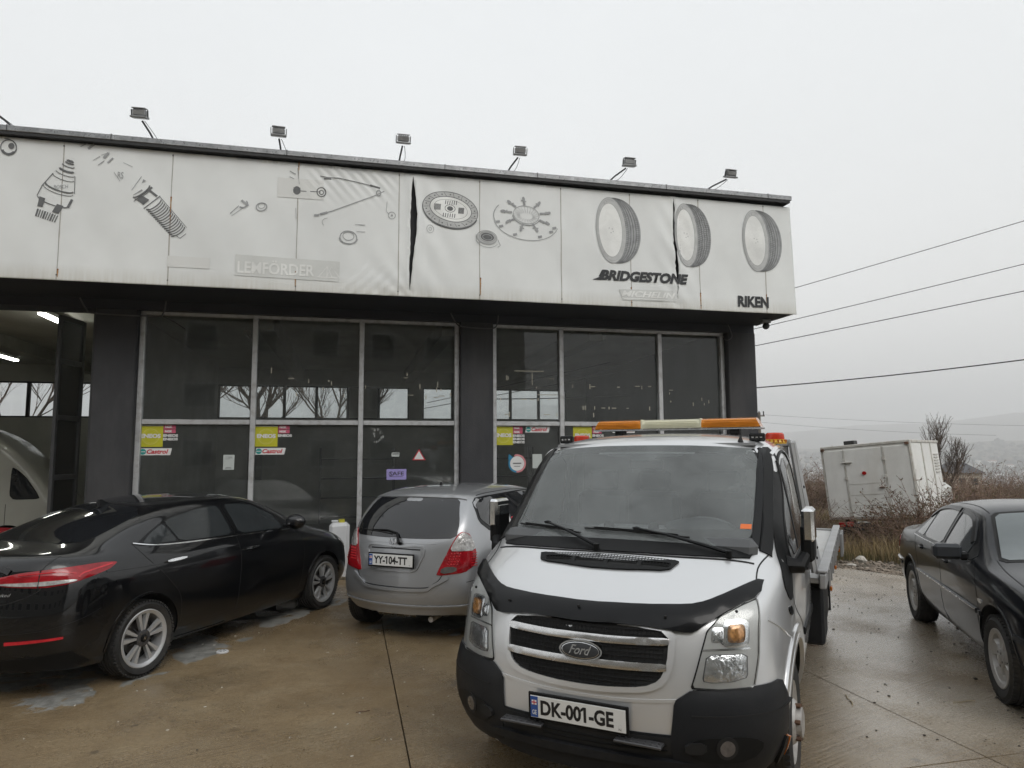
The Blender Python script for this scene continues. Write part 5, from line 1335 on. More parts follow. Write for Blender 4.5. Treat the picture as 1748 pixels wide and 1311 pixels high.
link_mesh('arrow_head', rawmesh('t', [(-.15, -.002, .06), (-.06, -.002, .10), (-.14, -.002, .155)], [(0, 1, 2)]), MATS['sticker_blue'], r); rect(r, 'text_line', -.07, -.008, .07, .012, 'paper_text', 1); rect(r, 'text_line', -.05, -.05, .05, -.04, 'paper_text', 1)
r = St('paper_notice', .345, 1.62, 'white paper notice half hidden behind the tow truck cab'); rect(r, 'paper', 0, 0, .16, .23, 'paper_grey')
r = empty('door_notice', G.matrix_basis @ Vector((-6.18, -.17, 1.55)), FA, 'small printed notice on the folded door beside the pillar', 'notice'); r.location = fd.matrix_basis @ Vector((.32, -.03, 1.42)); r.rotation_euler = fd.rotation_euler
rect(r, 'paper', 0, 0, .2, .26, 'paper_grey')
for i in range(5): rect(r, 'text_line', .02, .05 + i * .035, .17, .06 + i * .035, 'paper_text', 1)
# scraps of old tape on the panes
random.seed(5)
scr = [(random.uniform(-.2, .8), random.choice((2.5, 2.75, 2.95, 3.1))) for _ in range(14)] + [(random.uniform(.95, 2.5), random.choice((2.5, 2.62, 2.98, 3.0))) for _ in range(16)] + [(random.uniform(2.8, 3.6), random.uniform(2.7, 2.95)) for _ in range(7)] + [(random.uniform(-3.9, -1), random.uniform(2.75, 3.15)) for _ in range(20)]
b = MB()
for (u, z) in scr:
    w_, h_ = (random.uniform(.01, .02), random.uniform(.03, .09)) if random.random() < .6 else (random.uniform(.04, .1), random.uniform(.008, .016))
    b.box((u, .024, z), (w_, .002, h_), 0, None, 0)
b.box((.3, .024, 3.22), (.5, .002, .018)); b.box((.35, .024, 3.1), (.015, .002, .22)); b.box((.62, .024, 2.83), (.36, .002, .012))
me = b.mesh('tape_scraps'); o = link_mesh('tape_scraps', me, pm('tape_yellowed', (.42, .40, .33), .7, var=.2)); o.location = (0, 11.3, 0); o.rotation_euler = (0, 0, FA); tag(o, 'yellowed scraps of old tape left on the shop windows', kind='stuff')

# ------------------------------------------------------------------ inside: shelving, van
pm('shelf_steel', (.10, .105, .11), .6, var=.2)
def shelf(u, v, w_, label):
    r = empty('tool_shelf', G.matrix_basis @ Vector((u, v, .015)), FA, label, 'shelf')
    for x in (0, w_):
        for y in (0, .45): one('upright', MATS['shelf_steel'], r, 'box', (x, y, 1.0), (.04, .04, 2.0))
    for z in (.2, .7, 1.2, 1.7): one('shelf', MATS['shelf_steel'], r, 'box', (w_ / 2, .225, z), (w_ - .05, .44, .03))
    cols = [pm('box_%d_%s' % (i, name_), c_, .6) for i, (name_, c_) in enumerate((('a', (.2, .16, .1)), ('b', (.08, .1, .16)), ('c', (.2, .2, .2))))] if 'box_0_a' not in MATS else [MATS['box_0_a'], MATS['box_1_b'], MATS['box_2_c']]
    return r
shelf(-3.3, 7.7, 1.9, 'grey steel shelf at the back of the garage behind the second window'); shelf(.8, 7.7, 1.6, 'grey steel shelf at the back behind the right windows')
gx('display_board', 'black_edge', -5.10, -4.75, 7.9, 7.95, 1.2, 1.9, parent=G)

pm('van_white', (.36, .36, .32), .35, coat=.5, var=.05)
pm('van_red', (.35, .02, .03), .35, coat=.5)
pm('dark_glass', (.01, .011, .012), .05, coat=.5)
vn = empty('panel_van', G.matrix_basis @ Vector((-9.5, 2.9, .015)), FA + R(6), 'white van with a red lower band parked inside the open bay', 'van')
st = []
for x, top, w_ in ((-2.3, 2.45, .80), (-2.25, 2.53, .86), (-.6, 2.54, .88), (.7, 2.42, .88), (1.35, 2.05, .86), (1.85, 1.35, .86), (2.15, 1.05, .80), (2.3, .85, .74)):
    st.append([(x, w_ * .93, .25), (x, w_, .4), (x, w_, .7), (x, w_, .8 if top < 1 else .95), (x, w_ * .99, min(top - .04, 1.05)), (x, w_ * .92, top - .09), (x, w_ * .82, top - .02), (x, w_ * .4, top), (x, 0, top + .01)])
me = body_cage(st, [(-2.35, None)] * 4, [(2.37, None)] * 4, lvl=2); orient_out(me); sk = Skin(me); vcut = cut_mesh(me, [(-1.25, .33, .38, .55, 1.2), (-1.25, .33, .38, -1.2, -.55), (1.35, .33, .38, .55, 1.2), (1.35, .33, .38, -1.2, -.55)], [MATS['van_white'], MATS['black_edge']])
link_mesh('van_body', vcut, None, vn)
patch('red_band', [(-1.8, -.9, .3), (2.0, -.9, .3), (2.0, -.9, .62), (-.2, -.9, .78), (-1.8, -.9, 1.15)], (0, 1, 0), sk, MATS['van_red'], vn, grid=.15)
patch('door_window', [(1.36, -.9, 1.12), (1.80, -.9, 1.12), (1.74, -.9, 1.24), (1.58, -.9, 1.48), (1.44, -.9, 1.62), (1.36, -.9, 1.66)], (0, 1, 0), sk, MATS['dark_glass'], vn, grid=.1, rnd=2, rr=.14)
for x in (-.9, .2, .95, 1.32): strip('door_seam', [(x, -.9, .5), (x, -.9, 1.8 if x < 1 else 1.05)], (0, 1, 0), sk, MATS['black_edge'], vn, w=.01, straight=True)
strip('roof_gutter', [(-1.8, -.9, 2.32), (.6, -.9, 2.25)], (0, 1, 0), sk, MATS['van_white'], vn, w=.03, off=.02, straight=True)
for x in (-1.25, 1.35):
    for s in (-1, 1):
        b = MB(); b.lathe([(.15, s * .62), (.30, s * .62), (.33, s * .66), (.33, s * .80), (.30, s * .84), (.18, s * .84), (.05, s * .82)], 24, Matrix.Translation((x, 0, .33))); b.build('wheel', MATS['tyre_rubber'], vn)

# ------------------------------------------------------------------ what the glass reflects: the block of flats and the fir behind the camera
pm('flats_wall', (.42, .40, .36), .85, var=.12, vs=.5); pm('flats_window', (.04, .045, .05), .1)
fb = empty('block_of_flats', (-8, -17, 0), R(6), 'grey block of flats behind the photographer, seen only in the shop glass', 'building')
one('wall', MATS['flats_wall'], fb, 'box', (0, -5, 7.0), (44, 10, 14.2)); one('roof', MATS['dark_roof'], fb, 'box', (0, -5, 14.3), (44.6, 10.6, .4))
for i in range(14):
    for z in (1.9, 4.8, 7.7, 10.6):
        f = one('window', MATS['sticker_white'], fb, 'box', (-20 + i * 3.05, .02, z), (1.5, .08, 1.4)); one('pane', MATS['flats_window'], f, 'box', (-20 + i * 3.05, .075, z), (1.3, .03, 1.2))
rs = random.Random(9); ft_ = empty('fir_tree', (7.5, -9, 0), 0, 'dark fir tree behind the photographer, seen only in the shop glass', 'tree')
one('trunk', MATS['bark'], ft_, 'tube', [(0, 0, -.2), (0, 0, 9)], [.2, .03], 10)
pm('fir_needles', (.03, .045, .025), .8, var=.4)
b = MB()
for i in range(420):
    z = rs.uniform(1.2, 9); L = (9.4 - z) * .36 * rs.uniform(.6, 1); a = rs.uniform(0, 6.283); n = 5
    for k_ in range(n):
        t = (k_ + 1) / n; p = Vector((math.cos(a) * L * t, math.sin(a) * L * t, z - .25 * t * L * .5)); w_ = .28 * (1.1 - t * .5)
        for _ in range(3):
            d1 = Vector((rs.uniform(-1, 1), rs.uniform(-1, 1), rs.uniform(-.5, .3))) * w_; d2 = Vector((rs.uniform(-1, 1), rs.uniform(-1, 1), rs.uniform(-.5, .3))) * w_ * .5; b.addm([p - d1, p + d2, p + d1], [(0, 1, 2)])
link_mesh('crown', rawmesh('crown', b.v, b.f), MATS['fir_needles'], ft_)
# ------------------------------------------------------------------ vehicles: materials, wheels, plates
pm('silver_paint', (.68, .69, .70), .28, metal=.6, coat=1, var=.0, coat_r=.05)
pm('hatch_silver', (.36, .37, .385), .33, metal=.6, coat=1, var=.02, coat_r=.05)
pm('black_paint', (.0025, .003, .004), .3, coat=1, var=.1, dirt=(.03, .028, .026), dirt_amt=.10, dirt_s=2.5, coat_r=.035)
pm('navy_paint', (.004, .005, .008), .3, var=.1, dirt=(.04, .037, .033), dirt_amt=.12, dirt_s=3, coat_r=.04, coat=.7)
pm('bumper_plastic', (.011, .012, .014), .5, var=.1, vs=4, bump=.12, bs=120, dirt=(.05, .047, .043), dirt_amt=.3, dirt_s=3, streak=4, spec=.25)
pm('black_gloss', (.004, .0045, .0055), .3, coat=.31, var=.1)
pm('black_plastic', (.006, .0065, .007), .5, spec=.22, var=.15, bump=.08, bs=80)
pm('seam_black', (.006, .006, .006), .7)
pm('chrome', (.78, .79, .80), .12, metal=1, var=.08, vs=8, rvar=.06)
pm('chrome_worn', (.66, .66, .66), .22, metal=1, var=.12, vs=9, rvar=.1, bump=.05)
pm('alloy', (.60, .61, .62), .35, metal=.6, var=.06, coat=.3); pm('alloy_dark', (.10, .10, .105), .4, metal=.6, var=.1); pm('alloy_dusty', (.50, .49, .475), .45, metal=.4, var=.12, dirt=(.16, .13, .10), dirt_amt=.6, dirt_s=8)
pm('disc_steel', (.18, .17, .16), .4, metal=.8, var=.15)
pm('lamp_bowl', (.72, .73, .74), .13, metal=.9, var=.2, vs=22, bump=.5, bs=35)
pm('lamp_liner', (.80, .805, .79), .3, metal=.15, coat=1)
glass('lamp_lens', (.93, .94, .94), (.5, .5, .5), .05, .02, 1.45)
pm('amber_lens', (.42, .12, .012), .16, coat=.8, var=.25, vs=30); pm('amber_bar', (.62, .22, .02), .22, coat=.6, var=.18, vs=9, stretch=(1, 1, 6)); pm('cream_bar', (.66, .64, .48), .25, coat=.6, var=.08, vs=9)
pm('beacon_red', (.55, .045, .02), .2, coat=.7, var=.2, vs=14); pm('beacon_yellow', (.62, .36, .03), .25, coat=.6, var=.2, vs=30)
pm('tail_red', (.30, .006, .012), .12, coat=1, var=.3, vs=14); pm('tail_red_bright', (.55, .02, .03), .12, coat=1, var=.2, vs=20); pm('tail_clear', (.55, .54, .53), .12, metal=.35, coat=1, var=.4, vs=26, bump=.3, bs=40)
pm('plate_white', (.74, .75, .74), .35, var=.03); pm('plate_blue', (.03, .09, .32), .35); pm('plate_ink', (.012, .012, .014), .4)
pm('tinted_glass', (.012, .013, .015), .035, coat=.3, spec=.6); pm('side_glass', (.03, .034, .036), .03, coat=.5, spec=.7, drops=80)
pm('bed_steel', (.36, .365, .37), .5, metal=.3, var=.1, vs=3, dirt=(.2, .18, .15), dirt_amt=.4, dirt_s=4, bump=.06); pm('deck_alloy', (.50, .50, .49), .4, metal=.4, var=.12, vs=2, dirt=(.3, .25, .18), dirt_amt=.5, dirt_s=3)
pm('under_black', (.012, .012, .012), .8)
pm('cabin_grey', (.30, .31, .32), .8, var=.1); pm('cabin_dark', (.10, .105, .11), .7, var=.1); pm('seat_cloth', (.17, .175, .185), .9, var=.15)
pm('lamp_dark', (.10, .09, .085), .12, coat=1, var=.3, vs=20); pm('bulb_amber', (.40, .20, .07), .14, metal=.3, coat=1, var=.75, vs=34); pm('orange_tag', (.75, .16, .03), .5)
glass('windscreen', (.72, .76, .76), (.42, .45, .45), .28, .02, 1.52); glass('screen_wet', (.55, .60, .60), (.30, .36, .36), .30, .06, 1.5, drops=60)

def tyre(root, Rr, rim, w_, s, mat='tyre_rubber'):
    """s=+1: outer side towards +y"""
    h = w_ / 2; p = [(rim - .012, -h * .72), (rim + .01, -h * .86), (rim + (Rr - rim) * .45, -h * 1.03), (Rr - .028, -h * .93), (Rr - .008, -h * .78)]
    for g in (-.5, -.17, .17, .5): p += [(Rr, h * (g - .055)), (Rr - .007, h * (g - .05)), (Rr - .007, h * (g + .05)), (Rr, h * (g + .055))]
    p += [(Rr - .008, h * .78), (Rr - .028, h * .93), (rim + (Rr - rim) * .62, h * 1.035), (rim + (Rr - rim) * .60, h * 1.025), (rim + (Rr - rim) * .45, h * 1.03), (rim + .01, h * .86), (rim - .012, h * .72)]
    b = MB(); b.lathe([(r, y * s) for r, y in p], 56)
    n = 60
    for k in range(n):   # tread blocks on the shoulders
        M = Matrix.Rotation(2 * math.pi * k / n, 4, 'Y')
        for sg in (-1, 1): b.box((Rr - .009, sg * h * .78, 0), (.016, h * .3, Rr * 2 * math.pi / n * .62), 0, M)
    return b.build('tyre', MATS[mat], root, True, 40)
def wheel(parent, x, y, z, s, Rr=.317, rim=.225, w_=.21, style='twin', mats=('alloy', 'alloy_dark'), cap=None):
    r = bpy.data.objects.new('wheel', None); col.objects.link(r); r.parent = parent; r.location = (x, y, z)
    tyre(r, Rr, rim, w_, s); h = w_ / 2
    M1, M2 = MATS[mats[0]], MATS[mats[1]]
    b = MB()
    if style == 'steel':
        b.lathe([(q, yy * s) for q, yy in ((rim - .01, -h * .8), (rim - .012, h * .55), (rim + .012, h * .86), (rim + .006, h * .92), (rim - .022, h * .70), (rim - .035, h * .2), (rim - .05, h * .1), (rim - .075, h * .62), (.115, h * .95), (.105, h * 1.05), (.085, h * 1.05), (.08, h * 1.35), (.055, h * 1.42), (.001, h * 1.44))], 40)
        b.build('rim', M1, r, True, 35); nb = MB()
        for k in range(6):
            t = 2 * math.pi * k / 6 + .3; c = (.098 * math.cos(t), .098 * math.sin(t)); nb.cyl((c[0], h * 1.0 * s, c[1]), (c[0], h * 1.30 * s, c[1]), .013, 6)
        nb.build('wheel_nuts', MATS['rusty_steel'], r)
        for k in range(5):
            t = 2 * math.pi * k / 5; one('vent_hole', MATS['seam_black'], r, 'cyl', ((rim - .063) * math.cos(t), h * .42 * s, (rim - .063) * math.sin(t)), ((rim - .063) * math.cos(t), h * .50 * s, (rim - .063) * math.sin(t)), .017, 12)
        return r
    b.lathe([(q, yy * s) for q, yy in ((rim - .018, -h * .8), (rim - .030, -h * .1), (rim - .022, h * .55), (rim - .018, h * .72), (rim - .004, h * .80), (rim + .010, h * .84), (rim + .012, h * .90), (rim + .004, h * .93), (rim - .010, h * .86), (rim - .022, h * .80), (rim - .024, h * .70), (rim - .035, h * .1), (rim - .03, -h * .8))], 56)
    b.build('rim', M1, r, True, 35)
    one('brake_disc', MATS['disc_steel'], r, 'lathe', [(.04, h * .1 * s), (.14, h * .1 * s), (.14, h * .02 * s), (.04, h * .02 * s)], 32)
    one('barrel', MATS['under_black'], r, 'lathe', [(.001, -h * .1 * s), (rim - .03, -h * .1 * s), (rim - .03, h * .3 * s)], 32)
    R0 = rim - .012
    def spoke(bb, a0, w0, a1, w1, r0, r1, y0, y1, th=.03):
        P = [(r0, a0 - w0), (r0, a0 + w0), (r1, a1 + w1), (r1, a1 - w1)]; v = []
        for (rr, a), yy in zip(P, (y0, y0, y1, y1)): v.append((rr * math.cos(a), yy * s, rr * math.sin(a)))
        Pb = [(r0, a0 - w0 * 1.35), (r0, a0 + w0 * 1.35), (r1, a1 + w1 * 1.3), (r1, a1 - w1 * 1.3)]
        for (rr, a), yy in zip(Pb, (y0, y0, y1, y1)): v.append((rr * math.cos(a), (yy - th) * s, rr * math.sin(a)))
        bb.addm(v, [(0, 1, 2, 3), (4, 7, 6, 5), (0, 4, 5, 1), (1, 5, 6, 2), (2, 6, 7, 3), (3, 7, 4, 0)])
    ph = .35
    if style == 'twin':
        for k in range(5):
            t = ph + 2 * math.pi * k / 5; b1 = MB(); b2 = MB()
            for q in (-1, 1):
                spoke(b1, t + q * .17, .13, t + q * .215, .088, .055, R0, h * .74, h * .80); 
            spoke(b2, t, .25, t, .06, .05, R0 - .03, h * .55, h * .5, .02); spoke(b2, t + .628, .1, t + .628, .02, .04, .12, h * .6, h * .45, .02)
            b1.build('spoke', M1, r, False); b2.build('spoke_web', M2, r, False)
    elif style == 'star':
        for k in range(5):
            t = ph + 2 * math.pi * k / 5; b1 = MB()
            spoke(b1, t, .55, t, .30, .05, .135, h * .70, h * .60, .03); spoke(b1, t, .30, t, .36, .135, R0, h * .60, h * .72, .03); b1.build('spoke', M1, r, False)
    elif style == 'thin':
        for k in range(7):
            t = ph + 2 * math.pi * k / 7; b1 = MB(); spoke(b1, t, .3, t, .10, .05, R0, h * .7, h * .75, .03); b1.build('spoke', M1, r, False)
    one('hub', M1 if style != 'twin' else M2, r, 'lathe', [(q, yy * s) for q, yy in ((.07, h * .4), (.07, h * .76), (.06, h * .80), (.034, h * .80))], 24)
    one('centre_cap', MATS['black_gloss'] if style == 'twin' else M1, r, 'lathe', [(q, yy * s) for q, yy in ((.034, h * .7), (.032, h * .86), (.026, h * .90), (.001, h * .91))], 24)
    nb = MB()
    for k in range(5):
        t = ph + .628 + 2 * math.pi * k / 5; nb.cyl((.052 * math.cos(t), h * .7 * s, .052 * math.sin(t)), (.052 * math.cos(t), h * .84 * s, .052 * math.sin(t)), .009, 6)
    nb.build('wheel_bolts', MATS['disc_steel'], r)
    if cap:
        k = 1 if s > 0 else -1
        M = frame((.016 * -k * -1 * -1 if False else (.014 * (1 if s < 0 else -1) * -1), h * .915 * s, -.013), (1 if s < 0 else -1, 0, 0), (0, 0, 1)); M.translation = Vector((-.014 * (1 if s < 0 else -1), h * .915 * s, -.013))
        text_on('emblem', cap, M, .028, .026, MATS['chrome'], r, .03, .3)
    one('valve', MATS['seam_black'], r, 'cyl', (rim - .04, h * .6 * s, 0), (rim - .045, h * .85 * s, .01), .005, 6)
    return r
def plate(parent, o, xd, yd, txt, w_=.52, h_=.112, name='number_plate'):
    """o = lower left corner as seen, xd/yd directions; built as holder, plate, blue band, characters"""
    r = bpy.data.objects.new(name, None); col.objects.link(r); r.parent = parent; r.matrix_local = frame(o, xd, yd)
    one('plate_holder', MATS['black_plastic'], r, 'box', (w_ / 2, h_ / 2, -.008), (w_ + .028, h_ + .03, .014), .005)
    one('plate_face', MATS['plate_white'], r, 'box', (w_ / 2, h_ / 2, .001), (w_, h_, .004), .0015)
    one('blue_band', MATS['plate_blue'], r, 'box', (.022, h_ / 2, .0028), (.042, h_ - .006, .0022), smooth=False)
    I = Matrix.Translation((0, 0, .0045))
    one('flag', MATS['plate_white'], r, 'box', (.022, h_ * .70, .0042), (.028, .024, .001), smooth=False)
    fx = MB(); fx.box((.022, h_ * .70, .0050), (.028, .005, .0008)); fx.box((.022, h_ * .70, .0052), (.005, .024, .0008)); fx.build('flag_cross', MATS['sticker_red'], r, False)
    text_on('lettering', 'GE', Matrix.Translation((.009, h_ * .14, .0045)), .026, .024, MATS['plate_white'], r, .02)
    x0 = .058; wt = w_ - .058 - .062
    text_on('lettering', txt, Matrix.Translation((x0, .017, .0040)), wt, h_ - .034, MATS['plate_ink'], r, .035)
    def ext_(t): me = text_mesh(t, .035); c = [v.co.x for v in me.vertices]; return min(c), max(c)
    a0, a1 = ext_(txt); i1 = txt.index('1'); e1 = ext_(txt[:i1 + 1])[1]; sw = ext_('1'); sw = (sw[1] - sw[0]) / (a1 - a0) * wt; xr = x0 + (e1 - a0) / (a1 - a0) * wt; ht = h_ - .017
    rawf = rawmesh('lettering', [(xr - sw, ht, .0041), (xr - sw, ht - .016, .0041), (xr - sw - .016, ht - .026, .0041), (xr - sw - .016, ht - .012, .0041)], [(0, 3, 2, 1)]); link_mesh('lettering', rawf, MATS['plate_ink'], r)
    ro = Matrix.Translation((w_ - .03, h_ * .26, .0035)) @ Matrix.Rotation(R(90), 4, 'X')
    b = MB(); b.lathe([(.001, -.001), (.009, -.001), (.009, .0)], 16, ro); b.build('seal', MATS['alloy_dark'], r)
    text_on('lettering', 'N', Matrix.Translation((w_ - .037, .008, .0038)), .013, .012, MATS['alloy_dark'], r)
    return r
def vehicle(name, X, Y, deg, label, cat):
    return empty(name, (X, Y, 0), R(deg), label, cat)

# ------------------------------------------------------------------ tow truck (origin under the front axle)
TK = vehicle('tow_truck', .7595, 4.5587, 243.44, 'silver flatbed tow truck with an amber light bar and black bonnet deflector', 'truck')
def row(*p): return list(p)
st = [
 [(-1.42, .88, .42), (-1.42, .96, .55), (-1.42, .975, .75), (-1.42, .975, 1.0), (-1.42, .955, 1.28), (-1.42, .865, 1.86), (-1.42, .76, 1.97), (-1.42, .4, 2.015), (-1.42, 0, 2.02)],
 [(-1.38, .89, .42), (-1.38, .97, .55), (-1.38, .985, .75), (-1.38, .985, 1.0), (-1.38, .962, 1.28), (-1.38, .875, 1.87), (-1.38, .77, 1.98), (-1.38, .4, 2.025), (-1.38, 0, 2.03)],
 [(-1.0, .89, .36), (-1.0, .975, .50), (-1.0, .987, .75), (-1.0, .987, 1.0), (-1.0, .965, 1.28), (-1.0, .88, 1.88), (-1.0, .77, 1.985), (-1.0, .4, 2.03), (-1.0, 0, 2.035)],
 [(-.70, .89, .34), (-.70, .975, .48), (-.70, .987, .75), (-.70, .987, 1.0), (-.70, .965, 1.28), (-.68, .878, 1.875), (-.68, .77, 1.965), (-.66, .4, 2.0), (-.65, 0, 2.005)],
 [(-.52, .89, .34), (-.52, .975, .48), (-.52, .987, .75), (-.52, .987, 1.0), (-.50, .962, 1.28), (-.52, .862, 1.84), (-.50, .76, 1.905), (-.46, .4, 1.93), (-.44, 0, 1.935)],
 [(-.30, .89, .34), (-.30, .975, .48), (-.30, .987, .75), (-.30, .985, 1.0), (-.25, .96, 1.27), (-.22, .858, 1.60), (-.18, .74, 1.63), (-.12, .4, 1.645), (-.10, 0, 1.65)],
 [(0., .89, .34), (.0, .975, .48), (.0, .987, .73), (.0, .985, 1.0), (.04, .945, 1.25), (.10, .865, 1.325), (.19, .72, 1.335), (.26, .36, 1.345), (.28, 0, 1.345)],
 [(.20, .88, .32), (.20, .972, .46), (.20, .985, .72), (.20, .975, .98), (.20, .93, 1.215), (.24, .82, 1.275), (.31, .66, 1.285), (.36, .34, 1.295), (.38, 0, 1.295)],
 [(.42, .87, .29), (.42, .96, .45), (.42, .965, .72), (.42, .935, .95), (.42, .895, 1.145), (.47, .74, 1.185), (.52, .56, 1.19), (.57, .30, 1.19), (.58, 0, 1.19)],
 [(.56, .84, .28), (.57, .935, .45), (.57, .925, .70), (.555, .895, .90), (.54, .86, 1.085), (.63, .68, 1.085), (.71, .50, 1.075), (.78, .26, 1.065), (.80, 0, 1.06)],
 [(.64, .80, .28), (.66, .90, .45), (.64, .875, .70), (.62, .85, .88), (.60, .83, 1.02), (.70, .66, 1.01), (.79, .48, .99), (.86, .25, .98), (.88, 0, .975)],
]
me = body_cage(st, [(-1.44, None)] * 4, [(.93, .27), (.955, .45), (.935, .72), (.905, .87)], {4: .35, 5: .25}, 3, {}, [('f', 4, .3)])
orient_out(me); SK = Skin(me)
body = cut_mesh(me, [(0, .37, .44, .60, 1.3), (0, .37, .44, -1.3, -.60)], [MATS['silver_paint'], MATS['under_black']])
# open the windscreen aperture
bm = bmesh.new(); bm.from_mesh(body); apw = [(-.78, 1.385), (.78, 1.385), (.78, 1.88), (-.78, 1.88)]
dl = [f for f in bm.faces if f.normal.x > .25 and f.normal.z > .1 and -.6 < f.calc_center_median().x < .3 and inside((f.calc_center_median().y, f.calc_center_median().z), apw) and f.calc_center_median().z > 1.37]
bmesh.ops.delete(bm, geom=dl, context='FACES'); bm.to_mesh(body); bm.free()
link_mesh('cab_body', body, None, TK)
FR = (-1, 0, 0)
def tp(name, pts, d, mat, **k): return patch(name, pts, d, SK, MATS[mat], k.pop('par', TK), **k)
GP = [(.1, -.825, 1.328), (.2, -.4, 1.338), (.25, 0, 1.34), (.2, .4, 1.338), (.1, .825, 1.328), (-.5, .80, 1.895), (-.46, .4, 1.925), (-.45, 0, 1.93), (-.46, -.4, 1.925), (-.5, -.80, 1.895)]
HP = [(.1, -.745, 1.425), (.2, -.35, 1.415), (.2, .35, 1.415), (.1, .745, 1.425), (-.1, .765, 1.6), (-.5, .74, 1.862), (-.46, .3, 1.885), (-.46, -.3, 1.885), (-.5, -.74, 1.862), (-.1, -.765, 1.6)]
gl_ = tp('windscreen', GP, FR, 'windscreen', off=.004, grid=.07, thick=.002)
tp('screen_border', GP, FR, 'black_gloss', off=.0015, thick=.006, grid=.06, holes=[HP], par=gl_, rr=.2)
tp('visor_strip', [(-.46, -.30, 1.89), (-.46, .30, 1.89), (-.42, .26, 1.855), (-.4, .09, 1.85), (-.4, .07, 1.825), (-.4, -.07, 1.825), (-.4, -.09, 1.85), (-.42, -.26, 1.855)], FR, 'cabin_dark', off=-.004, thick=.002, grid=.07, par=gl_, rnd=0)
tp('sticker', [(.1, .70, 1.425), (.1, .76, 1.423), (.09, .76, 1.448), (.09, .70, 1.45)], FR, 'orange_tag', off=.0055, thick=.001, rnd=0, par=gl_)
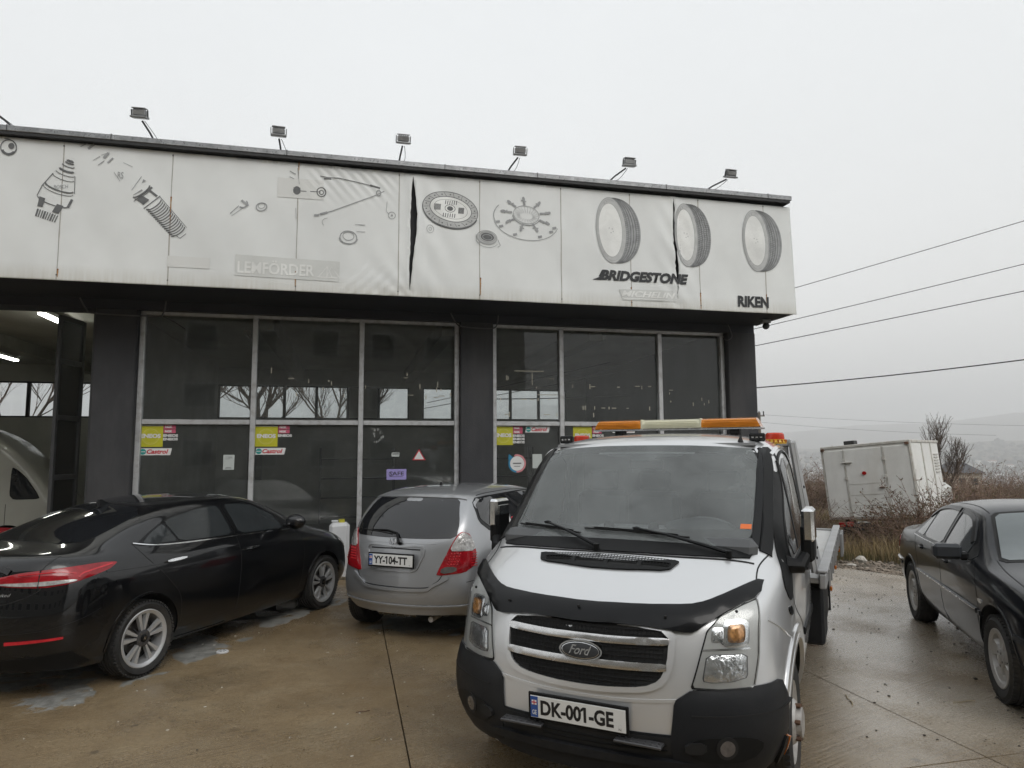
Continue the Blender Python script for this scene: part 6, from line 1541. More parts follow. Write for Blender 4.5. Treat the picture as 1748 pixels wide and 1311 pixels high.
# side pillars and side glass
for sg in (1, -1):
    S_ = (lambda p: p) if sg > 0 else mir
    SD = (0, -sg, 0)
    tp('pillar_cover', S_([(.10, .95, 1.27), (-.57, .85, 1.91), (-.66, .85, 1.91), (-.42, .9, 1.60), (-.10, .95, 1.20), (.02, .96, 1.05), (.13, .96, 1.04), (.2, .95, 1.15)]), SD, 'black_plastic', off=.006, grid=.07, rnd=1)
    strip('screen_edge', S_([(.13, .79, 1.335), (-.1, .785, 1.60), (-.50, .768, 1.90)]), FR, SK, MATS['black_gloss'], gl_, w=.055, off=.008, h=.003)
    strip('screen_pillar', S_([(.16, .86, 1.30), (.0, .86, 1.42), (-.22, .845, 1.62), (-.42, .835, 1.80), (-.52, .82, 1.90)]), (-.75, -.66 * sg, 0), SK, MATS['black_plastic'], TK, w=.085, off=.007, h=.004)
    w1 = tp('side_window', S_([(-.14, .95, 1.24), (-.45, .9, 1.62), (-.62, .87, 1.83), (-1.08, .87, 1.85), (-1.15, .93, 1.60), (-1.14, .96, 1.30), (-.8, .96, 1.255)]), SD, 'side_glass', off=.006, grid=.08, rnd=1)
    strip('window_seal', S_([(-.14, .95, 1.24), (-.45, .9, 1.62), (-.62, .87, 1.84), (-1.08, .87, 1.86), (-1.16, .93, 1.60), (-1.15, .96, 1.29), (-.8, .96, 1.245)]), SD, SK, MATS['seam_black'], w1, w=.022, off=.010, closed=True)
    strip('window_seal', S_([(-.56, .88, 1.82), (-.52, .96, 1.26)]), SD, SK, MATS['seam_black'], w1, w=.03, off=.010, straight=True)
    strip('door_seam', S_([(-.10, .96, 1.2), (-.02, .98, 1.0), (-.42, .98, .80), (-.52, .98, .60), (-.55, .98, .42)]), SD, SK, MATS['seam_black'], TK, w=.008)
    strip('door_seam', S_([(-1.24, .87, 1.88), (-1.28, .96, 1.3), (-1.28, .98, .8), (-1.26, .98, .42)]), SD, SK, MATS['seam_black'], TK, w=.008)
    strip('side_crease', S_([(-1.3, .98, .74), (-.5, .985, .74)]), SD, SK, MATS['black_plastic'], TK, w=.05, off=.012, h=.012, straight=True)
    strip('roof_drip', S_([(-1.38, .83, 1.93), (-.7, .83, 1.935), (-.55, .82, 1.90)]), (0, 0, -1), SK, MATS['silver_paint'], TK, w=.03, off=.012, h=.012)
    strip('bonnet_seam', S_([(.12, .87, 1.3), (.3, .83, 1.25), (.5, .84, 1.13)]), (-.3, -sg * .5, -.8), SK, MATS['seam_black'], TK, w=.010)
    h_ = tp('door_handle', S_([(-1.05, .98, 1.10), (-.86, .98, 1.11), (-.86, .98, 1.06), (-1.05, .98, 1.05)]), SD, 'black_plastic', off=.02, thick=.02, rnd=1)
    tp('indicator_repeater', S_([(.12, .98, 1.02), (.20, .98, 1.02), (.17, .98, .97), (.09, .98, .97)]), SD, 'black_gloss', off=.008, rnd=1)
    strip('wheel_arch_lip', S_([(math.cos(R(a)) * .45, .98, .37 + math.sin(R(a)) * .45) for a in range(-2, 183, 8)]), SD, SK, MATS['silver_paint'], TK, w=.035, off=.012, h=.012)
    # bumper corner, dark plastic
    bc = [(.82, .505, .665), (.80, .56, .70), (.68, .80, .705), (.45, .96, .725), (.40, .97, .60), (.40, .97, .47), (.42, .96, .44), (.60, .90, .43), (.83, .50, .44)]
    bcp = [(.9, .505, .655), (.85, .57, .708), (.70, .80, .715), (.50, .93, .728), (.44, .98, .62), (.40, .98, .42), (.52, .93, .28), (.72, .74, .262), (.88, .50, .30), (.93, .497, .46)]
    bb = tp('bumper_corner', S_(bcp), (-.72, -.69 * sg, 0), 'bumper_plastic', off=.012, bulge=.022, grid=.045, rnd=1, rr=.10)
    strip('bumper_line', S_([(.84, .545, .595), (.76, .72, .592), (.62, .89, .60), (.44, .96, .615)]), (-.72, -.69 * sg, 0), SK, MATS['seam_black'], bb, w=.008, off=.034)
    fogp = [(.8, .63, .50), (.7, .80, .50), (.66, .86, .46), (.70, .80, .39), (.8, .66, .38), (.84, .55, .40), (.86, .52, .46), (.84, .56, .49)]
    fg = tp('fog_recess', S_(fogp), (-.72, -.69 * sg, 0), 'black_plastic', off=.036, thick=.03, grid=.04, rnd=1, par=bb)
    for (y, z, rr_, mt) in ((.715, .452, .055, 'seam_black'), (.715, .452, .038, 'lamp_dark')):  # inner lens darkened in colour for the shade inside the bowl
        loc, nrm = SK.hit((.8, sg * y, z), Vector((-.8, -.6 * sg, 0)).normalized()); Mx = Matrix.Translation(loc + nrm * .036) @ nrm.to_track_quat('Y', 'Z').to_matrix().to_4x4()
        b = MB(); b.lathe([(.001, .006 if mt != 'seam_black' else .002), (rr_, .004 if mt != 'seam_black' else .001), (rr_, -.02)], 24, Mx); b.build('fog_lamp', MATS[mt], fg)
    b = MB(); loc, nrm = SK.hit((.86, sg * .57, .45), Vector(FR)); 
    tp('fog_slot', S_([(.86, .52, .475), (.84, .61, .48), (.84, .61, .43), (.86, .52, .425)]), FR, 'seam_black', off=.045, thick=.01, par=fg)
    tp('side_marker', S_([(.55, .93, .47), (.50, .95, .45), (.50, .95, .34), (.58, .92, .33)]), (-.45, -.89 * sg, 0), 'black_plastic', off=.045, thick=.02, par=bb); tp('side_reflector', S_([(.50, .95, .45), (.478, .955, .45), (.475, .955, .35), (.50, .95, .36)]), (-.45, -.89 * sg, 0), 'amber_lens', off=.050, thick=.01, par=bb)
    strip('fender_crease', S_([(.50, .85, 1.02), (.36, .94, .95), (.22, .985, .88), (.05, .985, .86)]), SD, SK, MATS['silver_paint'], TK, w=.03, off=.006, h=.006)
    strip('wing_flare', S_([(math.cos(R(a)) * .50, .98, .36 + math.sin(R(a)) * .50) for a in range(8, 176, 8)]), SD, SK, MATS['silver_paint'], TK, w=.06, off=.010, h=.012)
    # headlamp
    lp = [(.86, .568, .712), (.80, .70, .702), (.66, .822, .706), (.60, .836, .85), (.56, .838, 1.0), (.50, .838, 1.118), (.58, .78, 1.092), (.68, .68, 1.04), (.74, .622, .975), (.78, .595, .88)]
    LD = (-.8, -.6 * sg, 0)
    hl = tp('headlamp_housing', S_(lp), LD, 'seam_black', off=.002, thick=.01, grid=.04, rnd=1, rr=.06)
    def ins(pl, k): 
        c = sum((Vector(p) for p in pl), Vector()) / len(pl); return [tuple(c + (Vector(p) - c) * k) for p in pl]
    tp('lamp_liner', ins(S_(lp), .955), LD, 'lamp_liner', off=.005, thick=.004, grid=.04, rnd=1, rr=.07, par=hl)
    lo = S_([(.8, .620, .868), (.72, .800, .870), (.68, .802, .76), (.72, .74, .742), (.8, .65, .740), (.82, .602, .748)])
    tp('low_beam_bowl', lo, FR, 'alloy_dark', off=.008, thick=.004, par=hl, grid=.03, rr=.12); tp('low_beam_bowl', ins(lo, .96), FR, 'lamp_bowl', off=.010, thick=.004, par=hl, grid=.018, bulge=.005, rr=.12)
    for (y, z, wy, wz, mts) in ((.748, .962, .060, .064, ('chrome', 'bulb_amber')), (.668, .957, .030, .034, ('chrome', 'lamp_bowl'))):
        for q, (mt, kk, of) in enumerate(((mts[0], 1., .010), (mts[1], .66, .017))):
            pts = [(.9, sg * (y + wy * kk * a), z + wz * kk * c_) for a, c_ in ((-.7, -1), (.7, -1), (1, -.7), (1, .7), (.7, 1), (-.7, 1), (-1, .7), (-1, -.7))]
            tp('reflector_bowl' if q == 0 else 'bulb_lens', pts, FR, mt, off=of, thick=.006, par=hl, grid=.02, bulge=.008 if q else .004, rnd=2)
    ch = S_([(.76, .655, 1.0), (.74, .69, .915), (.70, .80, .905)]); strip('liner_step', ch, FR, SK, MATS['chrome'], hl, w=.008, off=.010)
    strip('liner_step', S_([(.82, .60, .888), (.66, .81, .893)]), FR, SK, MATS['chrome'], hl, w=.012, off=.009, straight=True)
    tp('lamp_lens', ins(S_(lp), .975), LD, 'lamp_lens', off=.020, thick=.012, grid=.04, rnd=1, par=hl, rr=.12)
# bonnet deflector
df = [(.9, 0, 1.0), (.85, -.3, .995), (.80, -.50, .972), (.76, -.56, .965), (.70, -.62, 1.0), (.6, -.74, 1.07), (.5, -.845, 1.12), (.42, -.855, 1.225), (.6, -.70, 1.155), (.66, -.60, 1.10), (.70, -.52, 1.082), (.75, -.3, 1.066), (.78, 0, 1.06)]
df = df + [(x, -y, z) for x, y, z in df[1:-1]][::-1]
dfo = tp('bonnet_deflector', df, (-.86, 0, -.5), 'black_gloss', off=.030, thick=.022, grid=.05, rnd=1, bulge=.02, rr=.2)
for (y, z) in ((-.75, 1.13), (-.46, 1.035), (-.03, 1.02), (.42, 1.025), (.74, 1.13)):
    loc, nrm = SK.hit((.8, y, z), Vector((-.9, 0, -.45)).normalized()); one('clip_screw', MATS['seam_black'], dfo, 'ico', tuple(loc + nrm * .05), (.009, .009, .009))
# bonnet vent
vt = [(.40, -.45, 1.275), (.46, -.2, 1.28), (.47, 0, 1.28), (.46, .2, 1.28), (.40, .42, 1.27), (.50, .37, 1.23), (.54, .1, 1.235), (.54, -.1, 1.235), (.48, -.42, 1.23)]
VD = (-.45, 0, -.89)
ve = tp('bonnet_vent', vt, VD, 'seam_black', off=.0035, thick=.004, grid=.05, rnd=1, rr=.15)
holes = []
for (a, c_) in ((-.40, -.215), (-.195, -.01), (.01, .19), (.21, .375)):
    f = lambda y, t: (.43 + .06 * t + .02 * (1 - abs(y) * 2), y, 1.27 - .03 * t)
    holes.append([f(a, .15), f(c_, .15), f(c_ - .01, .9), f(a + .02 * (a < -.3), .9)])
tp('vent_frame', vt, VD, 'black_plastic', off=.011, thick=.008, grid=.04, rnd=1, par=ve, holes=holes, rr=.15)
b = MB()
for i in range(44):
    y = -.41 + i * .0185
    if y > .38: break
    for seg_ in range(4):
        p1, _ = SK.hit((.42 + .018 * seg_, y, 1.3), Vector(VD).normalized()); p2, _ = SK.hit((.442 + .018 * seg_, y, 1.3), Vector(VD).normalized()); seg(b, p1 + Vector((.003, 0, .007)), p2 + Vector((.003, 0, .007)), .0022, .0022, 4)
for i in range(5):
    x = .425 + .0175 * i
    for k_ in range(10):
        y0, y1 = -.41 + k_ * .079, -.41 + (k_ + 1) * .079; p1, _ = SK.hit((x, y0, 1.3), Vector(VD).normalized()); p2, _ = SK.hit((x, y1, 1.3), Vector(VD).normalized()); seg(b, p1 + Vector((.003, 0, .007)), p2 + Vector((.003, 0, .007)), .0022, .0022, 4)
o = link_mesh('vent_mesh', rawmesh('vent_mesh', b.v, b.f), MATS['black_plastic'], ve); o['kind'] = 'stuff'
# grille
gp = [(.9, -.445, .965), (.9, -.25, .985), (.92, 0, .99), (.9, .25, .985), (.9, .445, .965), (.9, .44, .82), (.9, .405, .745), (.92, .33, .712), (.93, .15, .697), (.93, 0, .694), (.93, -.15, .697), (.92, -.33, .712), (.9, -.405, .745), (.9, -.44, .82)]
gr = tp('grille', gp, FR, 'seam_black', off=.004, thick=.004, grid=.05, rnd=1, rr=.2)
go = [(p[0], p[1] * 1.07, .85 + (p[2] - .85) * 1.17) for p in gp]
tp('grille_surround', go, FR, 'silver_paint', off=.016, thick=.014, grid=.04, rnd=1, holes=[gp], par=gr, rr=.2); 
b = MB()
def onf(y, z, o=.010): loc, n_ = SK.hit((1, y, z), Vector(FR)); return loc + n_ * o
for i in range(41):
    y = -.42 + i * .021
    for k_ in range(6):
        z0, z1 = .70 + k_ * .046, .70 + (k_ + 1) * .046
        if abs(y) > .30 and z0 < .74 and abs(y) > .30 + (z0 - .70) * 2.6: continue
        seg(b, onf(y, z0), onf(y, z1), .0022, .0022, 4)
for i in range(14):
    z = .705 + i * .0205; lim = .43 if z > .78 else .34 + (z - .70) * 1.0
    for k_ in range(12):
        y0, y1 = -lim + k_ * 2 * lim / 12, -lim + (k_ + 1) * 2 * lim / 12; seg(b, onf(y0, z), onf(y1, z), .0026, .0026, 4)
o = link_mesh('grille_mesh', rawmesh('grille_mesh', b.v, b.f), MATS['black_plastic'], gr); o['kind'] = 'stuff'
for (z, lim, hh) in ((.922, .445, .017), (.806, .438, .018)):
    bar = [(.9, -lim, z - hh), (.92, -.2, z - hh - .004), (.92, .2, z - hh - .004), (.9, lim, z - hh), (.9, lim, z + hh), (.92, .2, z + hh - .002), (.92, -.2, z + hh - .002), (.9, -lim, z + hh)]
    tp('chrome_bar', bar, FR, 'chrome_worn', off=.022, thick=.02, grid=.03, rnd=1, bulge=.010, par=gr, rr=.12)
loc, nrm = SK.hit((1, .01, .853), Vector(FR)); Mx = frame(loc + nrm * .034, (0, 1, 0), tuple(Vector((0, 0, 1)) - nrm * nrm.z))
bd = bpy.data.objects.new('oval_badge', None); col.objects.link(bd); bd.parent = TK; bd.matrix_local = Mx
def oval(a, c_, z0, z1, name, mat):
    n = 40; b = MB(); v = [(a * math.cos(2 * math.pi * k / n), c_ * math.sin(2 * math.pi * k / n), z0) for k in range(n)] + [(a * .97 * math.cos(2 * math.pi * k / n), c_ * .95 * math.sin(2 * math.pi * k / n), z1) for k in range(n)]
    b.addm(v, [tuple(range(n, 2 * n)), tuple(range(n))[::-1]] + [(k, (k + 1) % n, n + (k + 1) % n, n + k) for k in range(n)]); return b.build(name, MATS[mat], bd, True, 30)
oval(.122, .054, -.03, .004, 'badge_rim', 'chrome'); oval(.110, .044, .004, .0055, 'badge_face', 'black_gloss'); oval(.104, .040, .0055, .0062, 'badge_line', 'chrome'); oval(.101, .0375, .0062, .0072, 'badge_field', 'ink_black')
text_on('lettering', 'Ford', Matrix.Translation((-.062, -.021, .0085)), .124, .046, MATS['chrome'], bd, .015, .45)
# lower bumper: silver apron continues in body colour; below it the dark valance with steps and intakes
va = [(.95, -.50, .495), (.96, 0, .505), (.95, .50, .495), (.93, .50, .30), (.85, .62, .262), (.93, 0, .25), (.85, -.62, .262), (.93, -.50, .30)]
vl = tp('valance', va, FR, 'bumper_plastic', off=.006, thick=.03, grid=.05, rnd=0)
tp('intake', [(.95, -.46, .485), (.96, .46, .485), (.96, .46, .405), (.95, -.46, .405)], FR, 'seam_black', off=.012, thick=.01, rnd=0, par=vl)
for sg in (-1, 1):
    b = MB(); c_ = onf(sg * .31, .462, .035); b.box(tuple(c_), (.07, .24, .014), .004)
    for i in range(7):
        for j in range(2): b.ico((c_.x - .01 + j * .03, c_.y - .1 + i * .033, c_.z + .010), (.006, .008, .004))
    b.build('step_pad', MATS['alloy_dark'], vl)
for z in (.425, .45): strip('intake_bar', [(.96, -.2, z), (.96, .44, z)], FR, SK, MATS['black_plastic'], vl, w=.008, off=.02, straight=True)
strip('valance_lip', [(.93, -.62, .355), (.95, -.3, .368), (.96, 0, .372), (.95, .3, .368), (.93, .62, .355)], FR, SK, MATS['bumper_plastic'], vl, w=.05, off=.03, h=.03)
for sg in (-1, 1): strip('apron_edge', [(.9, sg * .502, .30), (.92, sg * .502, .5), (.89, sg * .512, .665), (.82, sg * .57, .705)], FR, SK, MATS['seam_black'], TK, w=.012, off=.012, straight=True)
strip('apron_crease', [(.93, -.49, .655), (.95, -.2, .64), (.95, .2, .64), (.93, .49, .655)], FR, SK, MATS['silver_paint'], TK, w=.02, off=.004, h=.004)
pc = onf(-.262, .505, .028); plate(TK, (pc.x + .012, -.262, .497), (0, 1, 0), (.06, 0, 1), 'DK-001-GE')
# wipers, resting on the black scuttle
def ws(y, z, o=.02): loc, n_ = SK.hit((1, y, z), Vector(FR)); return loc + n_ * o
for (bl, br, at_, pv, l) in (((-.724, 1.392), (-.243, 1.366), (-.498, 1.404), (-.094, 1.30), 'left'), ((-.227, 1.394), (.434, 1.368), (.114, 1.396), (.664, 1.292), 'right')):
    r = bpy.data.objects.new('wiper', None); col.objects.link(r); r.parent = TK
    n = 10; pts = [ws(bl[0] + (br[0] - bl[0]) * t / n, bl[1] + (br[1] - bl[1]) * t / n + .006 * math.sin(math.pi * t / n), .016) for t in range(n + 1)]
    MB().tube(pts, .006, 6).build('wiper_blade', MATS['seam_black'], r); MB().tube([p + Vector((.006, 0, .010)) for p in pts[1:-1]], .004, 6).build('blade_spine', MATS['black_plastic'], r)
    mid = ws(at_[0], at_[1], .03); pvp = ws(pv[0], pv[1], .025); q1 = mid.lerp(pvp, .35) + Vector((.012, 0, .012)); q2 = mid.lerp(pvp, .75) + Vector((.01, 0, .008))
    MB().tube([mid, q1, q2, pvp], [.007, .008, .011, .012], 8).build('wiper_arm', MATS['black_gloss'], r)
    one('wiper_joint', MATS['black_plastic'], r, 'ico', tuple(mid), (.014, .03, .012)); one('wiper_pivot', MATS['black_plastic'], r, 'cyl', tuple(pvp + Vector((0, 0, -.03))), tuple(pvp + Vector((.004, 0, .012))), .018, 12)
tp('scuttle', [(.2, -.79, 1.322), (.26, -.4, 1.338), (.28, 0, 1.345), (.26, .4, 1.338), (.2, .79, 1.322), (.27, .77, 1.28), (.36, .4, 1.292), (.385, 0, 1.297), (.36, -.4, 1.292), (.27, -.77, 1.28)], (-.5, 0, -.87), 'black_plastic', off=.008, thick=.008, grid=.06, rnd=1)
strip('bonnet_rear_edge', [(.28, -.80, 1.27), (.37, -.4, 1.29), (.39, 0, 1.295), (.37, .4, 1.29), (.28, .80, 1.27)], (-.4, 0, -.9), SK, MATS['seam_black'], TK, w=.012, off=.004)
# cabin seen through the screen
b = MB(); b.box((-.02, 0, 1.30), (.50, 1.62, .16), .06); b.build('dashboard', MATS['cabin_dark'], TK)
one('instrument_hood', MATS['cabin_dark'], TK, 'ico', (-.1, .42, 1.40), (.14, .22, .07), sub=2); one('centre_console', MATS['cabin_grey'], TK, 'box', (-.10, .0, 1.385), (.14, .46, .035), .012)
for y in (-.15, .15): one('air_vent', MATS['seam_black'], TK, 'cyl', (-.03, y, 1.40), (-.022, y, 1.405), .035, 14)
swr = bpy.data.objects.new('steering_wheel', None); col.objects.link(swr); swr.parent = TK; swr.location = (-.40, .43, 1.34); swr.rotation_euler = (0, R(-35), 0)
b = MB(); b.tube([(.0 + .19 * math.cos(R(a)) * 1, .19 * math.sin(R(a)), 0) for a in range(0, 365, 12)], .015, 8, False); b.build('rim', MATS['cabin_grey'], swr); one('hub', MATS['cabin_dark'], swr, 'ico', (0, 0, -.02), (.07, .07, .03), sub=2); one('spoke', MATS['cabin_dark'], swr, 'box', (0, 0, -.01), (.05, .36, .02), .005)
for y in (-.52, -.1, .43):
    sr = bpy.data.objects.new('seat', None); col.objects.link(sr); sr.parent = TK; sr.location = (-1.0, y, 0)
    one('backrest', MATS['seat_cloth'], sr, 'box', (0, 0, 1.2), (.16, .40, .75), .06); one('headrest', MATS['seat_cloth'], sr, 'box', (-.02, 0, 1.66), (.1, .24, .16), .04)
one('cabin_rear_wall', MATS['cabin_grey'], TK, 'box', (-1.30, 0, 1.3), (.02, 1.6, 1.2)); one('headlining', MATS['cabin_grey'], TK, 'box', (-.92, 0, 1.935), (.75, 1.45, .02))
one('rear_view_mirror', MATS['seam_black'], TK, 'box', (-.36, 0.02, 1.80), (.03, .24, .065), .012)
# roof furniture
def onroof(x, y): loc, n_ = SK.hit((x, y, 3), Vector((0, 0, -1))); return loc
for sg, l in ((-1, 'left'), (1, 'right')):
    z = onroof(-.72, sg * .72).z; w_ = bpy.data.objects.new('work_light', None); col.objects.link(w_); w_.parent = TK; w_.location = (-.72, sg * .72, z)
    one('light_body', MATS['black_gloss'], w_, 'box', (0, 0, .03), (.05, .105, .06), .008); one('light_face', MATS['seam_black'], w_, 'box', (.027, 0, .03), (.004, .088, .042), .002)
    for i in range(3): one('led', MATS['lamp_bowl'], w_, 'box', (.030, -.028 + i * .028, .03), (.003, .016, .010))
    z = onroof(-1.22, sg * .785).z - .005; r = bpy.data.objects.new('beacon', None); col.objects.link(r); r.parent = TK; r.location = (-1.22, sg * .785, z)
    MY = Matrix.Rotation(R(90), 4, 'X')
    b = MB(); b.lathe([(.001, 0), (.082, 0), (.085, .012), (.078, .022), (.078, .035), (.001, .035)], 32, MY); b.build('beacon_base', MATS['beacon_yellow'], r)
    b = MB(); b.lathe([(.001, .035), (.068, .035), (.070, .045), (.066, .075), (.055, .085), (.001, .088)], 32, MY); b.build('beacon_dome', MATS['beacon_red'], r)
    for i in range(16): one('beacon_rib', MATS['amber_lens'], r, 'box', (.08 * math.cos(i * .393), .08 * math.sin(i * .393), .02), (.012, .012, .026), .003)
LB = bpy.data.objects.new('light_bar', None); col.objects.link(LB); LB.parent = TK; LB.location = (-1.27, .02, 2.055)
one('base_rail', MATS['chrome_worn'], LB, 'box', (0, 0, .012), (.20, 1.36, .016), .006); 
for sg in (-1, 1): one('mount', MATS['seam_black'], LB, 'box', (0, sg * .47, -.015), (.12, .07, .05), .01)
def lens(y0, y1, mat, e0=0, e1=0):
    b = MB(); prof = [(-.10, .02), (-.10, .055), (-.085, .080), (-.04, .092), (.04, .092), (.085, .080), (.10, .055), (.10, .02)]
    v = [(x, y0, z) for x, z in prof] + [(x, y0 + e0 * (z - .02) / .07, z) for x, z in prof]
    v = [(x, y0 + e0 * (z - .02) / .07, z) for x, z in prof] + [(x, y1 - e1 * (z - .02) / .07, z) for x, z in prof]; n = 8
    b.addm(v, [tuple(range(n)), tuple(range(2 * n - 1, n - 1, -1))] + [(k, (k + 1) % n, n + (k + 1) % n, n + k) for k in range(n)]); o = b.build('lens', MATS[mat], LB, True, 20)
    for z in (.034, .046, .058, .070):
        xx = .1015 if z < .056 else .1015 - (z - .055) * .55
        one('lens_rib', MATS[mat], o, 'box', (xx, (y0 + y1) / 2, z), (.004, y1 - y0 - .05, .004))
lens(-.67, -.265, 'amber_bar', .035, 0); lens(-.258, .215, 'cream_bar'); lens(.222, .67, 'amber_bar', 0, .035)
for y in (-.262, .218): one('lens_joint', MATS['cream_bar'], LB, 'box', (0, y, .056), (.204, .014, .076), .004)
p = onroof(-.62, .62); b = MB(); b.tube([p + Vector((0, 0, -.005)), p + Vector((0, 0, .012)), p + Vector((-.01, 0, .03)), p + Vector((-.02, 0, .05))], [.022, .016, .008, .007], 10); b.build('aerial', MATS['seam_black'], TK)
# door mirrors, folded in
for sg in (1, -1):
    r = bpy.data.objects.new('door_mirror', None); col.objects.link(r); r.parent = TK; r.location = (-.10, sg * .97, 1.24)
    MB().tube([(.06, -.04 * sg, -.02), (.03, .04 * sg, -.03), (-.04, .08 * sg, .04)], [.055, .045, .035], 10).build('mirror_arm', MATS['black_plastic'], r)
    b = MB(); b.box((-.10, .085 * sg, .10), (.20, .075, .22), .035); b.build('mirror_shell', MATS['black_plastic'], r)
    b = MB(); b.box((-.10, .092 * sg, .205), (.21, .072, .20), .034); b.build('chrome_cover', MATS['chrome'], r); one('mirror_glass', MATS['chrome'], r, 'box', (-.10, .052 * sg, .15), (.15, .006, .22), .002)
# wheels
for (x, s, yy) in ((0, 1, .86), (0, -1, -.86)): wheel(TK, x, yy, .345, s, .345, .213, .20, 'steel', ('alloy_dusty', 'alloy_dark'))
for s in (1, -1): wheel(TK, -3.5, s * .86, .345, s, .345, .213, .20, 'steel', ('alloy_dusty', 'alloy_dark')); wheel(TK, -3.5, s * .62, .345, s, .345, .213, .19, 'steel', ('alloy_dusty', 'alloy_dark'))
b = MB(); b.box((-2.4, .38, .62), (5.6, .09, .18), .01); b.box((-2.4, -.38, .62), (5.6, .09, .18), .01)
for x in (-1.7, -2.6, -3.5, -4.6): b.box((x, 0, .62), (.08, .75, .12), .01)
b.build('chassis', MATS['under_black'], TK); b = MB(); b.box((-.5, 0, .32), (2.4, 1.3, .12), .02); b.build('underside', MATS['under_black'], TK)
MB().cyl((-3.5, -.8, .345), (-3.5, .8, .345), .06, 12).build('rear_axle', MATS['under_black'], TK)
# flatbed
bedr = bpy.data.objects.new('flatbed', None); col.objects.link(bedr); bedr.parent = TK
for i in range(9): one('deck_plank', MATS['deck_alloy'], bedr, 'box', (-3.30, -.92 + i * .23, .885), (3.55, .222, .04), .004)
for sg in (1, -1):
    one('side_rail', MATS['bed_steel'], bedr, 'box', (-3.28, sg * 1.06, .89), (3.62, .05, .11), .008); one('rail_lip', MATS['bed_steel'], bedr, 'box', (-3.28, sg * 1.06, .965), (3.62, .075, .02), .006)
    for x in np.linspace(-1.75, -4.85, 9): one('rail_post', MATS['bed_steel'], bedr, 'box', (x, sg * 1.097, .87), (.03, .014, .15), .002)
    for x in (-1.75, -2.85, -4.1, -4.95): one('marker_lamp', MATS['amber_lens'], bedr, 'box', (x, sg * 1.105, .80), (.07, .02, .035), .006)
    for x in (-4.55, -4.75, -4.95): one('stake_bracket', MATS['bed_steel'], bedr, 'box', (x, sg * 1.12, .80), (.05, .03, .26), .005)
    b = MB(); gp_ = [(-1.50, .94), (-1.50, 1.95), (-1.60, 1.97), (-1.68, 1.95), (-2.02, .94)]; gy = lambda z: 1.03 - .13 * (z - .94)
    b.addm([(x, sg * gy(z), z) for x, z in gp_] + [(x, sg * (gy(z) - .02), z) for x, z in gp_], [(0, 1, 2, 3, 4), (9, 8, 7, 6, 5)] + [(i, 5 + i, 5 + (i + 1) % 5, (i + 1) % 5) for i in range(5)]); b.build('headboard_gusset', MATS['bed_steel'], bedr, True, 30)
    for (x, z) in ((-1.6, 1.6), (-1.66, 1.3), (-1.85, 1.1), (-1.6, 1.05)): one('bolt', MATS['under_black'], bedr, 'ico', (x, sg * (gy(z) + .004), z), (.014, .008, .014))
    one('gusset_flange', MATS['bed_steel'], bedr, 'tube', [(-1.5, sg * 1.0, .95), (-1.5, sg * .875, 1.95)], .022, 6)
    b = MB(); b.box((-1.86, sg * .93, .60), (.52, .24, .44), .02); b.build('side_locker', MATS['bumper_plastic'], TK)
    b = MB(); b.box((-2.5, sg * 1.02, .58), (.65, .02, .36), .006); b.build('side_guard', MATS['bumper_plastic'], TK)
    ar = MB(); pr_ = [( -3.5 + .44 * math.cos(R(a)), .345 + .44 * math.sin(R(a))) for a in range(10, 175, 11)]
    v = []; f = []
    for k_, (x, z) in enumerate(pr_): v += [(x, sg * .52, z), (x, sg * 1.0, z), (x, sg * 1.0, z - .03)]
    for k_ in range(len(pr_) - 1): f += [(3 * k_, 3 * k_ + 3, 3 * k_ + 4, 3 * k_ + 1), (3 * k_ + 1, 3 * k_ + 4, 3 * k_ + 5, 3 * k_ + 2)]
    ar.addm(v, f); ar.build('mudguard', MATS['black_plastic'], TK)
    one('mud_flap', MATS['under_black'], TK, 'box', (-4.02, sg * .78, .36), (.012, .44, .40), .003)
    one('bed_underrail', MATS['under_black'], bedr, 'box', (-3.28, sg * .80, .83), (3.6, .12, .06), .005)
one('headboard', MATS['bed_steel'], bedr, 'box', (-1.54, 0, 1.44), (.03, 1.70, 1.0), .01)
for z in (1.0, 1.95): one('headboard_rail', MATS['bed_steel'], bedr, 'box', (-1.54, 0, z), (.06, 2.0 if z < 1.5 else 1.74, .06), .008)
one('crossmember', MATS['bed_steel'], bedr, 'box', (-5.10, 0, .86), (.05, 2.1, .13), .006)
for sg in (-1, 1): one('deck_ring', MATS['under_black'], bedr, 'tube', [(-2.4 + .05 * math.cos(R(a)), sg * .6 + .05 * math.sin(R(a)), .912) for a in range(0, 361, 30)], .007, 6)
pm('clad_grey', (.030, .033, .038), .35, coat=.6, var=.08, dirt=(.07, .065, .06), dirt_amt=.3, dirt_s=4); pm('mirror_grey', (.03, .033, .038), .35, coat=.5, drops=110)
pm('reflection_grey_glass', (.06, .067, .07), .08, coat=1, var=.15, vs=3); pm('screen_grey', (.13, .15, .155), .12, coat=1, var=.12, vs=2, drops=70)  # side glass greyed in colour for sky reflection and the lit interior behind
